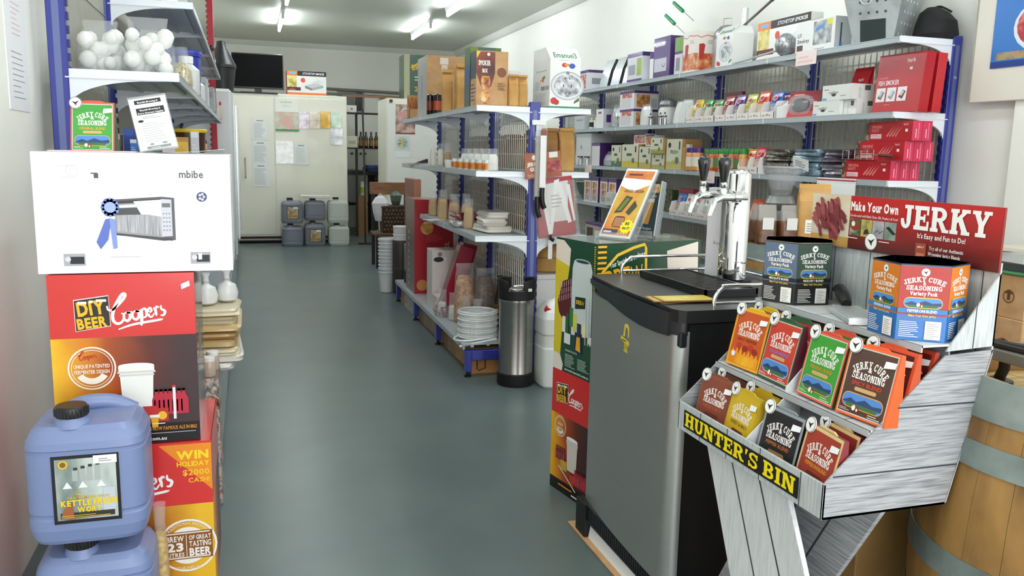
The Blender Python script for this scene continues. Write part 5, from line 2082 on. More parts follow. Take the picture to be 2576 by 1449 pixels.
# white jug with red cap
t = thing('fuel_jug', 'white translucent jug with red cap and red handle grip behind the keg', 'jug', (1.745, 4.66, 0))
wp = m('#dfe2de', .35, coat=.2)
b = B()
b.loft([(0, .09, .10), (.012, .098, .108), (.05, .10, .11), (.24, .10, .11), (.25, .095, .105), (.32, .095, .105), (.33, .10, .11), (.42, .10, .11), (.46, .085, .095), (.50, .06, .06), (.52, .04, .03)], wp, 28, 5)
b.obj('jug_body', t)
b = B()
b.tube(spline([(-.02, 0, .50), (.02, .0, .525), (.06, 0, .515), (.085, 0, .45)], 4), .016, wp, 10)
b.obj('handle', t)
b = B()
b.loft([(0, .028, .02), (.03, .028, .02)], m('#c8202c', .35), 16, 5)
b.obj('handle_grip', t, (-.055, -.05, .458), (R(20), R(18), 0))
b = B()
b.lathe([(.024, .0), (.03, .004), (.03, .032), (.024, .038)], m('#c8202c', .35), 22)
b.obj('screw_cap', t, (.052, -.045, .455), (R(22), 0, 0))


def kbag(label, loc, w, d, h, rz=0, mat=None, group=None, lab=None, fold=True):
    t = thing('paper_bag', label, 'bag', loc, rz, group)
    b = B()
    mat = mat or kraft_bag
    b.loft([(0, w * .46, d * .44), (.01, w * .5, d * .5), (h * .5, w * .5, d * .5), (h * .72, w * .5, d * .42), (h * .88, w * .5, d * .18), (h * .93, w * .5, d * .06, 0, -d * .1), (h, w * .49, d * .04, 0, -d * .3 if fold else 0)], mat, 20, 7)
    b.obj('bag_body', t)
    if lab:
        b = B()
        b.box((-w * .28, -d * .5 - .002, h * .2), (w * .28, -d * .5 - .0005, h * .42), m('#ece9e2', .5))
        c = Cv(b, (-w * .28, -d * .5 - .002, h * .2), (w * .56, 0, 0), (0, 0, h * .22))
        c.lines(.1, .15, .9, .85, 4, m('#8a8884'), .4)
        b.obj('label', t)
    if fold:
        b = B()
        b.box((-w * .5, -d * .36, h * .925), (w * .5, -d * .30, h * 1.0), mat, .002)
        b.obj('folded_top', t)
    return t


def filmbag(label, loc, w, d, h, fill, rz=0, group=None, fillh=.6, tilt=0, name='film_bag', cat='bag'):
    t = thing(name, label, cat, loc, rz, group, (R(tilt), 0, rz))
    b = B()
    f = fillh
    b.loft([(.002, w * .40, d * .40), (h * .06, w * .47, d * .47), (h * f * .5, w * .47, d * .47), (h * f * .85, w * .42, d * .34), (h * f, w * .3, d * .12)], fill, 18, 3)
    b.obj('contents', t)
    b = B()
    b.loft([(0, w * .44, d * .44), (h * .06, w * .5, d * .5), (h * f * .5, w * .5, d * .5), (h * f, w * .45, d * .3), (h * .9, w * .4, d * .05), (h, w * .44, d * .02)], clear_bag, 18, 3)
    b.obj('bag_film', t)
    return t


def jar(label, loc, r, h, body, lid, group=None, lab=None, name='jar', cat='jar', neck=.85):
    t = thing(name, label, cat, loc, 0, group)
    b = B()
    b.lathe([(r * .92, 0), (r, .004), (r, h * .72), (r * neck, h * .80)], body, 18)
    b.obj('jar_body', t)
    b = B()
    b.lathe([(r * neck * 1.06, h * .79), (r * neck * 1.06, h * .985), (r * neck, h)], lid, 18)
    b.obj('lid', t)
    if lab:
        b = B()
        b.lathe([(r * 1.012, h * .18), (r * 1.012, h * .6)], lab, 18)
        b.obj('label', t)
    return t


def pouch(label, loc, w, h, top, low, rz=0, group=None, logo=True, d=.05):
    t = thing('spice_pouch', label, 'pouch', loc, rz, group)
    b = B()
    tm, lm = m(top, .22, coat=.5), low if not isinstance(low, str) else m(low, .3, coat=.4)
    b.loft([(0, w * .46, d * .4), (.006, w * .5, d * .5), (h * .35, w * .5, d * .5), (h * .55, w * .5, d * .42), (h * .8, w * .5, d * .2, 0, .004), (h * .92, w * .5, d * .05, 0, .008), (h, w * .49, d * .03, 0, .008)], [lm, lm, lm, tm, tm, tm], 18, 5)
    b.obj('pouch_body', t)
    q = B()
    c = Cv(q, (-w * .45, -d * .5 - .0005, h * .04), (w * .9, 0, 0), (0, .0, h * .46))
    c.rr(.18, .1, .82, .6, m('#dfd6c6', .4), .4)
    c.lines(.2, .66, .8, .9, 2, m('#f0ece4'), .4)
    q.obj('print_panel', t)
    if logo:
        q = B()
        c = Cv(q, (-w * .45, -d * .36, h * .60), (w * .9, 0, 0), (0, d * .28, h * .28), base=.006)
        c.ell(.5, .5, .34, m('#e8e4e0', .4), rx=.5)
        c.ell(.5, .5, .26, m('#b8202a', .4), rx=.42)
        q.obj('logo', t)
    return t


def prints(top=None, base='#e8e6e4', blocks=(), txt=None, bot=None):
    def fn(c):
        c.rect(0, 0, 1, 1, m(base, .4, coat=.2))
        if top:
            c.rect(0, .86, 1, 1, m(top, .35, coat=.3))
        if bot:
            c.rect(0, 0, 1, .1, m(bot, .35))
        for x0, y0, x1, y1, q in blocks:
            c.rect(x0, y0, x1, y1, m(q, .4) if isinstance(q, str) else q)
        if txt:
            for tx, x, y, s_, col, w in txt:
                c.text(tx, x, y, s_, m(col, .4), w=w, bold=1)
    return fn


PUR = '#4d2a72'
food = nm('print_food', ['#7a4a2a', '#b06a34', '#d8a868', '#e6d4b4'], 26, rough=.4, lo=.25, hi=.75)
food2 = nm('print_sausage', ['#6a2a24', '#a8503c', '#d8a090', '#e9ddd4'], 30, rough=.4, lo=.25, hi=.75)
toms = nm('print_tomato', ['#a8301c', '#c8502c', '#e0a070', '#ece0d2'], 20, rough=.4, lo=.2, hi=.8)
pasta = nm('print_pasta', ['#5a6a24', '#a8a04a', '#ddd090', '#c03a2a'], 22, rough=.4, lo=.25, hi=.75)
FX = 3.315    # front line of goods on the right wall shelves


def rbox(name, label, y0, y1, z, h, dep, mat, L=None, F=None, x=None, rz=0.0, group=None, cat='box', T=None):
    pr_ = {}
    if L:
        pr_['L'] = L
    if F:
        pr_['F'] = F
    if T:
        pr_['T'] = T
    x = FX if x is None else x
    return carton(name, label, cat, (x + dep / 2, (y0 + y1) / 2, z + .0005), (dep, y1 - y0, h), rz, mat if not isinstance(mat, str) else m(mat, .4), pr_, group, bev=.002)


ZT, Z2, Z3, Z4 = 2.04, 1.65, 1.285, .92
# ---------------- top shelf
rbox('photo_carton', 'purple topped carton with brown food photo at far end of the top wall shelf', 8.06, 8.35, ZT, .20, .2, '#dedde0', prints(PUR, '#dcdbdf', [(.08, .1, .8, .8, food2)]), prints(PUR, '#dcdbdf', [(.2, .3, .8, .6, '#8a8a90')]))
for i, (y0, y1, L) in enumerate(((7.72, 7.93, 'first silver backed tray leaning on the top wall shelf, farthest of three'), (7.44, 7.66, 'middle silver backed tray of three leaning on the top wall shelf'), (7.17, 7.39, 'nearest silver backed tray of three leaning on the top wall shelf'))):
    t = thing('leaning_tray', L, 'tray', (FX + .06, (y0 + y1) / 2, ZT + .0115), 0, 'silver trays leaning on the top wall shelf', (R(-19), 0, R(-90)))
    b = B()
    b.box((-.105, 0, 0), (.105, .03, .285), m('#1b1c1e', .4), .003)
    b.obj('tray_frame', t)
    b = B()
    b.add([(-.10, -.001, .005), (.10, -.001, .005), (.10, -.014, .15), (-.10, -.014, .15), (.10, -.004, .28), (-.10, -.004, .28)], [(0, 1, 2, 3), (3, 2, 4, 5)], m('#d5dade', .22, .6))
    b.obj('silver_face', t)
rbox('utensil_carton', 'purple and grey carton beside the leaning silver trays on the top wall shelf', 6.84, 7.14, ZT, .25, .2, '#cfcdd4', prints(PUR, '#cfd0d4', [(.1, .25, .55, .6, '#8f9096'), (.66, .2, .96, .8, '#8fa84a')], bot=PUR), prints(PUR, '#e4e3e8'))
t = thing('paper_roll', 'white roll with purple top standing between two purple cartons', 'roll', (FX + .09, 6.68, ZT + .0005))
b = B()
b.lathe([(.085, 0), (.085, .17)], m('#e8e7ec', .5), 24)
b.obj('roll_body', t)
b = B()
b.lathe([(.0865, .17), (.0865, .222), (.05, .223)], m(PUR, .4), 24)
b.obj('top_band', t)
rbox('appliance_carton', 'tall dark purple appliance carton on the top wall shelf', 6.33, 6.62, ZT, .325, .17, '#4a2c6a', lambda c: (c.rect(0, 0, 1, 1, grad('purple_blend', [(.1, '#3d2358'), (.5, '#6a5484'), (1.0, '#55407a')], 1)), c.rect(.05, .15, .8, .48, m('#c9c6d2', .35)), c.ring(.62, .34, .09, .02, m('#3a3a40'), 180, 360), c.lines(.1, .78, .7, .9, 2, m('#dcd6e4'), .5)), lambda c: (c.rect(0, 0, 1, 1, m('#45266a', .35, coat=.3)), c.rect(.4, .4, .6, .75, m('#8a74a8'))))
rbox('green_carton', 'narrow green and purple carton beside the tall purple carton', 6.12, 6.25, ZT, .29, .16, '#d6d6d8', prints('#6f9a3a', '#d6d6d8', [(0, .62, 1, 1, '#6f9a3a'), (0, .55, 1, .62, PUR), (.2, .1, .7, .45, '#8a8a90')]))


def p_tomato(c):
    c.rect(0, 0, 1, 1, m('#efe9e0', .4))
    c.rect(0, .05, 1, .46, toms)
    c.stroke([(0, .88), (.25 / c.asp, .84), (.5 / c.asp, .9), (1 / c.asp, .86)], .018, m('#cc3a30'))
    c.poly([(.18, .30), (.36, .34), (.44, .66), (.36, .70), (.16, .68), (.16, .60)], m('#b0302a'))
    c.lines(.55, .7, .9, .8, 2, m('#b9b0a4'))


rbox('tomato_carton', 'white and red tomato press carton on the top wall shelf', 5.92, 6.11, ZT, .31, .19, '#ece6dc', p_tomato, p_tomato)


def p_press(c):
    c.rect(0, 0, 1, 1, m('#ecedeb', .4, coat=.2))
    c.rect(0, 0, 1, .035, m('#2a8a4a', .4))
    c.text('Emanuel3', .52, .82, .095, m('#1f6a3c', .4), w=.78, bold=1, shear=.15)
    c.lines(.3, .775, .75, .79, 1, m('#a8aca8'), .4)
    c.ell(.58, .37, .235, m('#b9bcc0', .3), rx=.30)
    c.ell(.58, .37, .21, m('#e4e6e8', .3), rx=.27)
    c.ell(.58, .37, .185, nm('print_metal_bowl', ['#5c5f62', '#9a9da0', '#d5d8da', '#f0f1f2'], 26, rough=.35, lo=.25, hi=.75), rx=.245)
    for a in range(0, 360, 60):
        c.poly([(.58 + .1 * math.cos(R(a)), .37 + .12 * math.sin(R(a))), (.58 + .16 * math.cos(R(a + 14)), .37 + .15 * math.sin(R(a + 14))), (.58 + .15 * math.cos(R(a - 14)), .37 + .15 * math.sin(R(a - 14)))], m('#4a4d50'))
        c.k -= 1
    c.up()
    c.rr(.52, .55, .64, .60, m('#8a8d90'), .4)
    c.ell(.47, .70, .035, m('#c8452e'), rx=.05)
    c.ell(.56, .705, .02, m('#d8a050'), rx=.05)
    c.ell(.72, .69, .042, m('#3a5ab0'), rx=.055)
    c.ell(.14, .12, .055, m('#c23a36'), rx=.06)
    c.ell(.22, .10, .045, m('#b8302e'), rx=.05)
    c.poly([(.80, .08), (.98, .13), (.98, .19), (.82, .13)], m('#5a7a3a'))


def p_press_side(c):
    c.rect(0, 0, 1, 1, m('#e6e6e3', .4))
    c.rect(0, 0, 1, .035, m('#2a8a4a', .4))
    c.text('Emanuel', .5, .76, .045, m('#3a8a5a'), w=.6)
    c.ell(.6, .60, .06, m('#c8452e'), rx=.055)
    c.ell(.68, .64, .035, m('#4a7a3a'), rx=.05)
    c.ell(.48, .58, .03, m('#d8a050'), rx=.04)
    c.rect(.5, .38, .72, .46, m('#8a8c90'))
    c.rect(.75, .38, .95, .46, m('#a4a6aa'))
    c.lines(.15, .42, .45, .60, 4, m('#a0a4a8'), .25)
    c.lines(.15, .12, .85, .34, 6, m('#b4b8ba'), .25, 6)


def press_box(label, loc, w, d, h, rz, off):
    """tall carton whose front bevels in at the top corner"""
    t = thing('press_carton', label, 'box', loc, rz)
    b = B()
    hh = h * .80
    vs = [(-w / 2, -d / 2, 0), (w / 2, -d / 2, 0), (w / 2, d / 2, 0), (-w / 2, d / 2, 0), (-w / 2, -d / 2, hh), (w / 2, -d / 2, hh), (w / 2, d / 2, hh), (-w / 2, d / 2, hh),
          (-w / 2 - .0, -d / 2 + d * .28, h), (w / 2 - off, -d / 2 + d * .28, h * .985), (w / 2 - off, d / 2, h * .985), (-w / 2, d / 2, h)]
    b.add(vs, [(3, 2, 1, 0), (0, 1, 5, 4), (1, 2, 6, 5), (2, 3, 7, 6), (3, 0, 4, 7), (4, 5, 9, 8), (5, 6, 10, 9), (6, 7, 11, 10), (7, 4, 8, 11), (8, 9, 10, 11)], m('#ebebe9', .4))
    b.obj('carton_body', t)
    q = B()
    c = Cv(q, (-w / 2, -d / 2, 0), (w, 0, 0), (0, 0, h))
    # lower printed panel plus sloped title panel
    c2 = Cv(q, (-w / 2, -d / 2, hh), (w - off * .6, 0, 0), (0, d * .28, h - hh))
    p_press(Cv(q, (-w / 2, -d / 2, 0), (w, 0, 0), (0, 0, hh)) if False else _Clip(q, w, d, h, hh))
    q.obj('printed_front', t)
    q = B()
    p_press_side(Cv(q, (-w / 2, d / 2, 0), (0, -d, 0), (0, 0, hh)))
    q.obj('printed_side', t)
    return t


class _Clip(Cv):
    """front print that follows the fold of the carton at height hh"""

    def __init__(s, b, w, d, h, hh):
        Cv.__init__(s, b, (-w / 2, -d / 2, 0), (w, 0, 0), (0, 0, h))
        s.hh, s.dd, s.hf = hh / h, d * .28, h

    def P(s, x, y):
        p = s.O + s.U * x + s.V * y + s.n * (s.base + s.k * s.step)
        if y > s.hh:
            p.y += s.dd * (y - s.hh) / (1 - s.hh)
        return p

    def rect(s, x0, y0, x1, y1, mat):
        if y0 < s.hh < y1:
            k = s.k
            Cv.rect(s, x0, y0, x1, s.hh, mat)
            s.k = k
            Cv.rect(s, x0, s.hh, x1, y1, mat)
        else:
            Cv.rect(s, x0, y0, x1, y1, mat)


press_box('white fruit press carton with silver bowl print on the top wall shelf', (FX + .12, 5.56, ZT + .0005), .22, .17, .30, R(-90), .03)
rbox('stovetop_carton', 'long stovetop smoker carton with orange corner on the top wall shelf', 4.66, 5.24, ZT, .27, .09, '#ece9e4', p_stovetop, prints(None, '#e6e3de'), x=FX + .10)


def p_lil(c):
    c.rect(0, 0, 1, 1, m('#e4e4e2', .4))
    c.text("Li'l", .05, .52, .13, m('#2a2a2c'), 'L', bold=1)
    c.text('Smokey', .05, .33, .13, m('#2a2a2c'), 'L', bold=1)
    c.rect(.46, .2, .92, .95, nm('print_trout', ['#2c3034', '#7a7f84', '#b9bdb8', '#e0e2de'], 16, rough=.4, lo=.25, hi=.75))
    c.poly([(.50, .6), (.72, .72), (.74, .84), (.52, .74)], m('#5a86c0'))
    c.ell(.87, .86, .10, m('#d8d23a'), rx=.13)
    c.rect(.04, .08, .20, .26, m('#5a4038'))
    c.rect(.05, .01, .14, .05, m('#4a8ac8'))
    c.lines(.5, .05, .9, .12, 1, m('#a0a0a0'))


rbox('smoker_carton', 'small grey smoker carton with fish photo near the hopper on the top wall shelf', 4.29, 4.66, ZT, .185, .12, '#e0e0de', p_lil, prints(None, '#c9cccd', [(.3, .2, .4, .8, '#55585c'), (.28, .05, .45, .2, '#4a8ac8')]))
# ladles and strainers
for i, (p0, p1, dome, L) in enumerate((((3.45, 6.53, 2.485), (3.45, 6.70, 2.58), None, 'lower green handled skimmer sticking up behind the tomato carton'), ((3.45, 6.394, 2.567), (3.45, 6.567, 2.663), None, 'upper green handled skimmer sticking up behind the tomato carton'))):
    t = thing('skimmer', L, 'utensil', (0, 0, 0), 0, 'green handled skimmers')
    a, c_ = Vector(p0), Vector(p1)
    d_ = (c_ - a)
    b = B()
    b.tube([a - d_ * (1.0 if i == 1 else 1.05), a + d_ * .05], .004, m('#b9bcbd', .3, .8), 8)
    b.obj('shaft', t)
    b = B()
    b.tube([a, a + d_ * .06, a + d_ * 1.0], [.012, .016, .015], m('#1f8a4e', .4), 12)
    b.obj('handle', t)
mesh_m = nm('wire_mesh', ['#6a6d70', '#9a9da0', '#c9ccce'], 120, rough=.35, metal=.6)
t = thing('strainer', 'steel mesh bowl upside down behind the tomato carton on the top wall shelf', 'strainer', (3.55, 5.85, ZT + .24))
b = B()
b.lathe([(.11, .0), (.108, .03), (.095, .07), (.065, .10), (.03, .112), (.004, .115)], mesh_m, 24)
b.obj('mesh_bowl', t)
b = B()
b.tube([(-.02, .04, .11), (-.02, .04, .165), (.02, .0, .165), (.02, 0, .11)], .004, m('#b9bcbd', .3, .8), 8)
b.obj('wire_handle', t)
b = B()
b.lathe([(.112, -.235), (.112, .003)], m('#c4c7c8', .35, .6), 24)
b.obj('pot_body', t)
b = B()
b.lathe([(.024, 0), (.024, .45), (.02, .452)], m('#c9d2d8', .2, .9), 18)
tag(b.obj('steel_tube', None, (3.57, 5.66, ZT + .0005)), 'upright steel tube beside the mesh bowl on the top wall shelf', 'tube')
b = B()
b.tube([(3.47, 5.62, 2.30), (3.50, 5.22, 2.475)], .010, m('#7a736c', .35, .6), 10)
b.lathe([(.013, -.004), (.013, .004)], m('#3a3430', .4), 12, (3.50, 5.22, 2.475), axis=1)
tag(b.obj('long_spoon', None), 'long metal spoon handle with dark end leaning out over the white press carton', 'utensil')
t = thing('wire_ladle', 'round wire ladle lying in front of the stovetop smoker carton', 'utensil', (3.34, 4.80, ZT + .0005))
b = B()
b.lathe([(.025, .004), (.06, .035), (.07, .075), (.06, .115), (.025, .145), (.004, .15)], mesh_m, 24)
b.obj('wire_ball', t)
b = B()
b.tube([(-.01, .06, .05), (-.0, .62, .012)], .007, m('#aeb1b2', .3, .8), 8)
b.obj('handle', t)
# galvanised hopper
t = thing('grain_hopper', 'galvanised perforated metal hopper tapering downward on the top wall shelf', 'hopper', (3.45, 4.06, ZT + .0008), R(-62))
b = B()
hw0, hw1, hh = .11, .185, .36
for k in range(4):
    a = R(90 * k)
    ca, sa = math.cos(a), math.sin(a)

    def rt_(p):
        return (p[0] * ca - p[1] * sa, p[0] * sa + p[1] * ca, p[2])
    quad = [(-hw0, -hw0, 0), (hw0, -hw0, 0), (hw1, -hw1, hh), (-hw1, -hw1, hh)]
    b.poly([rt_(q) for q in quad], galv)
    b.poly([rt_((q[0] * .985, q[1] * .985, q[2])) for q in quad][::-1], galv)
b.box((-hw1 - .01, -hw1 - .01, hh), (hw1 + .01, -hw1 + .004, hh + .012), galv)
b.box((-hw1 - .01, hw1 - .004, hh), (hw1 + .01, hw1 + .01, hh + .012), galv)
b.box((-hw1 - .01, -hw1, hh), (-hw1 + .004, hw1, hh + .012), galv)
b.box((hw1 - .004, -hw1, hh), (hw1 + .01, hw1, hh + .012), galv)
b.obj('hopper_body', t)
q = B()
for k in (0, 1, 3):
    a = R(90 * k)
    ca, sa = math.cos(a), math.sin(a)
    O = Vector((-hw0 * ca + hw0 * sa, -hw0 * sa - hw0 * ca, 0))
    c = Cv(q, O, (2 * hw0 * ca, 2 * hw0 * sa, 0), (sa * (hw1 - hw0), -ca * (hw1 - hw0), hh), base=.001)
    for i in range(4):
        for j in range(6):
            if k == 0 and j < 2:
                continue
            x = -.05 + 1.1 * (i + .5) / 4 if j > 3 else .08 + .84 * (i + .5) / 4
            c.ell(x, .12 + .16 * j, .022, m('#eef2f2', .4) if k != 0 else m('#4a4e48', .5), n=8)
            c.k -= 1
    if k == 0:
        c.up()
        c.rect(.18, .02, .82, .34, m('#24302e', .5))
q.obj('perforations', t, stuff=True)
b = B()
b.tube(spline([(-.07, -.16, .30), (-.06, -.175, .22), (-.02, -.18, .20), (.02, -.175, .24), (.03, -.19, .30), (.05, -.20, .36)], 4), .003, m('#d2d6d6', .3, .8), 6)
b.obj('wire_clip', t)
t = thing('cloth_bag', 'crumpled black cloth bag behind the hopper by the end upright', 'bag', (3.60, 3.82, ZT + .0008))
b = B()
b.loft([(0, .09, .11), (.03, .10, .12), (.10, .09, .105), (.15, .07, .07, .0, .02), (.18, .03, .03, 0, .03)], nm('black_cloth', ['#08080a', '#131316', '#1d1d21'], 14, rough=.8, bump=.6), 18, 2.4)
b.obj('cloth_body', t)
b = B()
b.tube(spline([(0, .03, .175), (.02, .0, .183), (.05, -.05, .15)], 4), .006, m('#0c0c0e', .7), 8)
b.obj('drawstring', t)
for y, z, L, w, h in ((4.50, 2.035, 'faded pink price card hanging from the top wall shelf lip', .20, .085), (5.58, 1.28, 'pale price card on the third wall shelf lip behind the tap handles', .20, .09), (7.9, 1.28, 'small pale price card at far end of the third wall shelf', .18, .075)):
    b = B()
    b.box((0, 0, 0), (.002, w, h), m('#ecdad6', .5))
    c = Cv(b, (0, w, 0), (0, -w, 0), (0, 0, h))
    c.lines(.1, .2, .9, .8, 2, m('#e3bdb8'), .4)
    tag(b.obj('price_card', None, (3.281, y - w / 2, z - h + .01)), L, 'card')
t = thing('shelf_talker', 'white and red sign card clipped to the third wall shelf above the meat photo', 'card', (3.278, 4.13, 1.12))
b = B()
b.box((0, -.17, 0), (.002, .17, .165), m('#f0efee', .5))
b.obj('card_sheet', t)
q = B()
c = Cv(q, (0, .17, 0), (0, -.34, 0), (0, 0, .165))
c.rect(0, .90, 1, .95, m('#b03038'))
c.text('best', .04, .66, .15, m('#3a3a3c'), 'L')
c.text('maker', .04, .42, .15, m('#3a3a3c'), 'L')
c.text('period*', .04, .17, .15, m('#3a3a3c'), 'L')
c.rect(.36, .04, .99, .82, m('#fafafa', .3))
c.lines(.45, .3, .9, .5, 2, m('#d5d5d5'), .3)
q.obj('lettering', t)
# ---------------- second shelf
rbox('slicer_box', 'grey boxed appliance at far end of the second wall shelf', 8.12, 8.40, Z2, .155, .2, '#c3c8cb', prints(None, '#c3c8cb', [(.2, .55, .8, .65, '#8a9094')]))
for i, (y, hx, L) in enumerate(((8.02, '#1a1a1c', 'tiny black capped bottle with yellow band on the second wall shelf'), (7.90, '#e4e2de', 'tiny white capped bottle beside the yellow banded one'))):
    jar(L, (FX + .04, y, Z2 + .0005), .028, .11, m('#d9d8d0', .3), m('#d8d21c' if i == 0 else '#e8e8e4', .4), 'tiny bottles on the second wall shelf', m(hx, .4), 'bottle', 'bottle', .5)
rbox('white_gadget_box', 'small white gadget box next to the clear bag of foil on the second wall shelf', 7.64, 7.82, Z2, .185, .15, '#e4e3e0', prints(None, '#e6e5e2', [(.3, .75, .7, .85, '#4a4a4c')]), prints(None, '#c9c8cf', [(.2, .3, .8, .7, PUR)]))
filmbag('clear bag of crumpled silver foil pieces on the second wall shelf', (FX + .10, 7.46, Z2 + .0005), .22, .16, .25, nm('foil', ['#7a7e82', '#b4b8bc', '#e4e6e8'], 40, rough=.25, metal=.6), R(-90), fillh=.85)
for z, h, L in ((Z2, .155, 'lower'), (Z2 + .156, .16, 'upper')):
    rbox('sausage_carton', L + ' purple and white sausage filler carton of two stacked on the second wall shelf', 6.97, 7.27, z, h, .24, '#e4e2e4', prints(PUR, '#dfdee0', [(.15, .62, .85, .85, food2), (.1, .08, .8, .6, '#c9cacb')]), prints(PUR, '#e2dfdc', [(.1, .1, .65, .8, food), (.7, .1, .95, .6, '#b9bac0')]))
filmbag('shiny silver white pouch in front of the stacked sausage cartons', (FX + .03, 6.77, Z2 + .0005), .20, .06, .185, m('#eceef0', .15, .3), R(-90), fillh=.9)
t = thing('mesh_jug', 'pale strainer jug with grey mesh lid on the second wall shelf', 'jug', (FX + .10, 6.50, Z2 + .0005))
b = B()
b.lathe([(.07, 0), (.085, .01), (.085, .12), (.07, .15)], m('#dcdcd6', .4), 20)
b.obj('jug_body', t)
b = B()
b.lathe([(.075, .15), (.082, .17), (.07, .20), (.03, .22)], mesh_m, 20)
b.obj('mesh_lid', t)
for i, y in enumerate((6.60, 6.42, 6.34)):
    t = thing('spout', ['farthest small black and chrome spout at the front of the second wall shelf', 'middle small black and chrome spout at the front of the second wall shelf', 'nearest small black and chrome spout at the front of the second wall shelf'][i], 'spout', (FX - .015, y, Z2 + .0005))
    b = B()
    b.lathe([(.018, 0), (.018, .05), (.008, .055), (.008, .085)], m('#c9ccce', .2, .8), 12)
    b.obj('spout_body', t)
    b = B()
    b.box((-.006, -.03, .06), (.006, .03, .072), m('#151516', .4), .002)
    b.box((-.005, -.005, .072), (.005, .005, .10), m('#151516', .4), .002)
    b.obj('lever', t)
for i, (y, h, L, hx) in enumerate(((6.22, .19, 'white sealed pouch leaning back on the second wall shelf', '#e4e4e0'), (6.12, .20, 'clear sealed pouch leaning beside the white one on the second wall shelf', '#d5d8d6'), (6.02, .15, 'yellow green tube pouch with black ring on the second wall shelf', '#b9bb8a'))):
    filmbag(L, (FX + .05, y, Z2 + .001), .15, .035, h, m(hx, .3), R(-78), fillh=.95, tilt=-10)


def tray(label, y0, y1, z, x=None, n=1, hx='#ece7e2'):
    x = FX - .03 if x is None else x
    t = thing('display_tray', label, 'tray', (x, y0, z + .0005))
    w = y1 - y0
    b = B()
    b.box((0, 0, 0), (.22, w, .003), m(hx, .5))
    b.box((0, 0, .003), (.003, w, .045), m(hx, .5))
    c = Cv(b, (0, w, .003), (0, -w, 0), (0, 0, .042))
    for i in range(n):
        u = (i + .5) / n
        c.lines(u - .35 / n, .35, u - .1 / n, .6, 1, m('#c98a80'), .6)
        c.ell(u, .5, .16, m('#7a4a40'), n=8)
        c.lines(u + .12 / n, .35, u + .35 / n, .6, 1, m('#c98a80'), .6)
    b.obj('tray_base', t)
    for i in range(n + 1):
        b = B()
        yy = min(max(0, w * i / n - .002), w - .004)
        b.prism([(0, .003), (0, .045), (.02, .11), (.05, .115), (.22, .12), (.22, .003)], 1, yy, yy + .004, m('#ebe8e4', .5))
        b.obj('tray_divider', t)
    return t


tray('white divided tray of yellow and green spice pouches on the second wall shelf', 5.545, 5.965, Z2, n=3)
tray('white divided tray of five coloured spice pouches on the second wall shelf', 4.80, 5.535, Z2, n=5)
spice = nm('spice_window', ['#7a5a3a', '#a88a5a', '#c8b088'], 40, rough=.35)
G_ = 'spice pouches on the second wall shelf'
PCH = [(5.895, '#d8b81a', '#c9a83a', 'shiny yellow spice pouch, first in the trays on the second wall shelf', .175), (5.755, '#2f8a2c', '#c3b48a', 'shiny green spice pouch beside the yellow one on the second wall shelf', .17), (5.615, '#4a8a34', '#8a5a34', 'green topped brown spice pouch at the end of the first tray', .16),
       (5.46, '#8a2a34', '#9a4a44', 'dark red spice pouch, first in the five pouch tray', .175), (5.315, '#5a3a86', '#8a7a94', 'purple spice pouch in the five pouch tray', .178), (5.17, '#b8b83a', '#a8a04a', 'yellow green spice pouch in the five pouch tray', .175), (5.025, '#cc4a24', '#d8b488', 'orange red spice pouch in the five pouch tray', .185), (4.875, '#2a4a9a', '#8a98b0', 'blue spice pouch, last in the five pouch tray', .175)]
for y, tp, lw, L, h in PCH:
    pouch(L, (FX + .045, y, Z2 + .0042), .125, h, tp, lw, R(-90), G_)
for y, tp, L in ((4.995, '#c2401f', 'second orange red pouch standing behind the first in the tray'), (4.855, '#26428a', 'second blue pouch standing behind the first in the tray')):
    pouch(L, (FX + .115, y, Z2 + .0042), .12, .175, tp, tp, R(-90), G_, d=.04)
rbox('card_box', 'dark red flat box behind the green pouches on the second wall shelf', 5.62, 5.86, Z2, .235, .03, '#6a2a24', prints(None, '#7a3028', [(.1, .6, .9, .75, '#c9a090')]), x=3.56)
t = thing('curved_holder', 'white curved end stand beside the blue pouches on the second wall shelf', 'stand', (FX - .03, 4.72, Z2 + .0005))
b = B()
b.prism([(0, 0), (0, .07), (.04, .08), (.09, .12), (.12, .165), (.16, .17), (.16, 0)], 1, -.02, .05, m('#f0efee', .4))
b.obj('stand_body', t)
t = thing('blister_pack', 'red blister pack with black gadget leaning on the second wall shelf', 'pack', (FX + .02, 4.60, Z2 + .0005), 0, None, (R(-18), 0, R(-75)))
b = B()
b.box((-.12, 0, 0), (.12, .004, .175), m('#8f2a34', .35, coat=.4), .001)
c = Cv(b, (-.12, 0, 0), (.24, 0, 0), (0, 0, .175))
c.rect(.0, 0, 1, .22, m('#c24a48', .4))
c.lines(.15, .84, .65, .9, 1, m('#d8a0a0'), .7)
c.lines(.62, .5, .95, .7, 3, m('#e8d8d8'), .3)
b.obj('backing_card', t)
b = B()
b.loft([(0, .065, .045), (.015, .06, .042), (.03, .03, .025)], m('#19191b', .3, coat=.4), 16, 2.5)
b.obj('gadget', t, (-.01, -.001, .08), (R(90), 0, 0))
b = B()
b.loft([(0, .085, .062), (.028, .08, .058), (.034, .07, .05)], clear_pl, 16, 4)
b.obj('blister', t, (-.01, -.001, .08), (R(90), 0, 0))


def p_fishbox(c):
    c.rect(0, 0, 1, 1, m('#dedfda', .4))
    c.lines(.06, .68, .3, .78, 1, m('#6a6a68'), .5)
    c.ell(.40, .42, .16, m('#8a8a80'), rx=.30)
    c.rect(.22, .45, .55, .55, m('#a9aaa2'))
    c.ell(.40, .34, .09, m('#3a352c'), rx=.2)
    c.rect(.02, .04, .16, .16, m('#5a9ad8'))
    c.lines(.62, .25, .92, .32, 1, m('#7a7a78'), .5)


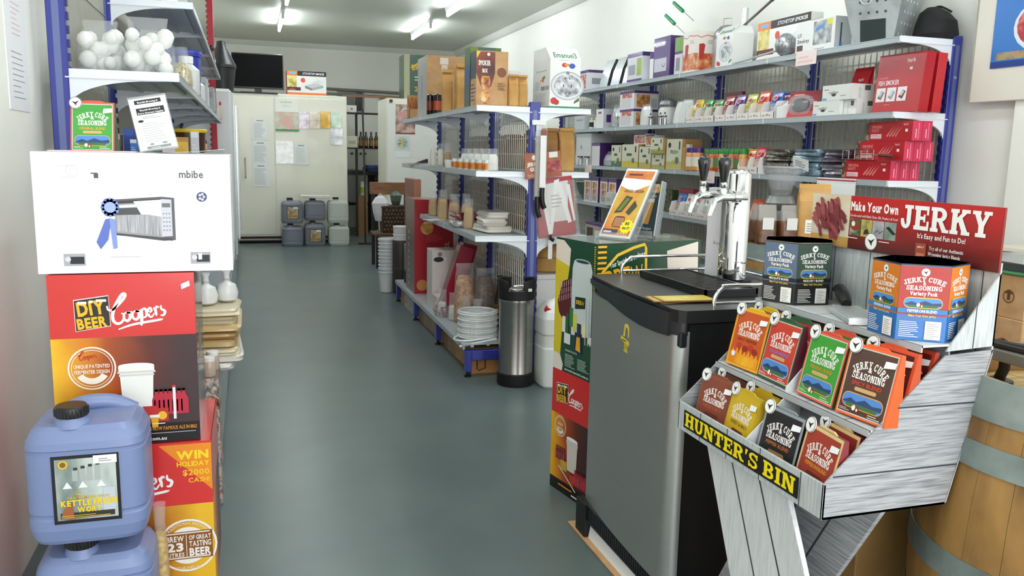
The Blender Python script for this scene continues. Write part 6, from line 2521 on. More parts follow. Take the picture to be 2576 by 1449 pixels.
def p_fishend(c):
    c.rect(0, 0, 1, 1, m('#e9e9e6', .4))
    c.rect(.55, .6, .8, .92, m('#5a5a5c'))
    c.lines(.3, .1, .42, .85, 8, m('#9a9a9c'), .3)


rbox('fish_smoker_box', 'white small smoker box, lower left of the three on the second wall shelf', 4.20, 4.44, Z2, .086, .16, '#dededa', p_fishbox, p_fishend, group='small white smoker boxes')
rbox('fish_smoker_box', 'white small smoker box, lower right end of the three on the second wall shelf', 4.09, 4.195, Z2, .086, .14, '#dededa', p_fishend, p_fishend, x=FX + .03, group='small white smoker boxes')
rbox('fish_smoker_box', 'white small smoker box on top of the other two on the second wall shelf', 4.10, 4.36, Z2 + .087, .088, .16, '#dededa', p_fishbox, p_fishend, group='small white smoker boxes')
for i, (y, x, L) in enumerate(((4.26, 3.535, 'red gable topped carton behind the white smoker boxes, left one'), (4.115, 3.545, 'red gable topped carton behind the white smoker boxes, right one'))):
    t = thing('gable_carton', L, 'box', (x, y, Z2 + .0005), R(-90), 'red gable topped cartons')
    b = B()
    b.prism([(-.05, 0), (.05, 0), (.05, .17), (.012, .285), (-.012, .285), (-.05, .17)], 0, -.075, .075, m('#b81c24', .3, coat=.4))
    b.obj('carton_body', t)
    q = B()
    c = Cv(q, (-.075, -.05, .0), (.15, 0, 0), (0, 0, .17))
    c.rect(.0, .0, .16, 1, nm('print_meal', ['#7a2a1c', '#c86a4a', '#e8c8a8', '#6a8a3a'], 30, rough=.4))
    c.lines(.2, .8, .75, .9, 1, m('#e8c8c8'), .5)
    c2 = Cv(q, (-.075, -.05, .17), (.15, 0, 0), (0, .038, .115))
    c2.text('hark', .55, .3, .16, m('#f2d8d8'), w=.3, bold=1)
    q.obj('printed_front', t)


def p_fish(c):
    c.rect(0, 0, 1, 1, m('#b01c28', .3, coat=.5))
    c.text('hark', .72, .84, .07, m('#f0d8d8'), w=.18, bold=1)
    c.rect(.70, .71, .76, .755, m('#f2f0ee'))
    c.text('collapsible', .06, .585, .04, m('#d88a8a'), 'L')
    c.text('FISH SMOKER', .06, .475, .085, m('#f0dcdc'), 'L', w=.46, bold=1)
    for i, cols in enumerate((('#b9b9bb', '#6a6c70'), ('#c9c9cb', '#8a8c90'), ('#c9b8b0', '#6a3428'))):
        x = .045 + .235 * i
        c.rect(x, .19, x + .20, .43, m('#e4e2e2', .4))
        c.poly([(x + .03, .26), (x + .11, .38), (x + .18, .35), (x + .12, .22)], m(cols[1]))
        c.poly([(x + .05, .30), (x + .11, .37), (x + .15, .35), (x + .10, .27)], m(cols[0]))
    c.lines(.25, .13, .45, .15, 1, m('#d88a8a'), .5)


pht = lambda c: (c.rect(0, 0, 1, 1, nm('print_fish', ['#3a2018', '#6a4434', '#b0a49a', '#e4e0d8'], 18, rough=.4, lo=.25, hi=.75)), c.rect(0, 0, 1, .28, nm('print_salad2', ['#a8502c', '#d8a070', '#4a8a34', '#7aa84a'], 26, rough=.4)))
carton('fish_smoker_carton', 'big red fish smoker carton, front one of the two on the wall shelf', 'box', (FX + .10, 3.83, Z2 + .0005), (.07, .33, .315), R(2), m('#b01c28', .3), {'L': p_fish}, rot=(0, R(5), R(2)))
carton('fish_smoker_carton', 'big red fish smoker carton standing behind the other one', 'box', (FX + .19, 3.80, Z2 + .0005), (.06, .28, .31), R(0), m('#c01c28', .3, coat=.4), {'L': lambda c: c.rect(0, 0, 1, 1, m('#b81c28', .3))}, rot=(0, R(3), 0))
rbox('photo_panel_carton', 'carton showing fish and salad photos between white boxes and red fish smoker', 4.02, 4.11, Z2, .29, .05, '#5a3a2c', pht, None, x=FX + .15)
# ---------------- third shelf
rbox('white_appliance_box', 'tall grey white appliance box at far end of the third wall shelf', 7.93, 8.33, Z3, .32, .22, '#d5d8d8', prints(None, '#d3d6d6', [(.3, .5, .42, .62, '#8a8f92'), (.05, .02, .95, .42, '#dcd6d2')]))
for i, y in enumerate((8.16, 7.98)):
    t = thing('tap_fitting', ['left small black and white tap fitting on the third wall shelf', 'right small black and white tap fitting on the third wall shelf'][i], 'fitting', (FX - .02, y, Z3 + .0005))
    b = B()
    b.lathe([(.025, 0), (.025, .06), (.01, .07), (.01, .10)], m('#d9dbdc', .25, .5), 12)
    b.obj('fitting_body', t)
    b = B()
    b.box((-.008, -.06, .075), (.008, .06, .09), m('#131315', .4), .002)
    b.obj('cross_lever', t)
rbox('purple_carton', 'white and purple carton with dark purple end on the third wall shelf', 7.70, 7.90, Z3, .225, .26, '#4a2a66', prints(PUR, '#d8d4d6', []), lambda c: c.rect(0, 0, 1, 1, m('#42205e', .4)))
filmbag('flat clear bag slumped beside the purple carton on the third wall shelf', (FX + .05, 7.53, Z3 + .001), .20, .12, .14, nm('dull_film', ['#6a6c70', '#8f9296', '#b0b3b6'], 18, rough=.25), R(-90), fillh=.8)


def p_sauce(a, bcol):
    def fn(c):
        c.rect(0, 0, 1, 1, m('#d0d0ba', .4))
        c.rect(0, 0, 1, .26, m(bcol, .4))
        c.ell(.2, .80, .09, m('#1f2420'), rx=.10)
        if a == 'FRESH':
            c.text(a, .52, .52, .12, m('#4a4e3c'), w=.5, bold=1)
        else:
            c.lines(.3, .5, .78, .64, 1, m('#4a4e3c'), .8)
        c.ell(.70, .30, .12, m('#6a6a4a'), rx=.14)
        c.ell(.45, .22, .08, m('#c9b43a'), rx=.1)
        c.rect(.80, .66, .88, .92, m('#2a2d2a'))
    return fn


SB = [(7.20, 7.42, 0, .20, 'cream and teal kit box, first of the cream boxes on the third wall shelf', 'PESTO', '#3a6a5c'), (6.84, 7.18, 0, .205, 'cream and yellow kit box, second of the cream boxes on the third wall shelf', 'PASTA', '#c8b83a'), (6.59, 6.82, 0, .185, 'cream kit box with gold base below the pair of small meat cartons', 'GRAIN', '#b8a850'),
      (6.34, 6.57, 0, .125, 'low cream kit box carrying another cream box on the third wall shelf', 'CUCINA', '#a8a05a'), (6.34, 6.56, .126, .13, 'cream kit box stacked on the low cream box', 'TRUFFLE', '#9a9a3a'), (6.05, 6.31, 0, .245, 'tall cream kit box at near end of the cream boxes', 'FRESH', '#b8b070')]
for y0, y1, dz, h, L, a, bc in SB:
    rbox('kit_box', L, y0, y1, Z3 + dz, h, .17, '#c9c8b4', p_sauce(a, bc), lambda c: c.rect(0, 0, 1, 1, m('#b08a52', .5)), group='cream kit boxes on the third wall shelf', x=FX - (.02 if dz else 0))
for y0, y1, L in ((6.77, 7.0, 'small sausage photo carton standing on the cream boxes, left one'), (6.60, 6.765, 'small meat grinder carton standing on the cream boxes, right one')):
    rbox('meat_carton', L, y0, y1, Z3 + (.206 if y0 > 6.7 else .19), .095, .10, '#dcd6d6', prints(PUR, '#dcd4d2', [(.08, .1, .9, .8, food2 if y0 > 6.7 else food)]), x=FX + .03)
rbox('brown_block', 'small brown wooden box beside the tall cream kit box on the third wall shelf', 5.99, 6.045, Z3, .18, .12, '#b08448', None)
t = thing('chrome_jug', 'slanted silver packet leaning beside the cream boxes on the third wall shelf', 'packet', (FX + .03, 5.97, Z3 + .001), 0, None, (R(8), 0, R(-90)))
b = B()
b.box((-.03, 0, 0), (.03, .03, .20), m('#d8d6d0', .25, .4), .004)
b.obj('packet_body', t)
q = B()
c = Cv(q, (-.03, 0, 0), (.06, 0, 0), (0, 0, .2))
c.ell(.5, .6, .08, m('#2a2c2a'))
q.obj('print_panel', t)
for i, y in enumerate((5.89, 5.79, 5.69, 5.60)):
    jar(['purple lidded jar with amber preserve, farthest of the purple lids', 'second purple lidded jar on the third wall shelf', 'third purple lidded jar, half hidden by the tap handle', 'nearest purple lidded jar on the third wall shelf'][i], (FX + (.0 if i < 2 else .05), y, Z3 + .0005), .045, .175, m('#c98a4a', .25, coat=.4), m('#4a2a7a', .35), 'purple lidded jars', m('#e4dcc8', .5))
for i in range(8):
    y = 5.66 - .068 * i
    for k in (0, 1):
        jar('green lidded sauce jar in the %s row, %s from the far end' % (['front', 'back'][k], ['first', 'second', 'third', 'fourth', 'fifth', 'sixth', 'seventh', 'eighth'][i]), (FX + .01 + .075 * k, y + .02 * k, Z3 + .0005), .031, .165 + .012 * k, m(['#a8342a', '#c4703a', '#b8402c', '#c8964a'][(i + k) % 4], .25, coat=.4), m('#2a7a2c', .35), 'green lidded sauce jars', m(['#4a7a3a', '#d8a890'][(i + k) % 2], .4))
pouch('orange spice pouch beside the green lidded jars on the third wall shelf', (FX + .05, 5.13, Z3 + .0042), .11, .165, '#d8861c', '#c9b48a', R(-90), 'pouches on the third wall shelf')
pouch('red spice pouch beside the dark bags on the third wall shelf', (FX + .04, 5.01, Z3 + .0042), .13, .175, '#b81c2c', '#c8a090', R(-90), 'pouches on the third wall shelf')
tray('small white tray under the orange and red pouches on the third wall shelf', 4.945, 5.19, Z3, n=2)


def flatbag(label, loc, w, d, h, mat, rz=0, group=None, seed=0):
    t = thing('flat_bag', label, 'bag', loc, rz, group)
    rg = random.Random(seed)
    b = B()
    secs = []
    for k, zz in ((.95, 0), (1.0, .22), (1.02, .5), (1.0, .8), (.94, 1.0)):
        secs.append((h * zz, w / 2 * k, d / 2 * k, rg.uniform(-.008, .008), rg.uniform(-.008, .008)))
    b.loft(secs, mat, 28, 9)
    b.obj('bag_body', t)
    return t


dk = nm('dark_chips', ['#2a2620', '#4c463a', '#847a66'], 30, rough=.2, bump=.8, coat=.8)
bg = nm('blue_grey_film', ['#4a5c68', '#6e8492', '#a4b6c0'], 12, rough=.2, bump=.6, coat=.8)
pp = nm('plum_film', ['#2c2230', '#4a3c50', '#6e6074'], 12, rough=.2, bump=.6, coat=.8)
for (y0, y1, mat, nme, N) in ((4.66, 4.96, dk, 'dark woodchip', 4), (4.36, 4.65, bg, 'blue grey', 4), (4.10, 4.345, pp, 'plum coloured', 4)):
    for i in range(N):
        flatbag('%s bag lying in its stack on the third wall shelf, %s' % (nme, ['bottom one', 'second from bottom', 'third from bottom', 'topmost one'][i]), (FX + .12, (y0 + y1) / 2 + .012 * ((i * 5) % 3 - 1), Z3 + .0006 + i * .0415), .22, y1 - y0, .041, mat, R(4 * ((i * 7) % 3 - 1)), nme + ' bags on the third wall shelf', i)
b = B()
b.box((-.001, -.075, 0), (.001, .075, .07), m('#f0f0ee', .4))
c = Cv(b, (-.001, .075, 0), (0, -.15, 0), (0, 0, .07))
c.lines(.15, .2, .85, .8, 3, m('#8a8c90'), .4)
tag(b.obj('paper_label', None, (FX - .012, 4.50, Z3 + .045), (R(12), R(-14), 0)), 'white printed paper label tucked on the blue grey bags', 'label')


def p_kebab(c):
    c.rect(0, 0, 1, 1, m('#b01824', .3, coat=.4))
    c.rect(0, 0, .09, 1, nm('print_kebab', ['#2a1c16', '#6a4434', '#b0907a'], 40, rough=.4))
    c.text('SHISH KEBAB', .14, .66, .15, m('#e08a8a'), 'L', w=.22, bold=1)
    c.text('BASKETS', .14, .47, .15, m('#e08a8a'), 'L', w=.16, bold=1)
    c.rect(.12, .12, .36, .36, m('#e4c4c4', .4))
    c.lines(.13, .14, .35, .34, 3, m('#b88a8a'), .4)
    for i in range(4):
        c.poly([(.46 + .06 * i, .28), (.49 + .06 * i, .18), (.62 + .06 * i, .78)], m('#d0706c'))
        c.k -= 1
    c.up()
    c.rect(.86, .46, .91, .60, m('#f0ecec'))
    c.text('hark', .87, .78, .12, m('#e8b0b0'), w=.1, bold=1)


def p_kebabend(c):
    c.rect(0, 0, 1, 1, m('#cf2a52', .3, coat=.5))
    c.lines(.35, .15, .5, .9, 1, m('#f0b0c0'), .6)
    c.rect(.62, .1, .68, .9, m('#eaa0b4', .3))


KW = .062
for row, (y0, y1, n, zr) in enumerate(((3.73, 4.12, 3, 0), (3.66, 4.03, 3, .106), (3.63, 3.98, 2, .212))):
    for i in range(n):
        rbox('kebab_basket_box', 'long red kebab basket box, %s row, %s of its row' % (['bottom', 'middle', 'top'][row], ['front one', 'second one', 'back one'][i]), y0, y1 - (.0 if i == 0 else .02), Z3 + zr, .1045, KW, '#b01824', p_kebab if i == 0 else None, p_kebabend, x=FX - .01 + i * (KW + .003) + (.015 * row), group='red kebab basket boxes')
t = thing('kebab_basket', 'wire kebab basket with brown handle lying against the middle row of red boxes', 'basket', (FX - .026, 3.87, Z3 + .107))
b = B()
for z in (.004, .03, .056):
    b.tube([(0, -.02, z), (0, .24, z)], .0025, chrome, 6)
for i in range(6):
    b.tube([(0, -.02 + .05 * i, .004), (0, -.02 + .05 * i, .056)], .0025, chrome, 6)
b.obj('wire_frame', t)
b = B()
b.tube([(0, -.02, .03), (0, -.06, .028)], .004, chrome, 8)
b.tube([(0, -.06, .028), (0, -.17, .022)], [.008, .010], m('#5a2018', .4), 10)
b.obj('handle', t)
# ---------------- fourth shelf
t = thing('glass_bowl', 'dark glass bowl at far end of the fourth wall shelf', 'bowl', (FX + .12, 8.25, Z4 + .0005))
b = B()
b.lathe([(.05, 0), (.06, .006), (.10, .06), (.13, .16), (.135, .19), (.125, .19), (.09, .07), (.04, .02)], m('#6a7a74', .08, alpha=.55), 28)
b.obj('bowl_body', t)
b = B()
b.lathe([(.137, .185), (.139, .19), (.137, .195)], m('#a8b4b0', .1), 28)
b.obj('rim', t)
for i, (y0, y1) in enumerate(((7.89, 8.07), (7.71, 7.88), (7.48, 7.66), (7.28, 7.46))):
    rbox('utensil_carton', 'tall purple topped gadget carton on the fourth wall shelf, %s from the far end' % ['first', 'second', 'third', 'fourth'][i], y0, y1, Z4, .25, .14, '#d8d4d4', prints(PUR, '#d6d0ce', [(.15, .55, .8, .8, food), (.15, .3, .8, .52, food2), (.15, .06, .8, .28, '#a8a098')]), lambda c: c.rect(0, 0, 1, 1, m(PUR, .4)), group='purple gadget cartons on the fourth wall shelf')
rbox('small_white_box', 'low white box in front of the purple cartons on the fourth wall shelf', 7.25, 7.40, Z4, .12, .08, '#d8d8d4', prints(None, '#d8d8d4', [(.2, .3, .8, .6, '#b0b4b4')]), x=FX - .085 + .03)
rbox('pink_box', 'pink edged dark box behind the flyers on the fourth wall shelf', 6.10, 6.32, Z4, .205, .06, '#b0304a', prints(None, '#b0304a', [(.15, .1, .85, .85, '#3a1c1c')]), x=FX + .15)
rbox('green_herb_box', 'dark green herb photo box on the fourth wall shelf', 6.36, 6.56, Z4, .19, .06, '#3a4a2c', prints(None, '#3a3a2c', [(0, .0, 1, 1, nm('print_herbs', ['#1c2418', '#4a5a3a', '#8a7a5a'], 30, rough=.5))]), x=FX + .10)
tray('white tray of pouches behind the beer taps on the fourth wall shelf', 5.42, 6.16, Z4, n=5)
for i, (y, tp, lw, L) in enumerate(((6.085, '#2a62b0', '#b8926a', 'blue topped pouch, first in the fourth wall shelf tray'), (5.94, '#d6d8d4', '#c8c0b4', 'first white pouch in the fourth wall shelf tray'), (5.795, '#d8dad6', '#c0c8c0', 'second white pouch in the fourth wall shelf tray'), (5.65, '#d4d6d2', '#b8c4c0', 'third white pouch in the fourth wall shelf tray'), (5.50, '#d8602a', '#c8a070', 'orange pouch at the end of the fourth wall shelf tray'))):
    pouch(L, (FX + .045, y, Z4 + .0042), .13, .175, tp, lw, R(-90), 'pouches on the fourth wall shelf')
tray('white tray of red and orange pouches right of the beer tower', 4.70, 5.10, Z4, n=3)
for y, tp, L in ((5.03, '#c8542a', 'orange pouch right of the beer tower, first in its tray'), (4.90, '#b03a2c', 'brick red pouch right of the beer tower, middle of its tray'), (4.77, '#b82440', 'crimson pouch right of the beer tower, last in its tray')):
    pouch(L, (FX + .045, y, Z4 + .0042), .12, .185, tp, '#c9a884', R(-90), 'pouches on the fourth wall shelf')
# lower shelf, in the shade
Z5 = .55
rbox('purple_flat_carton', 'purple and cream carton in shade on the lowest wall shelf behind the kraft bag', 7.6, 8.0, Z5, .16, .2, '#8a7a90', prints(PUR, '#b8a8a0', [(.1, .1, .5, .7, '#4a3a34')]))
rbox('olive_tin_box', 'small cream printed box on the lowest wall shelf behind the flyer stands', 6.1, 6.3, Z5, .2, .1, '#c9c8b4', p_sauce('OLIO', '#b8b070'))
# ================================================================== goods on the gondola
def gx(y):
    return 1.68 + .012 * (y - 4.93)


GT, GM, GL, GB = 1.6705, 1.2805, .8855, .2055


def p_smoker(c):
    c.rect(0, 0, 1, 1, kraft)
    c.poly([(.0, .985), (.95, .985), (.95, .6), (.75, .35), (.25, .35), (0, .6)], nm('print_smoke', ['#4a1a10', '#7a2c18', '#a04424'], 6, rough=.4))
    c.poly([(.0, .985), (.22, .985), (.02, .86)], m('#e0c41c'))
    c.ell(.62, .94, .03, m('#ece4d8'))
    c.text('SMOKER', .42, .74, .09, m('#f0e8dc'), w=.62, bold=2)
    c.text('BIX', .45, .61, .07, m('#f0e8dc'), w=.28, bold=2)
    c.rr(.25, .30, .72, .55, nm('print_roast', ['#5a2410', '#a85a24', '#d89a54', '#e8c890'], 24, rough=.4), .3)
    c.rr(.25, .08, .68, .27, nm('print_roast', [], 24), .3)
    c.text('cheese', .48, .52, .04, m('#e8b82a'), w=.4, bold=1)
    c.rect(.36, .045, .56, .055, m('#1a1410'))


nm('print_roast', ['#5a2410', '#a85a24', '#d89a54', '#e8c890'], 24, rough=.4)
carton('smoker_chip_carton', 'tall kraft smoker chip carton with roast photos on the gondola top', 'box', (1.43, 5.07, GT), (.20, .13, .325), 0, kraft,
       {'F': lambda c: (p_smoker(_Sub(c, 0, .62)), _Sub(c, .62, 1).rect(0, 0, 1, 1, kraft), c.lines(.68, .3, .95, .45, 5, m('#9a7040'), .3), c.ell(.80, .62, .09, m('#7a4a2a'), rx=.09)),
        'L': lambda c: (c.rect(0, 0, 1, .5, kraft), c.rect(0, .5, 1, 1, m('#2a3c4a', .4)), c.lines(.1, .1, .9, .45, 5, m('#2a4a7a'), .3))})
carton('brew_carton', 'green brew carton behind the smoker chip carton on the gondola top', 'box', (1.445, 5.28, GT), (.20, .14, .37), 0, grn, {'F': lambda c: (c.rect(0, 0, 1, 1, grn), c.rect(.0, .88, .25, 1, m('#6a7a2c')), c.rect(.8, .8, 1, 1, m('#4a6a2c')), c.lines(.4, .92, .7, .95, 1, m('#c8d0c0'), .5)), 'L': prints(None, '#2a4a4a', [(0, .7, 1, 1, '#3c5a2c'), (0, .4, 1, .68, '#2a4a7a')])})
press_box('white fruit press carton with steel bowl print at front of the gondola top', (1.89, 5.13, GT), .20, .32, .375, 0, .075)
rbox('white_red_carton', 'white carton with red swirl behind the kraft bags on the gondola top', 5.35, 5.55, GT, .25, .16, '#e6e2de', None, prints(None, '#e6e2de', [(.1, .72, .95, .78, '#c84a3c')]), x=1.56)
for i, (x, y, L) in enumerate(((1.565, 5.02, 'left kraft bag of the pair between smoker carton and fruit press carton'), (1.632, 5.05, 'right kraft bag of the pair between smoker carton and fruit press carton'))):
    kbag(L, (x, y, GT), .062, .09, .195, 0, kraft_bag, 'kraft bags on the gondola top')


def p_bigbox(c):
    c.rect(0, 0, 1, 1, kraft)
    c.rect(.32, .86, .52, .97, m('#dcd2c4', .3))
    c.rect(.36, .74, .50, .85, m('#d8cec0', .4))
    c.lines(.38, .76, .48, .83, 3, m('#a89a88'), .3)


carton('brown_carton', 'big brown carton with silver side at middle of the gondola top', 'box', (1.52, 6.78, GT), (.33, .36, .46), 0, kraft, {'F': p_bigbox, 'L': prints(None, '#a8a49a', [(.2, .1, .8, .9, '#9a9c9c'), (.4, .3, .55, .7, '#7a8090')])}, tape='x')
for i, (x, y, w, h, L) in enumerate(((1.385, 6.02, .075, .30, 'creased kraft bag, left of three before the big brown carton'), (1.455, 5.90, .075, .33, 'creased kraft bag, middle of three before the big brown carton'), (1.52, 5.99, .07, .31, 'creased kraft bag, right of three before the big brown carton'))):
    kbag(L, (x, y, GT), w, .10, h, R(-8 + 8 * i), kraft_bag, 'creased kraft bags on the gondola top')
for i, (x, y) in enumerate(((1.345, 6.42), (1.39, 6.36), (1.44, 6.40), (1.372, 6.50))):
    t = thing('dark_can', 'slim black and red can on the gondola top, %s of the cluster' % ['leftmost', 'front one', 'rightmost', 'rear one'][i], 'can', (x, y, GT), 0, 'black and red cans on the gondola top')
    b = B()
    b.lathe([(.024, 0), (.026, .004), (.026, .145), (.022, .15)], m('#1a1012', .25, coat=.5), 16)
    b.obj('can_body', t)
    b = B()
    b.lathe([(.0265, .03), (.0265, .10)], m('#b0522c' if i else '#7a2a20', .3), 16)
    b.obj('label', t)
t = thing('copper_pipe_box', 'open kraft box of copper pipes at far end of the gondola top', 'box', (1.40, 7.32, GT))
b = B()
for a, c_ in (((-.06, -.05, 0), (.06, .05, .004)), ((-.06, -.05, 0), (-.056, .05, .09)), ((.056, -.05, 0), (.06, .05, .20)), ((-.06, -.05, 0), (.06, -.046, .08)), ((-.06, .046, 0), (.06, .05, .20))):
    b.box(a, c_, kraft)
b.obj('open_box', t)
for i in range(4):
    b = B()
    b.tube([(-.035 + .02 * i, .0, .006), (-.055 + .028 * i, -.01, .17 + .01 * (i % 2))], .007, m('#c07850', .25, .9), 10)
    b.obj('copper_pipe', t)

# middle level
for i, (x, y, w, h, L) in enumerate(((1.345, 6.30, .05, .17, 'tall clear bag of white tubes, leftmost on the gondola middle shelf'), (1.395, 6.27, .05, .172, 'tall clear bag of white tubes beside the leftmost on the middle shelf'))):
    filmbag(L, (x, y, GM), w, .05, h, m('#dcd6c4', .4), 0, 'clear bags on the gondola middle shelf', .75)
filmbag('clear bag of pale brown corks behind the white tub on the middle shelf', (1.445, 6.25, GM), .06, .05, .17, m('#b08c54', .5), 0, 'clear bags on the gondola middle shelf', .65)
t = thing('white_tub', 'square white tub with dark marks on the gondola middle shelf', 'tub', (1.372, 5.86, GM))
b = B()
b.loft([(0, .03, .03), (.055, .036, .036)], m('#eceae6', .4), 16, 6)
b.obj('tub_body', t)
q = B()
c = Cv(q, (-.03, -.034, .01), (.06, 0, 0), (0, -.003, .035), base=.002)
c.rect(.55, .1, .66, .9, m('#22242a'))
c.rect(.75, .1, .86, .9, m('#22242a'))
q.obj('lettering', t)
for i in range(6):
    y = 5.64 - .137 * i
    t = thing('capped_bottle', 'white capped bottle with orange and red label, %s from the end upright' % ['sixth', 'fifth', 'fourth', 'third', 'second', 'first'][i], 'bottle', (1.357 + .0075 * i, y, GM), 0, 'labelled bottles on the gondola middle shelf')
    b = B()
    b.lathe([(.018, 0), (.019, .003), (.019, .048), (.016, .052)], m('#ecebe4', .35), 16)
    b.obj('bottle_body', t)
    b = B()
    b.lathe([(.0185, .050), (.0185, .066), (.015, .067)], m('#e8e8e4', .35), 16)
    b.obj('cap', t)
    b = B()
    b.lathe([(.0194, .006), (.0194, .046)], m(['#d8782a', '#d88a2a'][i % 2], .35), 16)
    b.obj('label', t)
    q = B()
    c = Cv(q, (-.0205, .012, .008), (0, -.02, 0), (.0, 0, .036), base=.0012)
    c.ell(.55, .5, .34, m('#c8302c'))
    c.rect(.1, .1, .3, .9, m('#ead24a'))
    q.obj('label_mark', t)
for i in range(5):
    y = 5.62 - .17 * i
    filmbag('clear bag of white powder standing behind the labelled bottles, %s from the end upright' % ['fifth', 'fourth', 'third', 'second', 'first'][i], (1.425, y, GM), .07, .05, .135, m('#e6e4de', .5), R(-25), 'powder bags on the gondola middle shelf', .75)
t = thing('paper_pile', 'loose pile of printed papers at far end of the gondola middle shelf', 'papers', (1.40, 7.15, GM))
for i in range(3):
    b = B()
    b.box((-.07, -.10, .004 * i), (.07, .10, .004 * i + .003), m(['#e2dcd8', '#b0a49c', '#d8d4d0'][i], .5))
    b.obj('sheet', t, None, (0, 0, R(14 * i - 10)))
b = B()
b.prism([(0, 0), (.1, 0), (.1, .035)], 1, -.03, .05, m('#1d1b1c', .4))
b.obj('dark_wedge', t, (-.02, .02, .012))
# third level, left
for i in range(7):
    filmbag('clear bag of wooden sticks on the gondola third shelf, %s from the far end' % ['first', 'second', 'third', 'fourth', 'fifth', 'sixth', 'seventh'][i], (1.40 + .03 * (i % 2), 6.55 - .19 * i, GL), .075, .05, .20 + .012 * (i % 3), m('#c09a5c', .5), R(-40), 'bags of wooden sticks on the gondola third shelf', .7)
fg = nm('film_grey', ['#5a5a5a', '#a8a6a0', '#d8d6d0'], 18, rough=.2, coat=.5)
for i, (x, y, w, d, h, z, mat, L) in enumerate(((1.425, 5.62, .20, .30, .05, 0, fg, 'flat clear bag of plastic parts under the red and black bag'), (1.42, 5.60, .18, .26, .05, .0515, nm('red_black_print', ['#1a1416', '#8a2428', '#c8b8b4'], 14, rough=.25, coat=.5), 'red, black and silver bag on the gondola third shelf'),
                                          (1.50, 5.20, .17, .30, .045, 0, m('#d5cfc4', .35, coat=.3), 'bottom cream sausage casing pack at front of the third shelf'), (1.50, 5.21, .16, .28, .045, .046, m('#d8d2c8', .35, coat=.3), 'middle cream sausage casing pack at front of the third shelf'), (1.51, 5.22, .15, .27, .04, .092, m('#d2ccc2', .35, coat=.3), 'top cream sausage casing pack at front of the third shelf'))):
    flatbag(L, (x, y, GL + z), w, d, h, mat, R(6 * (i % 3) - 6), 'packs on the gondola third shelf', i)
b = B()
b.box((-.10, -.06, 0), (.10, .06, .0015), m('#e9e4dc', .5))
tag(b.obj('paper_sheet', None, (1.345, 6.15, GL + .0005), (0, 0, R(24))), 'white sheet hanging over the edge of the gondola third shelf', 'paper')
# base level, left


def p_urn(c):
    c.rect(0, 0, 1, 1, m('#b01c28', .3, coat=.5))
    c.ell(.32, .70, .07, nm('print_seal', ['#b8742a', '#d89a4a', '#e8c080'], 20, rough=.4))
    c.text('BREW', .34, .745, .025, m('#e8d0b0'), w=.2, bold=1)
    c.lines(.3, .56, .75, .64, 4, m('#c85a5c'), .25)
    c.text('10L', .90, .52, .055, m('#d8b8b8'), rot=90)
    c.ell(.20, .09, .06, m('#d08a4a'))
    c.lines(.5, .35, .8, .42, 2, m('#c85a5c'), .3)


carton('urn_carton', 'tall red and maroon urn carton on the gondola base shelf', 'box', (1.475, 7.06, GB), (.33, .40, .79), 0, m('#a81c26', .3, coat=.4), {'F': p_urn, 'L': lambda c: (c.rect(0, 0, 1, 1, m('#5a2024', .35, coat=.4)), [c.rect(.3, .06 + .07 * i, .42, .09 + .07 * i, m('#b89a90')) for i in range(9)])})


def p_white_tool(c):
    c.rect(0, 0, 1, 1, m('#e2d8d2', .4))
    c.ell(.3, .93, .04, m('#8a8478'))
    c.rr(.05, .83, .55, .87, m('#f4f2f0'), .5)
    c.ell(.25, .84, .045, m('#22242a'), rx=.09)
    c.ell(.72, .62, .03, m('#2a2a2c'))


rbox('meat_press_carton', 'white carton with tool print leaning beside the tall red urn carton', 6.22, 6.42, GB + .0, .44, .20, '#e0d6d0', None, p_white_tool, x=1.325)
rbox('low_pink_carton', 'low cream carton in front of the white tool print carton', 6.0, 6.19, GB, .115, .22, '#e2cfc4', prints(None, '#e2d2c8'), prints(None, '#e6d8ce', [(.05, .1, .95, .35, '#d8b8a8')]), x=1.315)
for i, (x, y, z, ry, L) in enumerate(((1.42, 5.93, .325, 18, 'long maroon carton leaning on the stack, front one'), (1.50, 6.06, .345, 15, 'long maroon carton leaning behind the front maroon carton'))):
    carton('maroon_carton', L, 'box', (x - .06, y, GB + .026), (.11, .12, .50), 0, m('#9a1c34', .3, coat=.3), {'F': lambda c: c.rect(0, 0, 1, 1, m('#a01e38', .3)), 'L': lambda c: c.rect(.1, .1, .9, .9, m('#8a5a5c', .4))}, 'leaning maroon cartons', (0, R(ry), 0))
corkm = nm('corks', ['#8a5a34', '#c08a54', '#d8a878'], 45, rough=.6, bump=.6)
filmbag('clear bag of orange brown corks on the gondola base shelf', (1.43, 5.62, GB), .15, .13, .42, corkm, 0, None, .8)
filmbag('dark brown bag of malt behind the cork bag on the gondola base shelf', (1.545, 5.50, GB), .15, .13, .40, nm('malt', ['#3a2410', '#5a3a18', '#8a6434'], 50, rough=.5), 0, None, .85)
for i, (x, y) in enumerate(((1.64, 5.25), (1.60, 5.33))):
    t = thing('dark_bottle', ['front brown glass bottle standing by the end upright on the gondola base shelf', 'rear brown glass bottle by the end upright on the gondola base shelf'][i], 'bottle', (x, y, GB))
    b = B()
    b.lathe([(.04, 0), (.042, .006), (.042, .22), (.016, .30), (.015, .36), (.018, .362), (.018, .375)], m('#2c1a08', .1, coat=.6), 20)
    b.obj('bottle_body', t)
    b = B()
    b.lathe([(.0425, .08), (.0425, .18)], m('#6a4a24', .4), 20)
    b.obj('label', t)
for i, (x, y) in enumerate(((1.325, 5.86), (1.37, 5.70), (1.42, 5.54), (1.47, 5.42))):
    filmbag('small clear bag of grey fittings on the base shelf, %s from the far end' % ['first', 'second', 'third', 'fourth'][i], (x, y, GB), .075, .06, .20, m('#c9c4ba', .4), R(-20), 'small bags of fittings on the base shelf', .55)
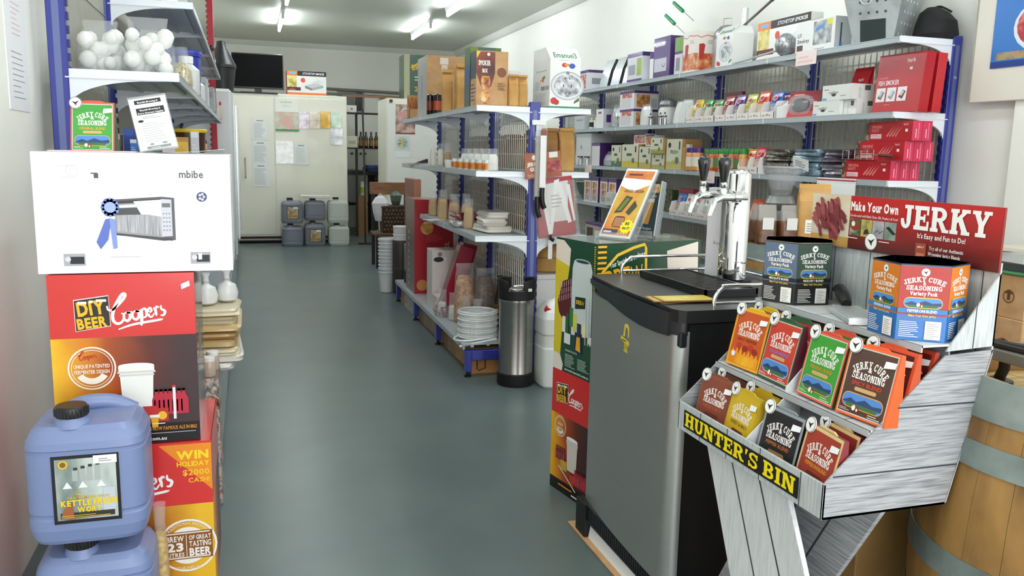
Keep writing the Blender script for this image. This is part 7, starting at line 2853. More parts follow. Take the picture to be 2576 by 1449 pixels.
flatbag('clear bag of purple grey pellets lying before the low cream carton', (1.35, 5.93 - .03, GB), .12, .14, .075, nm('pellets', ['#7a6468', '#a8949a', '#c8b8ba'], 40, rough=.3), R(10), None, 4)
# coil of tubing
t = thing('tubing_coil', 'coil of white plastic tubing with loose end on the gondola base shelf', 'tubing', (1.395, 5.13, GB))
b = B()
pts = []
rg = random.Random(11)
for i in range(14 * 24):
    a = 2 * math.pi * i / 24
    k = i // 24
    r = .128 - .004 * (k % 3) + rg.uniform(-.001, .001)
    pts.append((r * math.cos(a), r * math.sin(a), .008 + i / 24 * .0125))
b.tube(pts, .0065, m('#e9ebea', .3, coat=.3), 6)
b.obj('coil_turns', t)
b = B()
b.tube(spline([(.05, -.12, .02), (-.06, -.135, .012), (-.15, -.10, .006), (-.165, -.03, .006), (-.12, .03, .01)], 6), .006, m('#e9ebea', .3, coat=.3), 8)
b.obj('loose_loop', t)
b = B()
b.tube([(.08, -.165, .02), (-.16, -.16, -.018)], .007, m('#e9ebea', .3, coat=.3), 8)
b.obj('loose_end', t)
for s_ in (-.5, .5):
    b = B()
    b.box((-.014, -.15, .004), (.014, -.115, .14), clear_bag)
    b.obj('tie_band', t, None, (0, 0, s_))
# right side of the gondola
for i, (x, y, z, w, h, L) in enumerate(((1.82, 5.06, GM, .115, .27, 'tall kraft bag on the right middle shelf next to the end upright'), (1.94, 5.07, GM, .105, .275, 'tall kraft bag on the right middle shelf at the outer edge'), (1.80, 5.32, GM, .11, .26, 'kraft bag hidden behind the tall pair on the right middle shelf'),
                                       (1.965, 5.10, GL, .115, .255, 'kraft bag on the right third shelf beside the hanging packet'), (1.83, 5.16, GL, .11, .25, 'kraft bag behind the hanging packet on the right third shelf'))):
    kbag(L, (x, y, z), w, .10, h, R(3 * i), brown_bag if i % 2 == 0 else kraft_bag, 'kraft bags on the right side of the gondola')
rbox('white_carton', 'white flap topped carton on the right base shelf behind the jug', 4.99, 5.35, GB, .42, .28, '#e0dedc', None, prints(None, '#dedcda', [(0, .92, 1, .93, '#a8a6a4')]), x=1.745, T=prints(None, '#c8c9c8', [(.48, 0, .52, 1, '#9a9c9c')]))
t = thing('kraft_drum', 'round kraft coloured drum standing on the white carton', 'drum', (1.865, 5.17, GB + .421))
b = B()
b.lathe([(.10, 0), (.115, .01), (.13, .10), (.115, .17), (.08, .20), (.03, .21)], nm('drum_fibre', ['#a87c3c', '#b48846', '#c09450'], 6, rough=.5), 28)
b.obj('drum_body', t)
b = B()
b.lathe([(.131, .095), (.132, .10), (.131, .105)], m('#9a7034', .5), 28)
b.obj('rim_band', t)
for i in range(4):
    rbox('brown_carton', 'brown carton stored behind the wire grid on right base shelf, %s from the aisle end' % ['second', 'third', 'fourth', 'fifth'][i], 5.45 + .5 * i, 5.90 + .5 * i, GB, .34 + .05 * (i % 2), .24, kraft, prints(None, '#a8825a', [(.2, .6, .5, .8, '#7a5a3a')]), None, x=gx(6) + .06, group='brown cartons on the right base shelf', T=None)
    kbag('kraft bag stored on the right middle shelf behind the grid, %s from the aisle end' % ['third', 'fourth', 'fifth', 'sixth'][i], (1.85, 5.75 + .42 * i, GM), .16, .2, .24, R(-70), brown_bag, 'kraft bags stored on the right middle shelf')
    rbox('brown_carton', 'brown carton stored on the right third shelf behind the grid, %s from the aisle end' % ['first', 'second', 'third', 'fourth'][i], 5.40 + .52 * i, 5.82 + .52 * i, GL, .26, .22, kraft, None, None, x=gx(6) + .06, group='brown cartons on the right third shelf')
# cartons under the base shelf


def p_under(c):
    c.rect(0, 0, 1, 1, m('#b8844a', .6))
    c.stroke([(.12 / c.asp, .15), (.12 / c.asp, .7), (.2 / c.asp, .85), (.3 / c.asp, .8), (.3 / c.asp, .2), (.15 / c.asp, .12)], .05, m('#3a2410'))
    c.frame(.62, .3, .76, .75, .06, m('#4a2e14'))
    c.lines(.6, .06, .9, .16, 1, m('#c8601c'), .6)


carton('under_carton', 'orange kraft carton with black jug print under front of the gondola', 'box', (1.47, 5.06, .0005), (.30, .14, .165), 0, m('#b8844a', .6), {'F': p_under})


def p_curl(c):
    c.rect(0, 0, 1, 1, m('#cfc8bc', .5))
    for x in (.15, .5, .85):
        for y in (.3, .75):
            c.ring(x, y, .13, .05, m('#2a2624'), 20, 190, 10)
            c.k -= 1


for i, (y0, y1, mat, fn, L) in enumerate(((5.17, 5.44, kraft, None, 'brown carton under the gondola, nearest of the row along the aisle'), (5.46, 5.80, kraft, prints(None, '#a07a4c', [(.45, .0, .5, 1, '#c8a878')]), 'brown carton under the gondola, second of the row along the aisle'), (5.90, 6.24, kraft, prints(None, '#9a7448'), 'brown carton under the gondola, third of the row along the aisle'), (6.27, 6.70, kraft, prints(None, '#94704a', [(.5, 0, .54, 1, '#c0a078')]), 'brown carton under the gondola, fourth of the row along the aisle'), (6.82, 7.40, m('#cfc8bc', .5), p_curl, 'pale carton with dark curl marks under far end of the gondola'), (7.42, 7.60, kraft, None, 'small brown carton under the gondola at the far end of the row'))):
    rbox('under_carton', L, y0, y1, 0, .15 + .008 * (i % 2), .26, mat, fn, None, x=1.325)
# things hung on the end upright
HY_ = 4.885
t = thing('jerky_gun_pack', 'hanging red and white packet with brown jerky card on the gondola end upright', 'packet', (1.722, HY_, 1.40))
b = B()
b.box((-.12, 0, -.155), (.115, .004, .0), m('#9a5030', .4), .001)
b.obj('header_card', t, (0, -.006, 0), (0, R(-6), 0))
q = B()
c = Cv(q, (-.12, -.0065, -.155), (.235, 0, 0), (0, 0, .155))
c.rect(0, 0, 1, 1, nm('print_card_brown', ['#8a4428', '#a05834', '#b46c44'], 8, rough=.4))
c.rect(.62, .2, 1, .62, nm('print_redmeat', ['#6a1c20', '#a03a3c', '#c87a74'], 30, rough=.4))
c.rect(.68, .76, .92, .98, m('#ece8e4'))
c.ell(.27, .82, .10, m('#f0ece8'), rx=.10)
c.text('JERKY', .25, .50, .14, m('#f4f0ec'), w=.38, bold=2)
c.text('GUN', .27, .30, .14, m('#f4f0ec'), w=.28, bold=2)
c.lines(.05, .08, .45, .2, 2, m('#d8b8a0'), .4)
q.obj('printed_card', t, None, (0, R(-6), 0))
b = B()
b.box((-.12, 0, -.52), (.13, .012, -.155), m('#a81424', .3, coat=.4), .002)
b.obj('red_backing', t, (.05, 0, 0), (0, R(-7), 0))
q = B()
wt = m('#f2f0ee', .3, coat=.4)
c = Cv(q, (-.12, -.0005, -.52), (.25, 0, 0), (0, 0, .365))
c.poly([(.28, .25), (.80, .25), (.88, .93), (.20, .90)], m('#e4dedc', .35))
c.poly([(.10, .98), (.22, .98), (.34, .06), (.26, .04)], wt)
c.poly([(.52, .95), (.66, .97), (.36, .05), (.28, .05)], wt)
c.poly([(.56, .92), (.70, .9), (.90, .22), (.80, .20)], wt)
c.poly([(.82, .86), (.92, .86), (1.0, .24), (.95, .22)], wt)
c.lines(.4, .5, .7, .75, 4, m('#a8a4a4'), .25)
q.obj('white_parts', t, (.05, -.001, 0), (0, R(-7), 0))
b = B()
b.loft([(-.56, .15, .004), (-.50, .145, .016), (-.35, .14, .018), (-.18, .135, .006)], clear_bag, 16, 4)
b.obj('bag_film', t, (.06, .0, 0), (0, R(-7), 0))
for i, (x, z0, z1, zh, hx, L) in enumerate(((1.718, 1.185, 1.50, 1.06, '#f0efee', 'white sheathed knife with black handle hanging on the end upright'), (1.692, 1.13, 1.46, .99, '#9a958c', 'grey sheathed knife with black handle hanging left of the white one'))):
    t = thing('hanging_knife', L, 'knife', (x, HY_ - .02 - .012 * (1 - i), 0))
    b = B()
    b.box((-.019, 0, z0), (.019, .004, z1), m(hx, .3, coat=.3), .001)
    b.box((-.024, .004, z0 - .02), (.024, .005, z1 + .06), clear_bag)
    b.obj('blade_sleeve', t)
    b = B()
    b.tube(spline([(-.002, 0, z0), (-.002, -.0, z0 - .04), (.002, 0, z0 - .09), (.016, 0, z0 - .125)], 4), .0155, black_pl, 10)
    b.obj('handle', t)
    b = B()
    b.box((-.018, .0, z1), (.018, .004, z1 + .035), m('#8a4a3a' if i == 0 else '#a8a29a', .4))
    b.obj('header_tag', t)
t = thing('tongs', 'white ruler like tongs with black handle hanging below the packet', 'tool', (1.79, HY_ - .004, 0))
b = B()
b.box((-.014, 0, .74), (.014, .003, .86), m('#e6e8ea', .3), .001)
b.obj('blade', t)
b = B()
b.tube([(-.006, 0, .895), (.0, 0, .87), (.02, 0, .858)], .012, black_pl, 10)
b.obj('handle', t)
t = thing('price_rail', 'white card holder clipped to the gondola end upright under the top shelf', 'card', (1.70, HY_ + .012, 1.50))
b = B()
b.box((-.045, -.012, .062), (.045, 0, .092), m('#f0f0ee', .4), .002)
b.box((-.018, -.008, -.05), (.018, 0, .062), m('#dfe4ee', .3), .002)
b.obj('clip', t)

# ================================================================== goods on the left shelving
ZA, ZB = 1.6725, 1.3605
for i, (x, y, w, L) in enumerate(((-.555, 3.86, .17, 'clear bag of white foam balls beside the left upright on the left shelf'), (-.375, 3.84, .20, 'clear bag of white foam balls at the front edge of the left shelf'))):
    t = thing('foam_bag', L, 'bag', (x, y, ZA), 0, 'bags of white foam balls')
    b = B()
    rg = random.Random(i + 3)
    for k in range(26):
        r = rg.uniform(.026, .036)
        lx, ly, lz = rg.uniform(-w / 2 + .03, w / 2 - .03), rg.uniform(-.07, .07), rg.uniform(.03, .15 + .02 * i)
        b.lathe([(r * .35, -r * .94), (r * .8, -r * .6), (r, 0), (r * .8, r * .6), (r * .35, r * .94)], m('#f6f6f2', .7), 10, (lx, ly, lz))
    b.obj('foam_balls', t, stuff=True)
    b = B()
    b.loft([(0, w * .46, .09), (.03, w * .52, .10), (.12, w * .5, .095), (.175 + .02 * i, w * .36, .05), (.215 + .02 * i, w * .40, .008)], m('#eceeee', .15, alpha=.2), 18, 3)
    b.obj('bag_film', t)
t = thing('brass_fitting_bag', 'clear bag of brass fittings on the left shelf behind the foam balls', 'bag', (-.30, 4.55, ZA), 0)
b = B()
b.loft([(0, .04, .12), (.02, .05, .14), (.09, .045, .12), (.12, .03, .08)], nm('brass_bits', ['#6a5a2c', '#b09a54', '#d8d0b8', '#8a8a86'], 50, rough=.3, metal=.5), 16, 3)
b.obj('fittings', t)
b = B()
b.loft([(0, .045, .125), (.03, .055, .145), (.1, .05, .125), (.2, .03, .02)], clear_bag, 16, 3)
b.obj('bag_film', t)
GS = [(5.1, .07, .21, '#dfe0dc', 'white capped bottle beside the brass fittings on the left shelf'), (5.95, .06, .17, '#e2e2de', 'white bottle with green label mark on the left shelf')]
for y, r, h, hx, L in GS:
    t = thing('white_bottle', L, 'bottle', (-.31, y, ZA))
    b = B()
    b.lathe([(r * .9, 0), (r, .01), (r, h * .65), (r * .5, h * .8), (r * .45, h * .82)], m(hx, .35, coat=.2), 20)
    b.obj('bottle_body', t)
    b = B()
    b.lathe([(r * .55, h * .82), (r * .55, h), (r * .45, h * 1.01)], m('#f0f0ec', .35), 20)
    b.obj('cap', t)
t = thing('blue_tub', 'deep blue plastic tub on the left shelf behind the white bottle', 'tub', (-.36, 5.48, ZA))
b = B()
b.loft([(0, .09, .13), (.02, .10, .14), (.23, .11, .15), (.24, .115, .155), (.25, .115, .155)], m('#26309a', .4), 22, 5)
b.obj('tub_body', t)
b = B()
b.loft([(.251, .118, .158), (.27, .118, .158), (.275, .10, .14)], m('#2c38ac', .4), 22, 5)
b.obj('lid', t)
for i, (y, w, h, hx) in enumerate(((6.5, .10, .20, '#b9bcc0'), (6.95, .09, .17, '#d5d6d6'), (7.35, .12, .19, '#a0a4a8'), (7.85, .10, .15, '#c8c4bc'), (8.3, .10, .21, '#8a6a66'), (8.7, .11, .16, '#d0d2d2'))):
    rbox('small_box', 'small %s box in the row on the left shelf, %s from the front' % (['pale grey', 'off white', 'mid grey', 'beige', 'dusky red', 'light grey'][i], ['first', 'second', 'third', 'fourth', 'fifth', 'sixth'][i]), y - .13, y + .13, ZA, h, w, hx, None, prints(None, hx, [(.1, .55, .9, .8, '#8a8c90')]), x=-.36, group='small boxes on the left shelf')
jar('red topped jar at the far end of the left shelf', (-.28, 9.1, ZA), .05, .17, m('#c8b8a8', .3), m('#b81c34', .4))
# second level down
for i, (x, y, L) in enumerate(((-.43, 4.75, 'brown tub with yellow lid on the left shelf seen left of the price list'), (-.285, 4.62, 'brown tub with yellow lid on the left shelf seen right of the price list'))):
    t = thing('malt_tub', L, 'tub', (x, y, ZB), 0, 'brown malt tubs')
    b = B()
    b.lathe([(.075, 0), (.08, .005), (.085, .10)], m('#3a1c12', .3, coat=.4), 28)
    b.obj('tub_body', t)
    b = B()
    b.lathe([(.092, .10), (.094, .104), (.094, .114), (.088, .118)], m('#d2b41c', .35), 28)
    b.obj('lid', t)
for i, (x, y, w, h, hx, hy, L) in enumerate(((-.60, 4.05, .05, .085, '#2c5a2c', '#a8702c', 'dark green and orange packet at left on the left shelf behind the green jerky packet'), (-.545, 4.02, .05, .075, '#8a6a6c', '#d8d8d4', 'purple grey packet with white top behind the green jerky packet'), (-.49, 4.06, .04, .10, '#2a4aa8', '#3c62c0', 'bright blue carton between green jerky packet and price list'), (-.46, 3.95, .025, .055, '#3a78c0', '#e0e4ec', 'small blue and white bottle box beside the price list'),
                                              (-.325, 3.98, .05, .085, '#c8bcc0', '#d87a2c', 'pale pink packet with orange top right of the price list'), (-.275, 4.0, .055, .07, '#c8a02c', '#a87828', 'golden yellow small carton right of the price list'), (-.235, 4.3, .035, .10, '#c0c2c6', '#dcdde0', 'silver grey folded bag right of the yellow carton'))):
    carton('small_packet', L, 'packet', (x, y, ZB), (w, .06, h), R(-4 + i), m(hx, .4), {'F': (lambda hx, hy: lambda c: (c.rect(0, 0, 1, 1, m(hx, .4)), c.rect(0, .72, 1, 1, m(hy, .4)), c.lines(.15, .2, .85, .5, 2, m(hy, .4), .3)))(hx, hy)}, bev=.001)
t = thing('sauce_bottle', 'small brown sauce bottle with black cap at end of the left shelf', 'bottle', (-.262, 5.6, ZB))
b = B()
b.lathe([(.024, 0), (.026, .01), (.027, .06), (.017, .09), (.017, .10)], m('#6a2414', .15, coat=.6), 16)
b.obj('bottle_body', t)
b = B()
b.lathe([(.02, .10), (.02, .125), (.015, .128)], m('#141214', .35), 16)
b.obj('cap', t)
b = B()
b.lathe([(.0275, .012), (.0275, .05)], m('#c89a7a', .5), 16)
b.obj('label', t)
# low level: sacks on the storage base, jars and tins by the cartons
sk = [m('#d8c8a4', .35, coat=.3), m('#c8ac78', .35, coat=.3), m('#b08a54', .35, coat=.3), m('#dccfae', .35, coat=.3), m('#ded8cc', .3, coat=.3), m('#e6e2dc', .3, coat=.3)]
for i in range(8):
    flatbag('flat sack of %s in the pile on the storage base, %s from bottom' % (['white flour', 'white sugar', 'cream grain', 'tan grain', 'brown grain', 'tan meal', 'golden meal', 'cream meal'][i], ['first', 'second', 'third', 'fourth', 'fifth', 'sixth', 'seventh', 'eighth'][i]), (-.165 + .006 * ((i * 3) % 4 - 1), 3.98, .431 + .034 * i), .20, .50, .033, sk[[5, 4, 3, 1, 2, 1, 0, 3][i]], R(3 * ((i * 5) % 3 - 1)), 'flat sacks on the storage base', i + 20)
for i, (x, y) in enumerate(((-.19, 3.86), (-.105, 3.93))):
    t = thing('white_sack', ['left round white bag tied at the top on the pile of flat sacks', 'right round white bag tied at the top on the pile of flat sacks'][i], 'bag', (x, y, .705), 0, 'round white bags')
    b = B()
    b.lathe([(.03, 0), (.045, .01), (.05, .04), (.04, .075), (.015, .09), (.012, .12), (.02, .14)], m('#e2e3e2', .3, coat=.2), 18)
    b.obj('bag_body', t)
    b = B()
    b.lathe([(.0145, .095), (.016, .10), (.0145, .105)], m('#b9bab8', .4), 12)
    b.obj('tie', t)
carton('collage_carton', 'printed collage carton standing behind the red kit cartons by the left shelf', 'box', (-.20, 3.40, 0), (.14, .20, .515), 0, m('#7a6a5c', .5), {'F': lambda c: c.rect(0, 0, 1, 1, nm('print_collage', ['#2a2624', '#8a5a44', '#c8c0b4', '#4a5a6a', '#d8c8a0'], 24, rough=.4)), 'R': lambda c: c.rect(0, 0, 1, 1, nm('print_collage', [], 24))})
for i, (x, y) in enumerate(((-.165, 3.345), (-.155, 3.44))):
    jar(['front white lidded jar on the collage carton', 'rear white lidded jar on the collage carton'][i], (x, y, .5155), .026, .075, m('#b8a898', .3), m('#eceae8', .4), 'white lidded jars')
for i in range(4):
    t = thing('brass_tin', 'flat olive brass tin in the stack above the collage carton, %s from the bottom' % ['first', 'second', 'third', 'fourth'][i], 'tin', (-.232, 3.40, .5155 + .0405 * i), 0, 'stack of olive brass tins')
    b = B()
    b.lathe([(.034, 0), (.036, .003), (.034, .006), (.034, .034), (.036, .037), (.036, .04), (.03, .04)], m('#6a6438', .3, .6), 22)
    b.obj('tin_body', t)
    b = B()
    b.lathe([(.0345, .008), (.0345, .032)], m('#4a4424', .4), 22)
    b.obj('label', t)

# ================================================================== far right of the back: freezer, doorway, rack
t = thing('white_freezer', 'white panelled upright freezer with posters behind the gondola', 'freezer', (2.25, 11.62, 0))
b = B()
b.box((-.42, 0, .06), (.42, .8, 2.10), ivory, .01)
b.box((-.40, .02, 0), (.40, .78, .06), m('#3a3a3a', .5))
b.obj('freezer_body', t)
b = B()
b.box((-.41, -.02, .10), (.41, 0, 2.02), m('#dcdcd4', .3, coat=.4), .006)
b.obj('freezer_door', t)
for x in (-.36, -.08):
    b = B()
    b.lathe([(.022, -.03), (.022, 0)], m('#1a1a1c', .4), 14, (x, -.0, 2.06), axis=1)
    b.obj('black_knob', t)
sheet('butcher_poster', 'tall meat poster at top of the white freezer door', 1.95, 2.22, 1.62, 2.02, lambda c: (c.rect(0, 0, 1, 1, nm('print_butcher', ['#3a2a28', '#8a6a60', '#c8a898', '#b8b0ac'], 10, rough=.35)), c.ring(.5, .72, .16, .04, m('#d8d4d0'), 0, 180), c.ell(.5, .66, .10, m('#c8908a'), rx=.26), c.rect(0, 0, 1, .05, m('#7a3a2c'))), 11.597)
sheet('wheel_poster', 'glossy colour wheel chart under the meat poster on the white freezer', 1.94, 2.15, 1.30, 1.60, lambda c: (c.rect(0, 0, 1, 1, m('#c9cfcc', .2, coat=.6)), c.ell(.5, .66, .27, m('#b0bcae')), [c.poly([(.5, .66), (.5 + .3 * math.cos(R(a)), .66 + .2 * math.sin(R(a))), (.5 + .3 * math.cos(R(a + 30)), .66 + .2 * math.sin(R(a + 30)))], m(['#5a8ac0', '#c8a04a', '#7aa86a', '#c85a4a', '#d8c85a', '#6a9ab0'][a // 60])) for a in range(0, 360, 60)], c.ell(.5, .66, .06, m('#d8b03a')), c.rect(.0, .0, 1, .3, m('#dde2e2', .2, coat=.6))), 11.597)


def p_brew_far(c):
    c.rect(0, 0, 1, 1, grn)
    c.rect(0, 0, .16, 1, m('#a8a884'))
    c.stroke([(.2 / c.asp, .70), (.45 / c.asp, .84), (.7 / c.asp, .88), (.72 / c.asp, .7)], .03, m('#e0b82a'))
    c.text('BREW', .46, .68, .13, m('#e0b01c'), slab=True, w=.46, rot=12)
    c.lines(.3, .42, .6, .55, 2, m('#c8d0c4'), .4)
    c.text('23', .30, .18, .11, m('#c8a83a'), 'L', bold=1)


carton('brew_carton', 'green and gold brew carton on top of the white freezer', 'box', (2.34, 11.95, 2.105), (.49, .4, .60), 0, grn, {'F': p_brew_far})
b = B()
b.box((1.38, 12.86, 2.172), (2.16, 12.94, 2.192), m('#8a5a34', .5))
tag(b.obj('wooden_batten', None), 'thin wooden batten bridging from the cool room to the white freezer', 'batten')
t = thing('bottle_rack', 'dark shelf with black posts in the back doorway carrying brown bottles', 'shelf', (1.92, 13.75, 0))
dkw = m('#1c1714', .5)
for x in (-.24, .28):
    b = B()
    b.box((x - .018, -.02, 0), (x + .018, .02, 2.15), dkw, .002)
    b.obj('post', t)
for z in (1.43, 1.98):
    b = B()
    b.box((-.42, -.10, z - .022), (.36, .14, z), dkw, .002)
    b.obj('shelf_board', t)
for i in range(6):
    t = thing('beer_bottle', 'brown long neck bottle on the back doorway shelf, %s from the left' % ['first', 'second', 'third', 'fourth', 'fifth', 'sixth'][i], 'bottle', (1.745 + .083 * i, 13.72, 1.4305), 0, 'brown bottles in the back doorway')
    b = B()
    b.lathe([(.033, 0), (.036, .005), (.036, .14), (.015, .20), (.014, .245), (.017, .25)], m('#1d120a', .12, coat=.6), 16)
    b.obj('bottle_body', t)
    b = B()
    b.lathe([(.0367, .03), (.0367, .12)], m('#7a5a1e', .4), 16)
    b.obj('label', t)
rbox('small_white_box', 'small white box with dark dot on the top dark shelf in the back doorway', 13.70, 13.82, 1.98, .11, .15, '#d0cec8', None, prints(None, '#cfcdc6', [(.4, .4, .6, .6, '#3a3a3a')]), x=1.53)
t = thing('work_bench', 'dark bench with black top and splash board in the back doorway', 'bench', (1.95, 14.6, 0))
b = B()
b.box((-.45, -.5, .98), (.6, .4, 1.05), m('#0f0f11', .3), .004)
b.obj('bench_top', t)
b = B()
b.box((-.45, .38, 1.05), (.6, .40, 1.50), m('#bdbcb4', .5), .003)
b.obj('splash_board', t)
for x in (-.4, .1, .55):
    b = B()
    b.box((x - .03, -.45, 0), (x + .03, .35, .98), m('#17130f', .6))
    b.obj('bench_leg', t)
b = B()
b.box((-.44, .0, .45), (.58, .34, .48), m('#1b1713', .6))
b.obj('lower_shelf', t)
b = B()
for i, x in enumerate((-.2, -.12, -.05, .03)):
    b.lathe([(.02, -.03), (.02, .0)], m('#1a1a1a', .4), 10, (x, .372, 1.33), axis=1)
o = b.obj('wall_taps', t, stuff=True)
carton('tall_brown_carton', 'tall narrow brown carton under the dark bench in the back doorway', 'box', (1.78, 13.9, 0), (.16, .16, .66), 0, None, {'F': prints(None, '#8a643c')}, tape='x')
jar('white canister with yellow green label standing on the tall brown carton', (1.80, 13.9, .661), .05, .22, m('#d8d8d2', .4), m('#e2e2de', .4), None, m('#a8b83a', .4), 'canister', 'canister')
rbox('white_card', 'small framed white card on the left of the back doorway shelf', 13.70, 13.72, 1.43, .18, .16, '#cfc8b4', None, prints(None, '#d2ccba', [(.15, .3, .8, .6, '#a8a290')]), x=1.53)
flatbag('crumpled blue cloth lying on the black bench in the back doorway', (2.05, 14.3, 1.0505), .34, .25, .09, nm('blue_cloth', ['#1c2c54', '#2c4478', '#46609a'], 10, rough=.7, bump=.5), .3, None, 9)
t = thing('leaning_stand', 'thin black leaning stand with flat foot before the back doorway', 'stand', (1.66, 12.6, 0))
b = B()
b.lathe([(.11, 0), (.11, .012), (.02, .02)], m('#121212', .4), 18)
b.obj('foot', t)
b = B()
b.tube([(0, 0, .015), (.0, .02, .9), (-.02, .05, 2.0)], .014, m('#151515', .4), 8)
b.obj('pole', t)
# chair with basket, stack of white buckets, urn
t = thing('wooden_chair', 'dark chair with broad brown top rail behind the bucket stack', 'chair', (1.66, 10.1, 0))
cw_ = nm('chair_wood', ['#6a4428', '#845634', '#966440'], 6, (1, 6, 6), .45)
b = B()
b.box((-.25, .16, .86), (.22, .20, 1.01), cw_, .006)
b.obj('top_rail', t)
b = B()
b.box((-.24, -.22, .38), (.22, .22, .42), m('#5a3c26', .5), .006)
b.obj('seat', t)
for x in (-.21, .19):
    for y, h in ((-.19, .38), (.18, .86)):
        b = B()
        b.box((x - .02, y - .02, 0), (x + .02, y + .02, h), m('#1a1512', .5), .004)
        b.obj('leg', t)
t = thing('wicker_basket', 'dark dotted woven basket on the chair behind the bucket stack', 'basket', (1.655, 10.06, .4205))
b = B()
b.loft([(0, .14, .14), (.30, .16, .16), (.305, .165, .165), (.32, .165, .165)], nm('woven', ['#1c120c', '#3a2416', '#5a3c24'], 30, rough=.6, bump=.6), 24, 6)
b.obj('basket_body', t)
b = B()
for i in range(6):
    for j in range(7):
        x = -.12 + .04 * j + (.02 if i % 2 else 0)
        b.box((x - .007, -.172, .04 + .045 * i), (x + .007, -.150, .054 + .045 * i), m('#8a6a48', .6))
b.obj('weave_knots', t, stuff=True)
for x, y, w, h, z, mat, L in ((1.50, 10.02, .20, .30, .56, m('#d8d4d6', .5), 'white cloth bag draped at the left side of the basket'), (1.70, 10.10, .14, .17, .7405, m('#4a5a4c', .4), 'green grey plastic bag poking out of the basket')):
    t = thing('soft_bag', L, 'bag', (x, y, z))
    b = B()
    b.loft([(0, w * .3, .05), (h * .3, w * .42, .08), (h * .7, w * .5, .09), (h * .92, w * .3, .06), (h, w * .1, .02)], mat, 18, 2.6)
    b.obj('bag_body', t)
    b = B()
    b.tube(spline([(-.03, 0, h * .95), (0, 0, h * 1.08), (.03, 0, h * .95)], 4), .005, mat, 6)
    b.obj('bag_handle', t)
carton('tall_panel_carton', 'tall flat reddish brown carton standing edge on at the gondola far end', 'box', (1.575, 8.35, 0), (.07, .5, 1.12), 0, nm('red_brown_card', ['#7a4430', '#8a5038', '#985c42'], 6, rough=.5), {'F': prints(None, '#c08468')})  # front edge coloured paler than the body so it looks lit
for i in range(5):
    t = thing('white_bucket', 'nested white bucket in the stack at the gondola far end, %s from the floor' % ['first', 'second', 'third', 'fourth', 'fifth'][i], 'bucket', (1.285, 8.22, .0005 + .072 * i), 0, 'nested white buckets')
    b = B()
    b.lathe([(.058, 0), (.062, .004), (.074, .225), (.080, .228), (.080, .245), (.072, .247), (.060, .02)], m('#dfe2e2', .35, coat=.2), 26)
    b.obj('bucket_body', t)
    b = B()
    b.lathe([(.0765, .195), (.080, .198), (.0765, .205)], m('#d5d9d9', .35), 26)
    b.obj('rim_rib', t)
t = thing('drum_stand', 'low dark drum behind the bucket stack', 'drum', (1.42, 8.15, 0))
b = B()
b.lathe([(.075, 0), (.08, .01), (.08, .50), (.07, .52)], m('#3a332e', .5), 20)
b.obj('drum_body', t)
b = B()
b.lathe([(.082, .24), (.084, .25), (.082, .26)], m('#4a423c', .5), 20)
b.obj('drum_band', t)
for i in range(2):
    t = thing('white_tub', ['lower white round tub on the dark drum behind the bucket stack', 'upper white round tub on the dark drum behind the bucket stack'][i], 'tub', (1.42, 8.15, .5205 + .072 * i), 0, 'white round tubs')
    b = B()
    b.lathe([(.065, 0), (.072, .004), (.075, .055)], m('#e6e6e4', .4), 24)
    b.obj('tub_body', t)
    b = B()
    b.lathe([(.078, .055), (.078, .068), (.072, .07)], m('#ececea', .4), 24)
    b.obj('lid', t)
t = thing('steel_urn', 'stainless urn with black base at the far end of the gondola base shelf', 'urn', (1.395, 7.47, GB))
b = B()
b.lathe([(.055, .11), (.062, .115), (.062, .34), (.058, .345)], nm('keg_steel', [], 5), 26)
b.obj('urn_body', t)
b = B()
b.lathe([(.06, 0), (.064, .004), (.064, .11)], m('#17171a', .35), 26)
b.obj('urn_base', t)
b = B()
b.lathe([(.064, .345), (.06, .355), (.02, .362)], m('#b8b6b2', .25, .9), 26)
b.obj('lid', t)

# ================================================================== grinder and coffee on the second barrel
BZ = .958
t = thing('coffee_grinder', 'silver coffee grinder with clear hopper on the rear barrel', 'grinder', (2.72, 3.86, BZ), R(-30))
b = B()
b.loft([(0, .08, .10), (.03, .08, .10), (.05, .06, .08), (.16, .06, .08), (.20, .075, .10), (.235, .06, .07)], m('#a9abac', .3, .7), 24, 4)
b.obj('grinder_body', t)
b = B()
b.lathe([(.04, .235), (.05, .25), (.095, .36), (.10, .385), (.096, .386), (.05, .27)], m('#c9cdd0', .08, alpha=.2), 28)
b.obj('hopper', t)
b = B()
b.lathe([(.102, .385), (.102, .392), (.06, .396)], m('#d5d9dc', .1, alpha=.35), 28)
b.obj('hopper_lid', t)
b = B()
b.loft([(0, .05, .03), (.11, .045, .03)], m('#141416', .3), 16, 5)
b.obj('grounds_bin', t, (0, -.10, .0))
kbag('golden kraft coffee bag with white label on the rear barrel', (2.735, 3.60, BZ), .155, .09, .31, R(-25), kraft_bag, None, True, False)
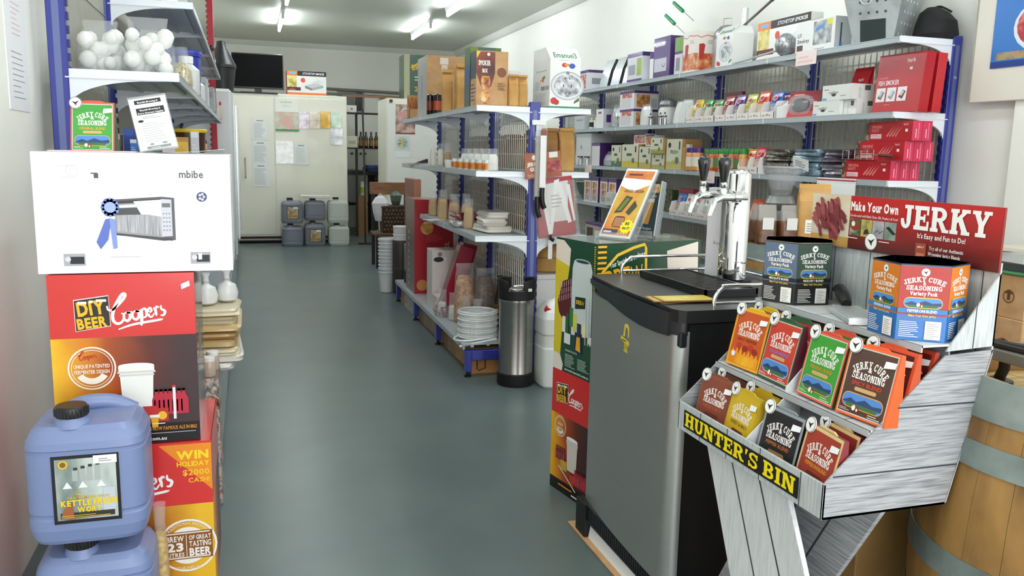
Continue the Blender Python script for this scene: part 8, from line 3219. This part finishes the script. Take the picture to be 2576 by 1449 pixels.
for i, (x, y, h, L) in enumerate(((2.52, 3.68, .20, 'brown coffee bag with clear top, left one on the rear barrel'), (2.625, 3.64, .20, 'brown coffee bag with clear top beside the golden kraft bag'), (2.56, 3.80, .19, 'brown coffee bag with clear top at back of the rear barrel'))):
    t = thing('coffee_bag', L, 'bag', (x, y, BZ), R(-20 + 10 * i), 'clear topped coffee bags')
    b = B()
    b.loft([(0, .045, .03), (.01, .05, .035), (h * .55, .05, .03), (h * .6, .048, .028)], nm('coffee_brown', ['#4a2c1a', '#6a4228', '#845438'], 30, rough=.35), 16, 5)
    b.obj('bag_body', t)
    b = B()
    b.loft([(h * .6, .048, .028), (h * .85, .046, .012), (h, .044, .004)], m('#b9b6b0', .2, alpha=.6), 16, 5)
    b.obj('clear_top', t)
    b = B()
    b.box((-.028, -.039, h * .38), (.028, -.036, h * .68), m('#dedcd8', .5))
    b.obj('label', t)
# board and poster on the right-hand wall
t = thing('wall_board', 'large cream board fixed on the right wall near the front', 'board', (XR - .05, 2.6, 1.70))
b = B()
b.box((-.028, -.9, 0), (-.0005, .99, .95), m('#e2ddd0', .5), .004)
b.obj('board_panel', t)
b = B()
b.box((-.030, .98, 0), (-.0, .99, .95), m('#a8a296', .5))
b.obj('board_edge', t)
t = thing('blue_poster', 'blue fruit poster pinned on the cream board on the right wall', 'poster', (XR - .081, 3.47, 1.865))
b = B()
b.box((-.002, -.45, 0), (0, 0, .62), m('#2a6ab8', .3, coat=.4))
b.obj('poster_sheet', t)
q = B()
c = Cv(q, (-.002, 0, 0), (0, -.45, 0), (0, 0, .62))
c.rect(0, 0, 1, 1, m('#2570c0', .3, coat=.4))
c.ell(.62, .30, .20, m('#dfe6ee', .4), rx=.26)
c.ell(.62, .31, .18, nm('print_berry', ['#8a1c20', '#b83238', '#e0a0a0'], 16, rough=.4), rx=.23)
c.rect(.06, .06, .94, .12, nm('print_thumbs', ['#3a3a5a', '#a89a6a', '#c86a5a'], 16, rough=.4))
c.rect(0, 0, 1, .05, m('#1c3c88'))
c.lines(.4, .55, .9, .7, 3, m('#6aa0d8'), .3)
c.text('Over', .68, .90, .05, m('#c8d8ea'), w=.3, shear=.2)
q.obj('printed_face', t)
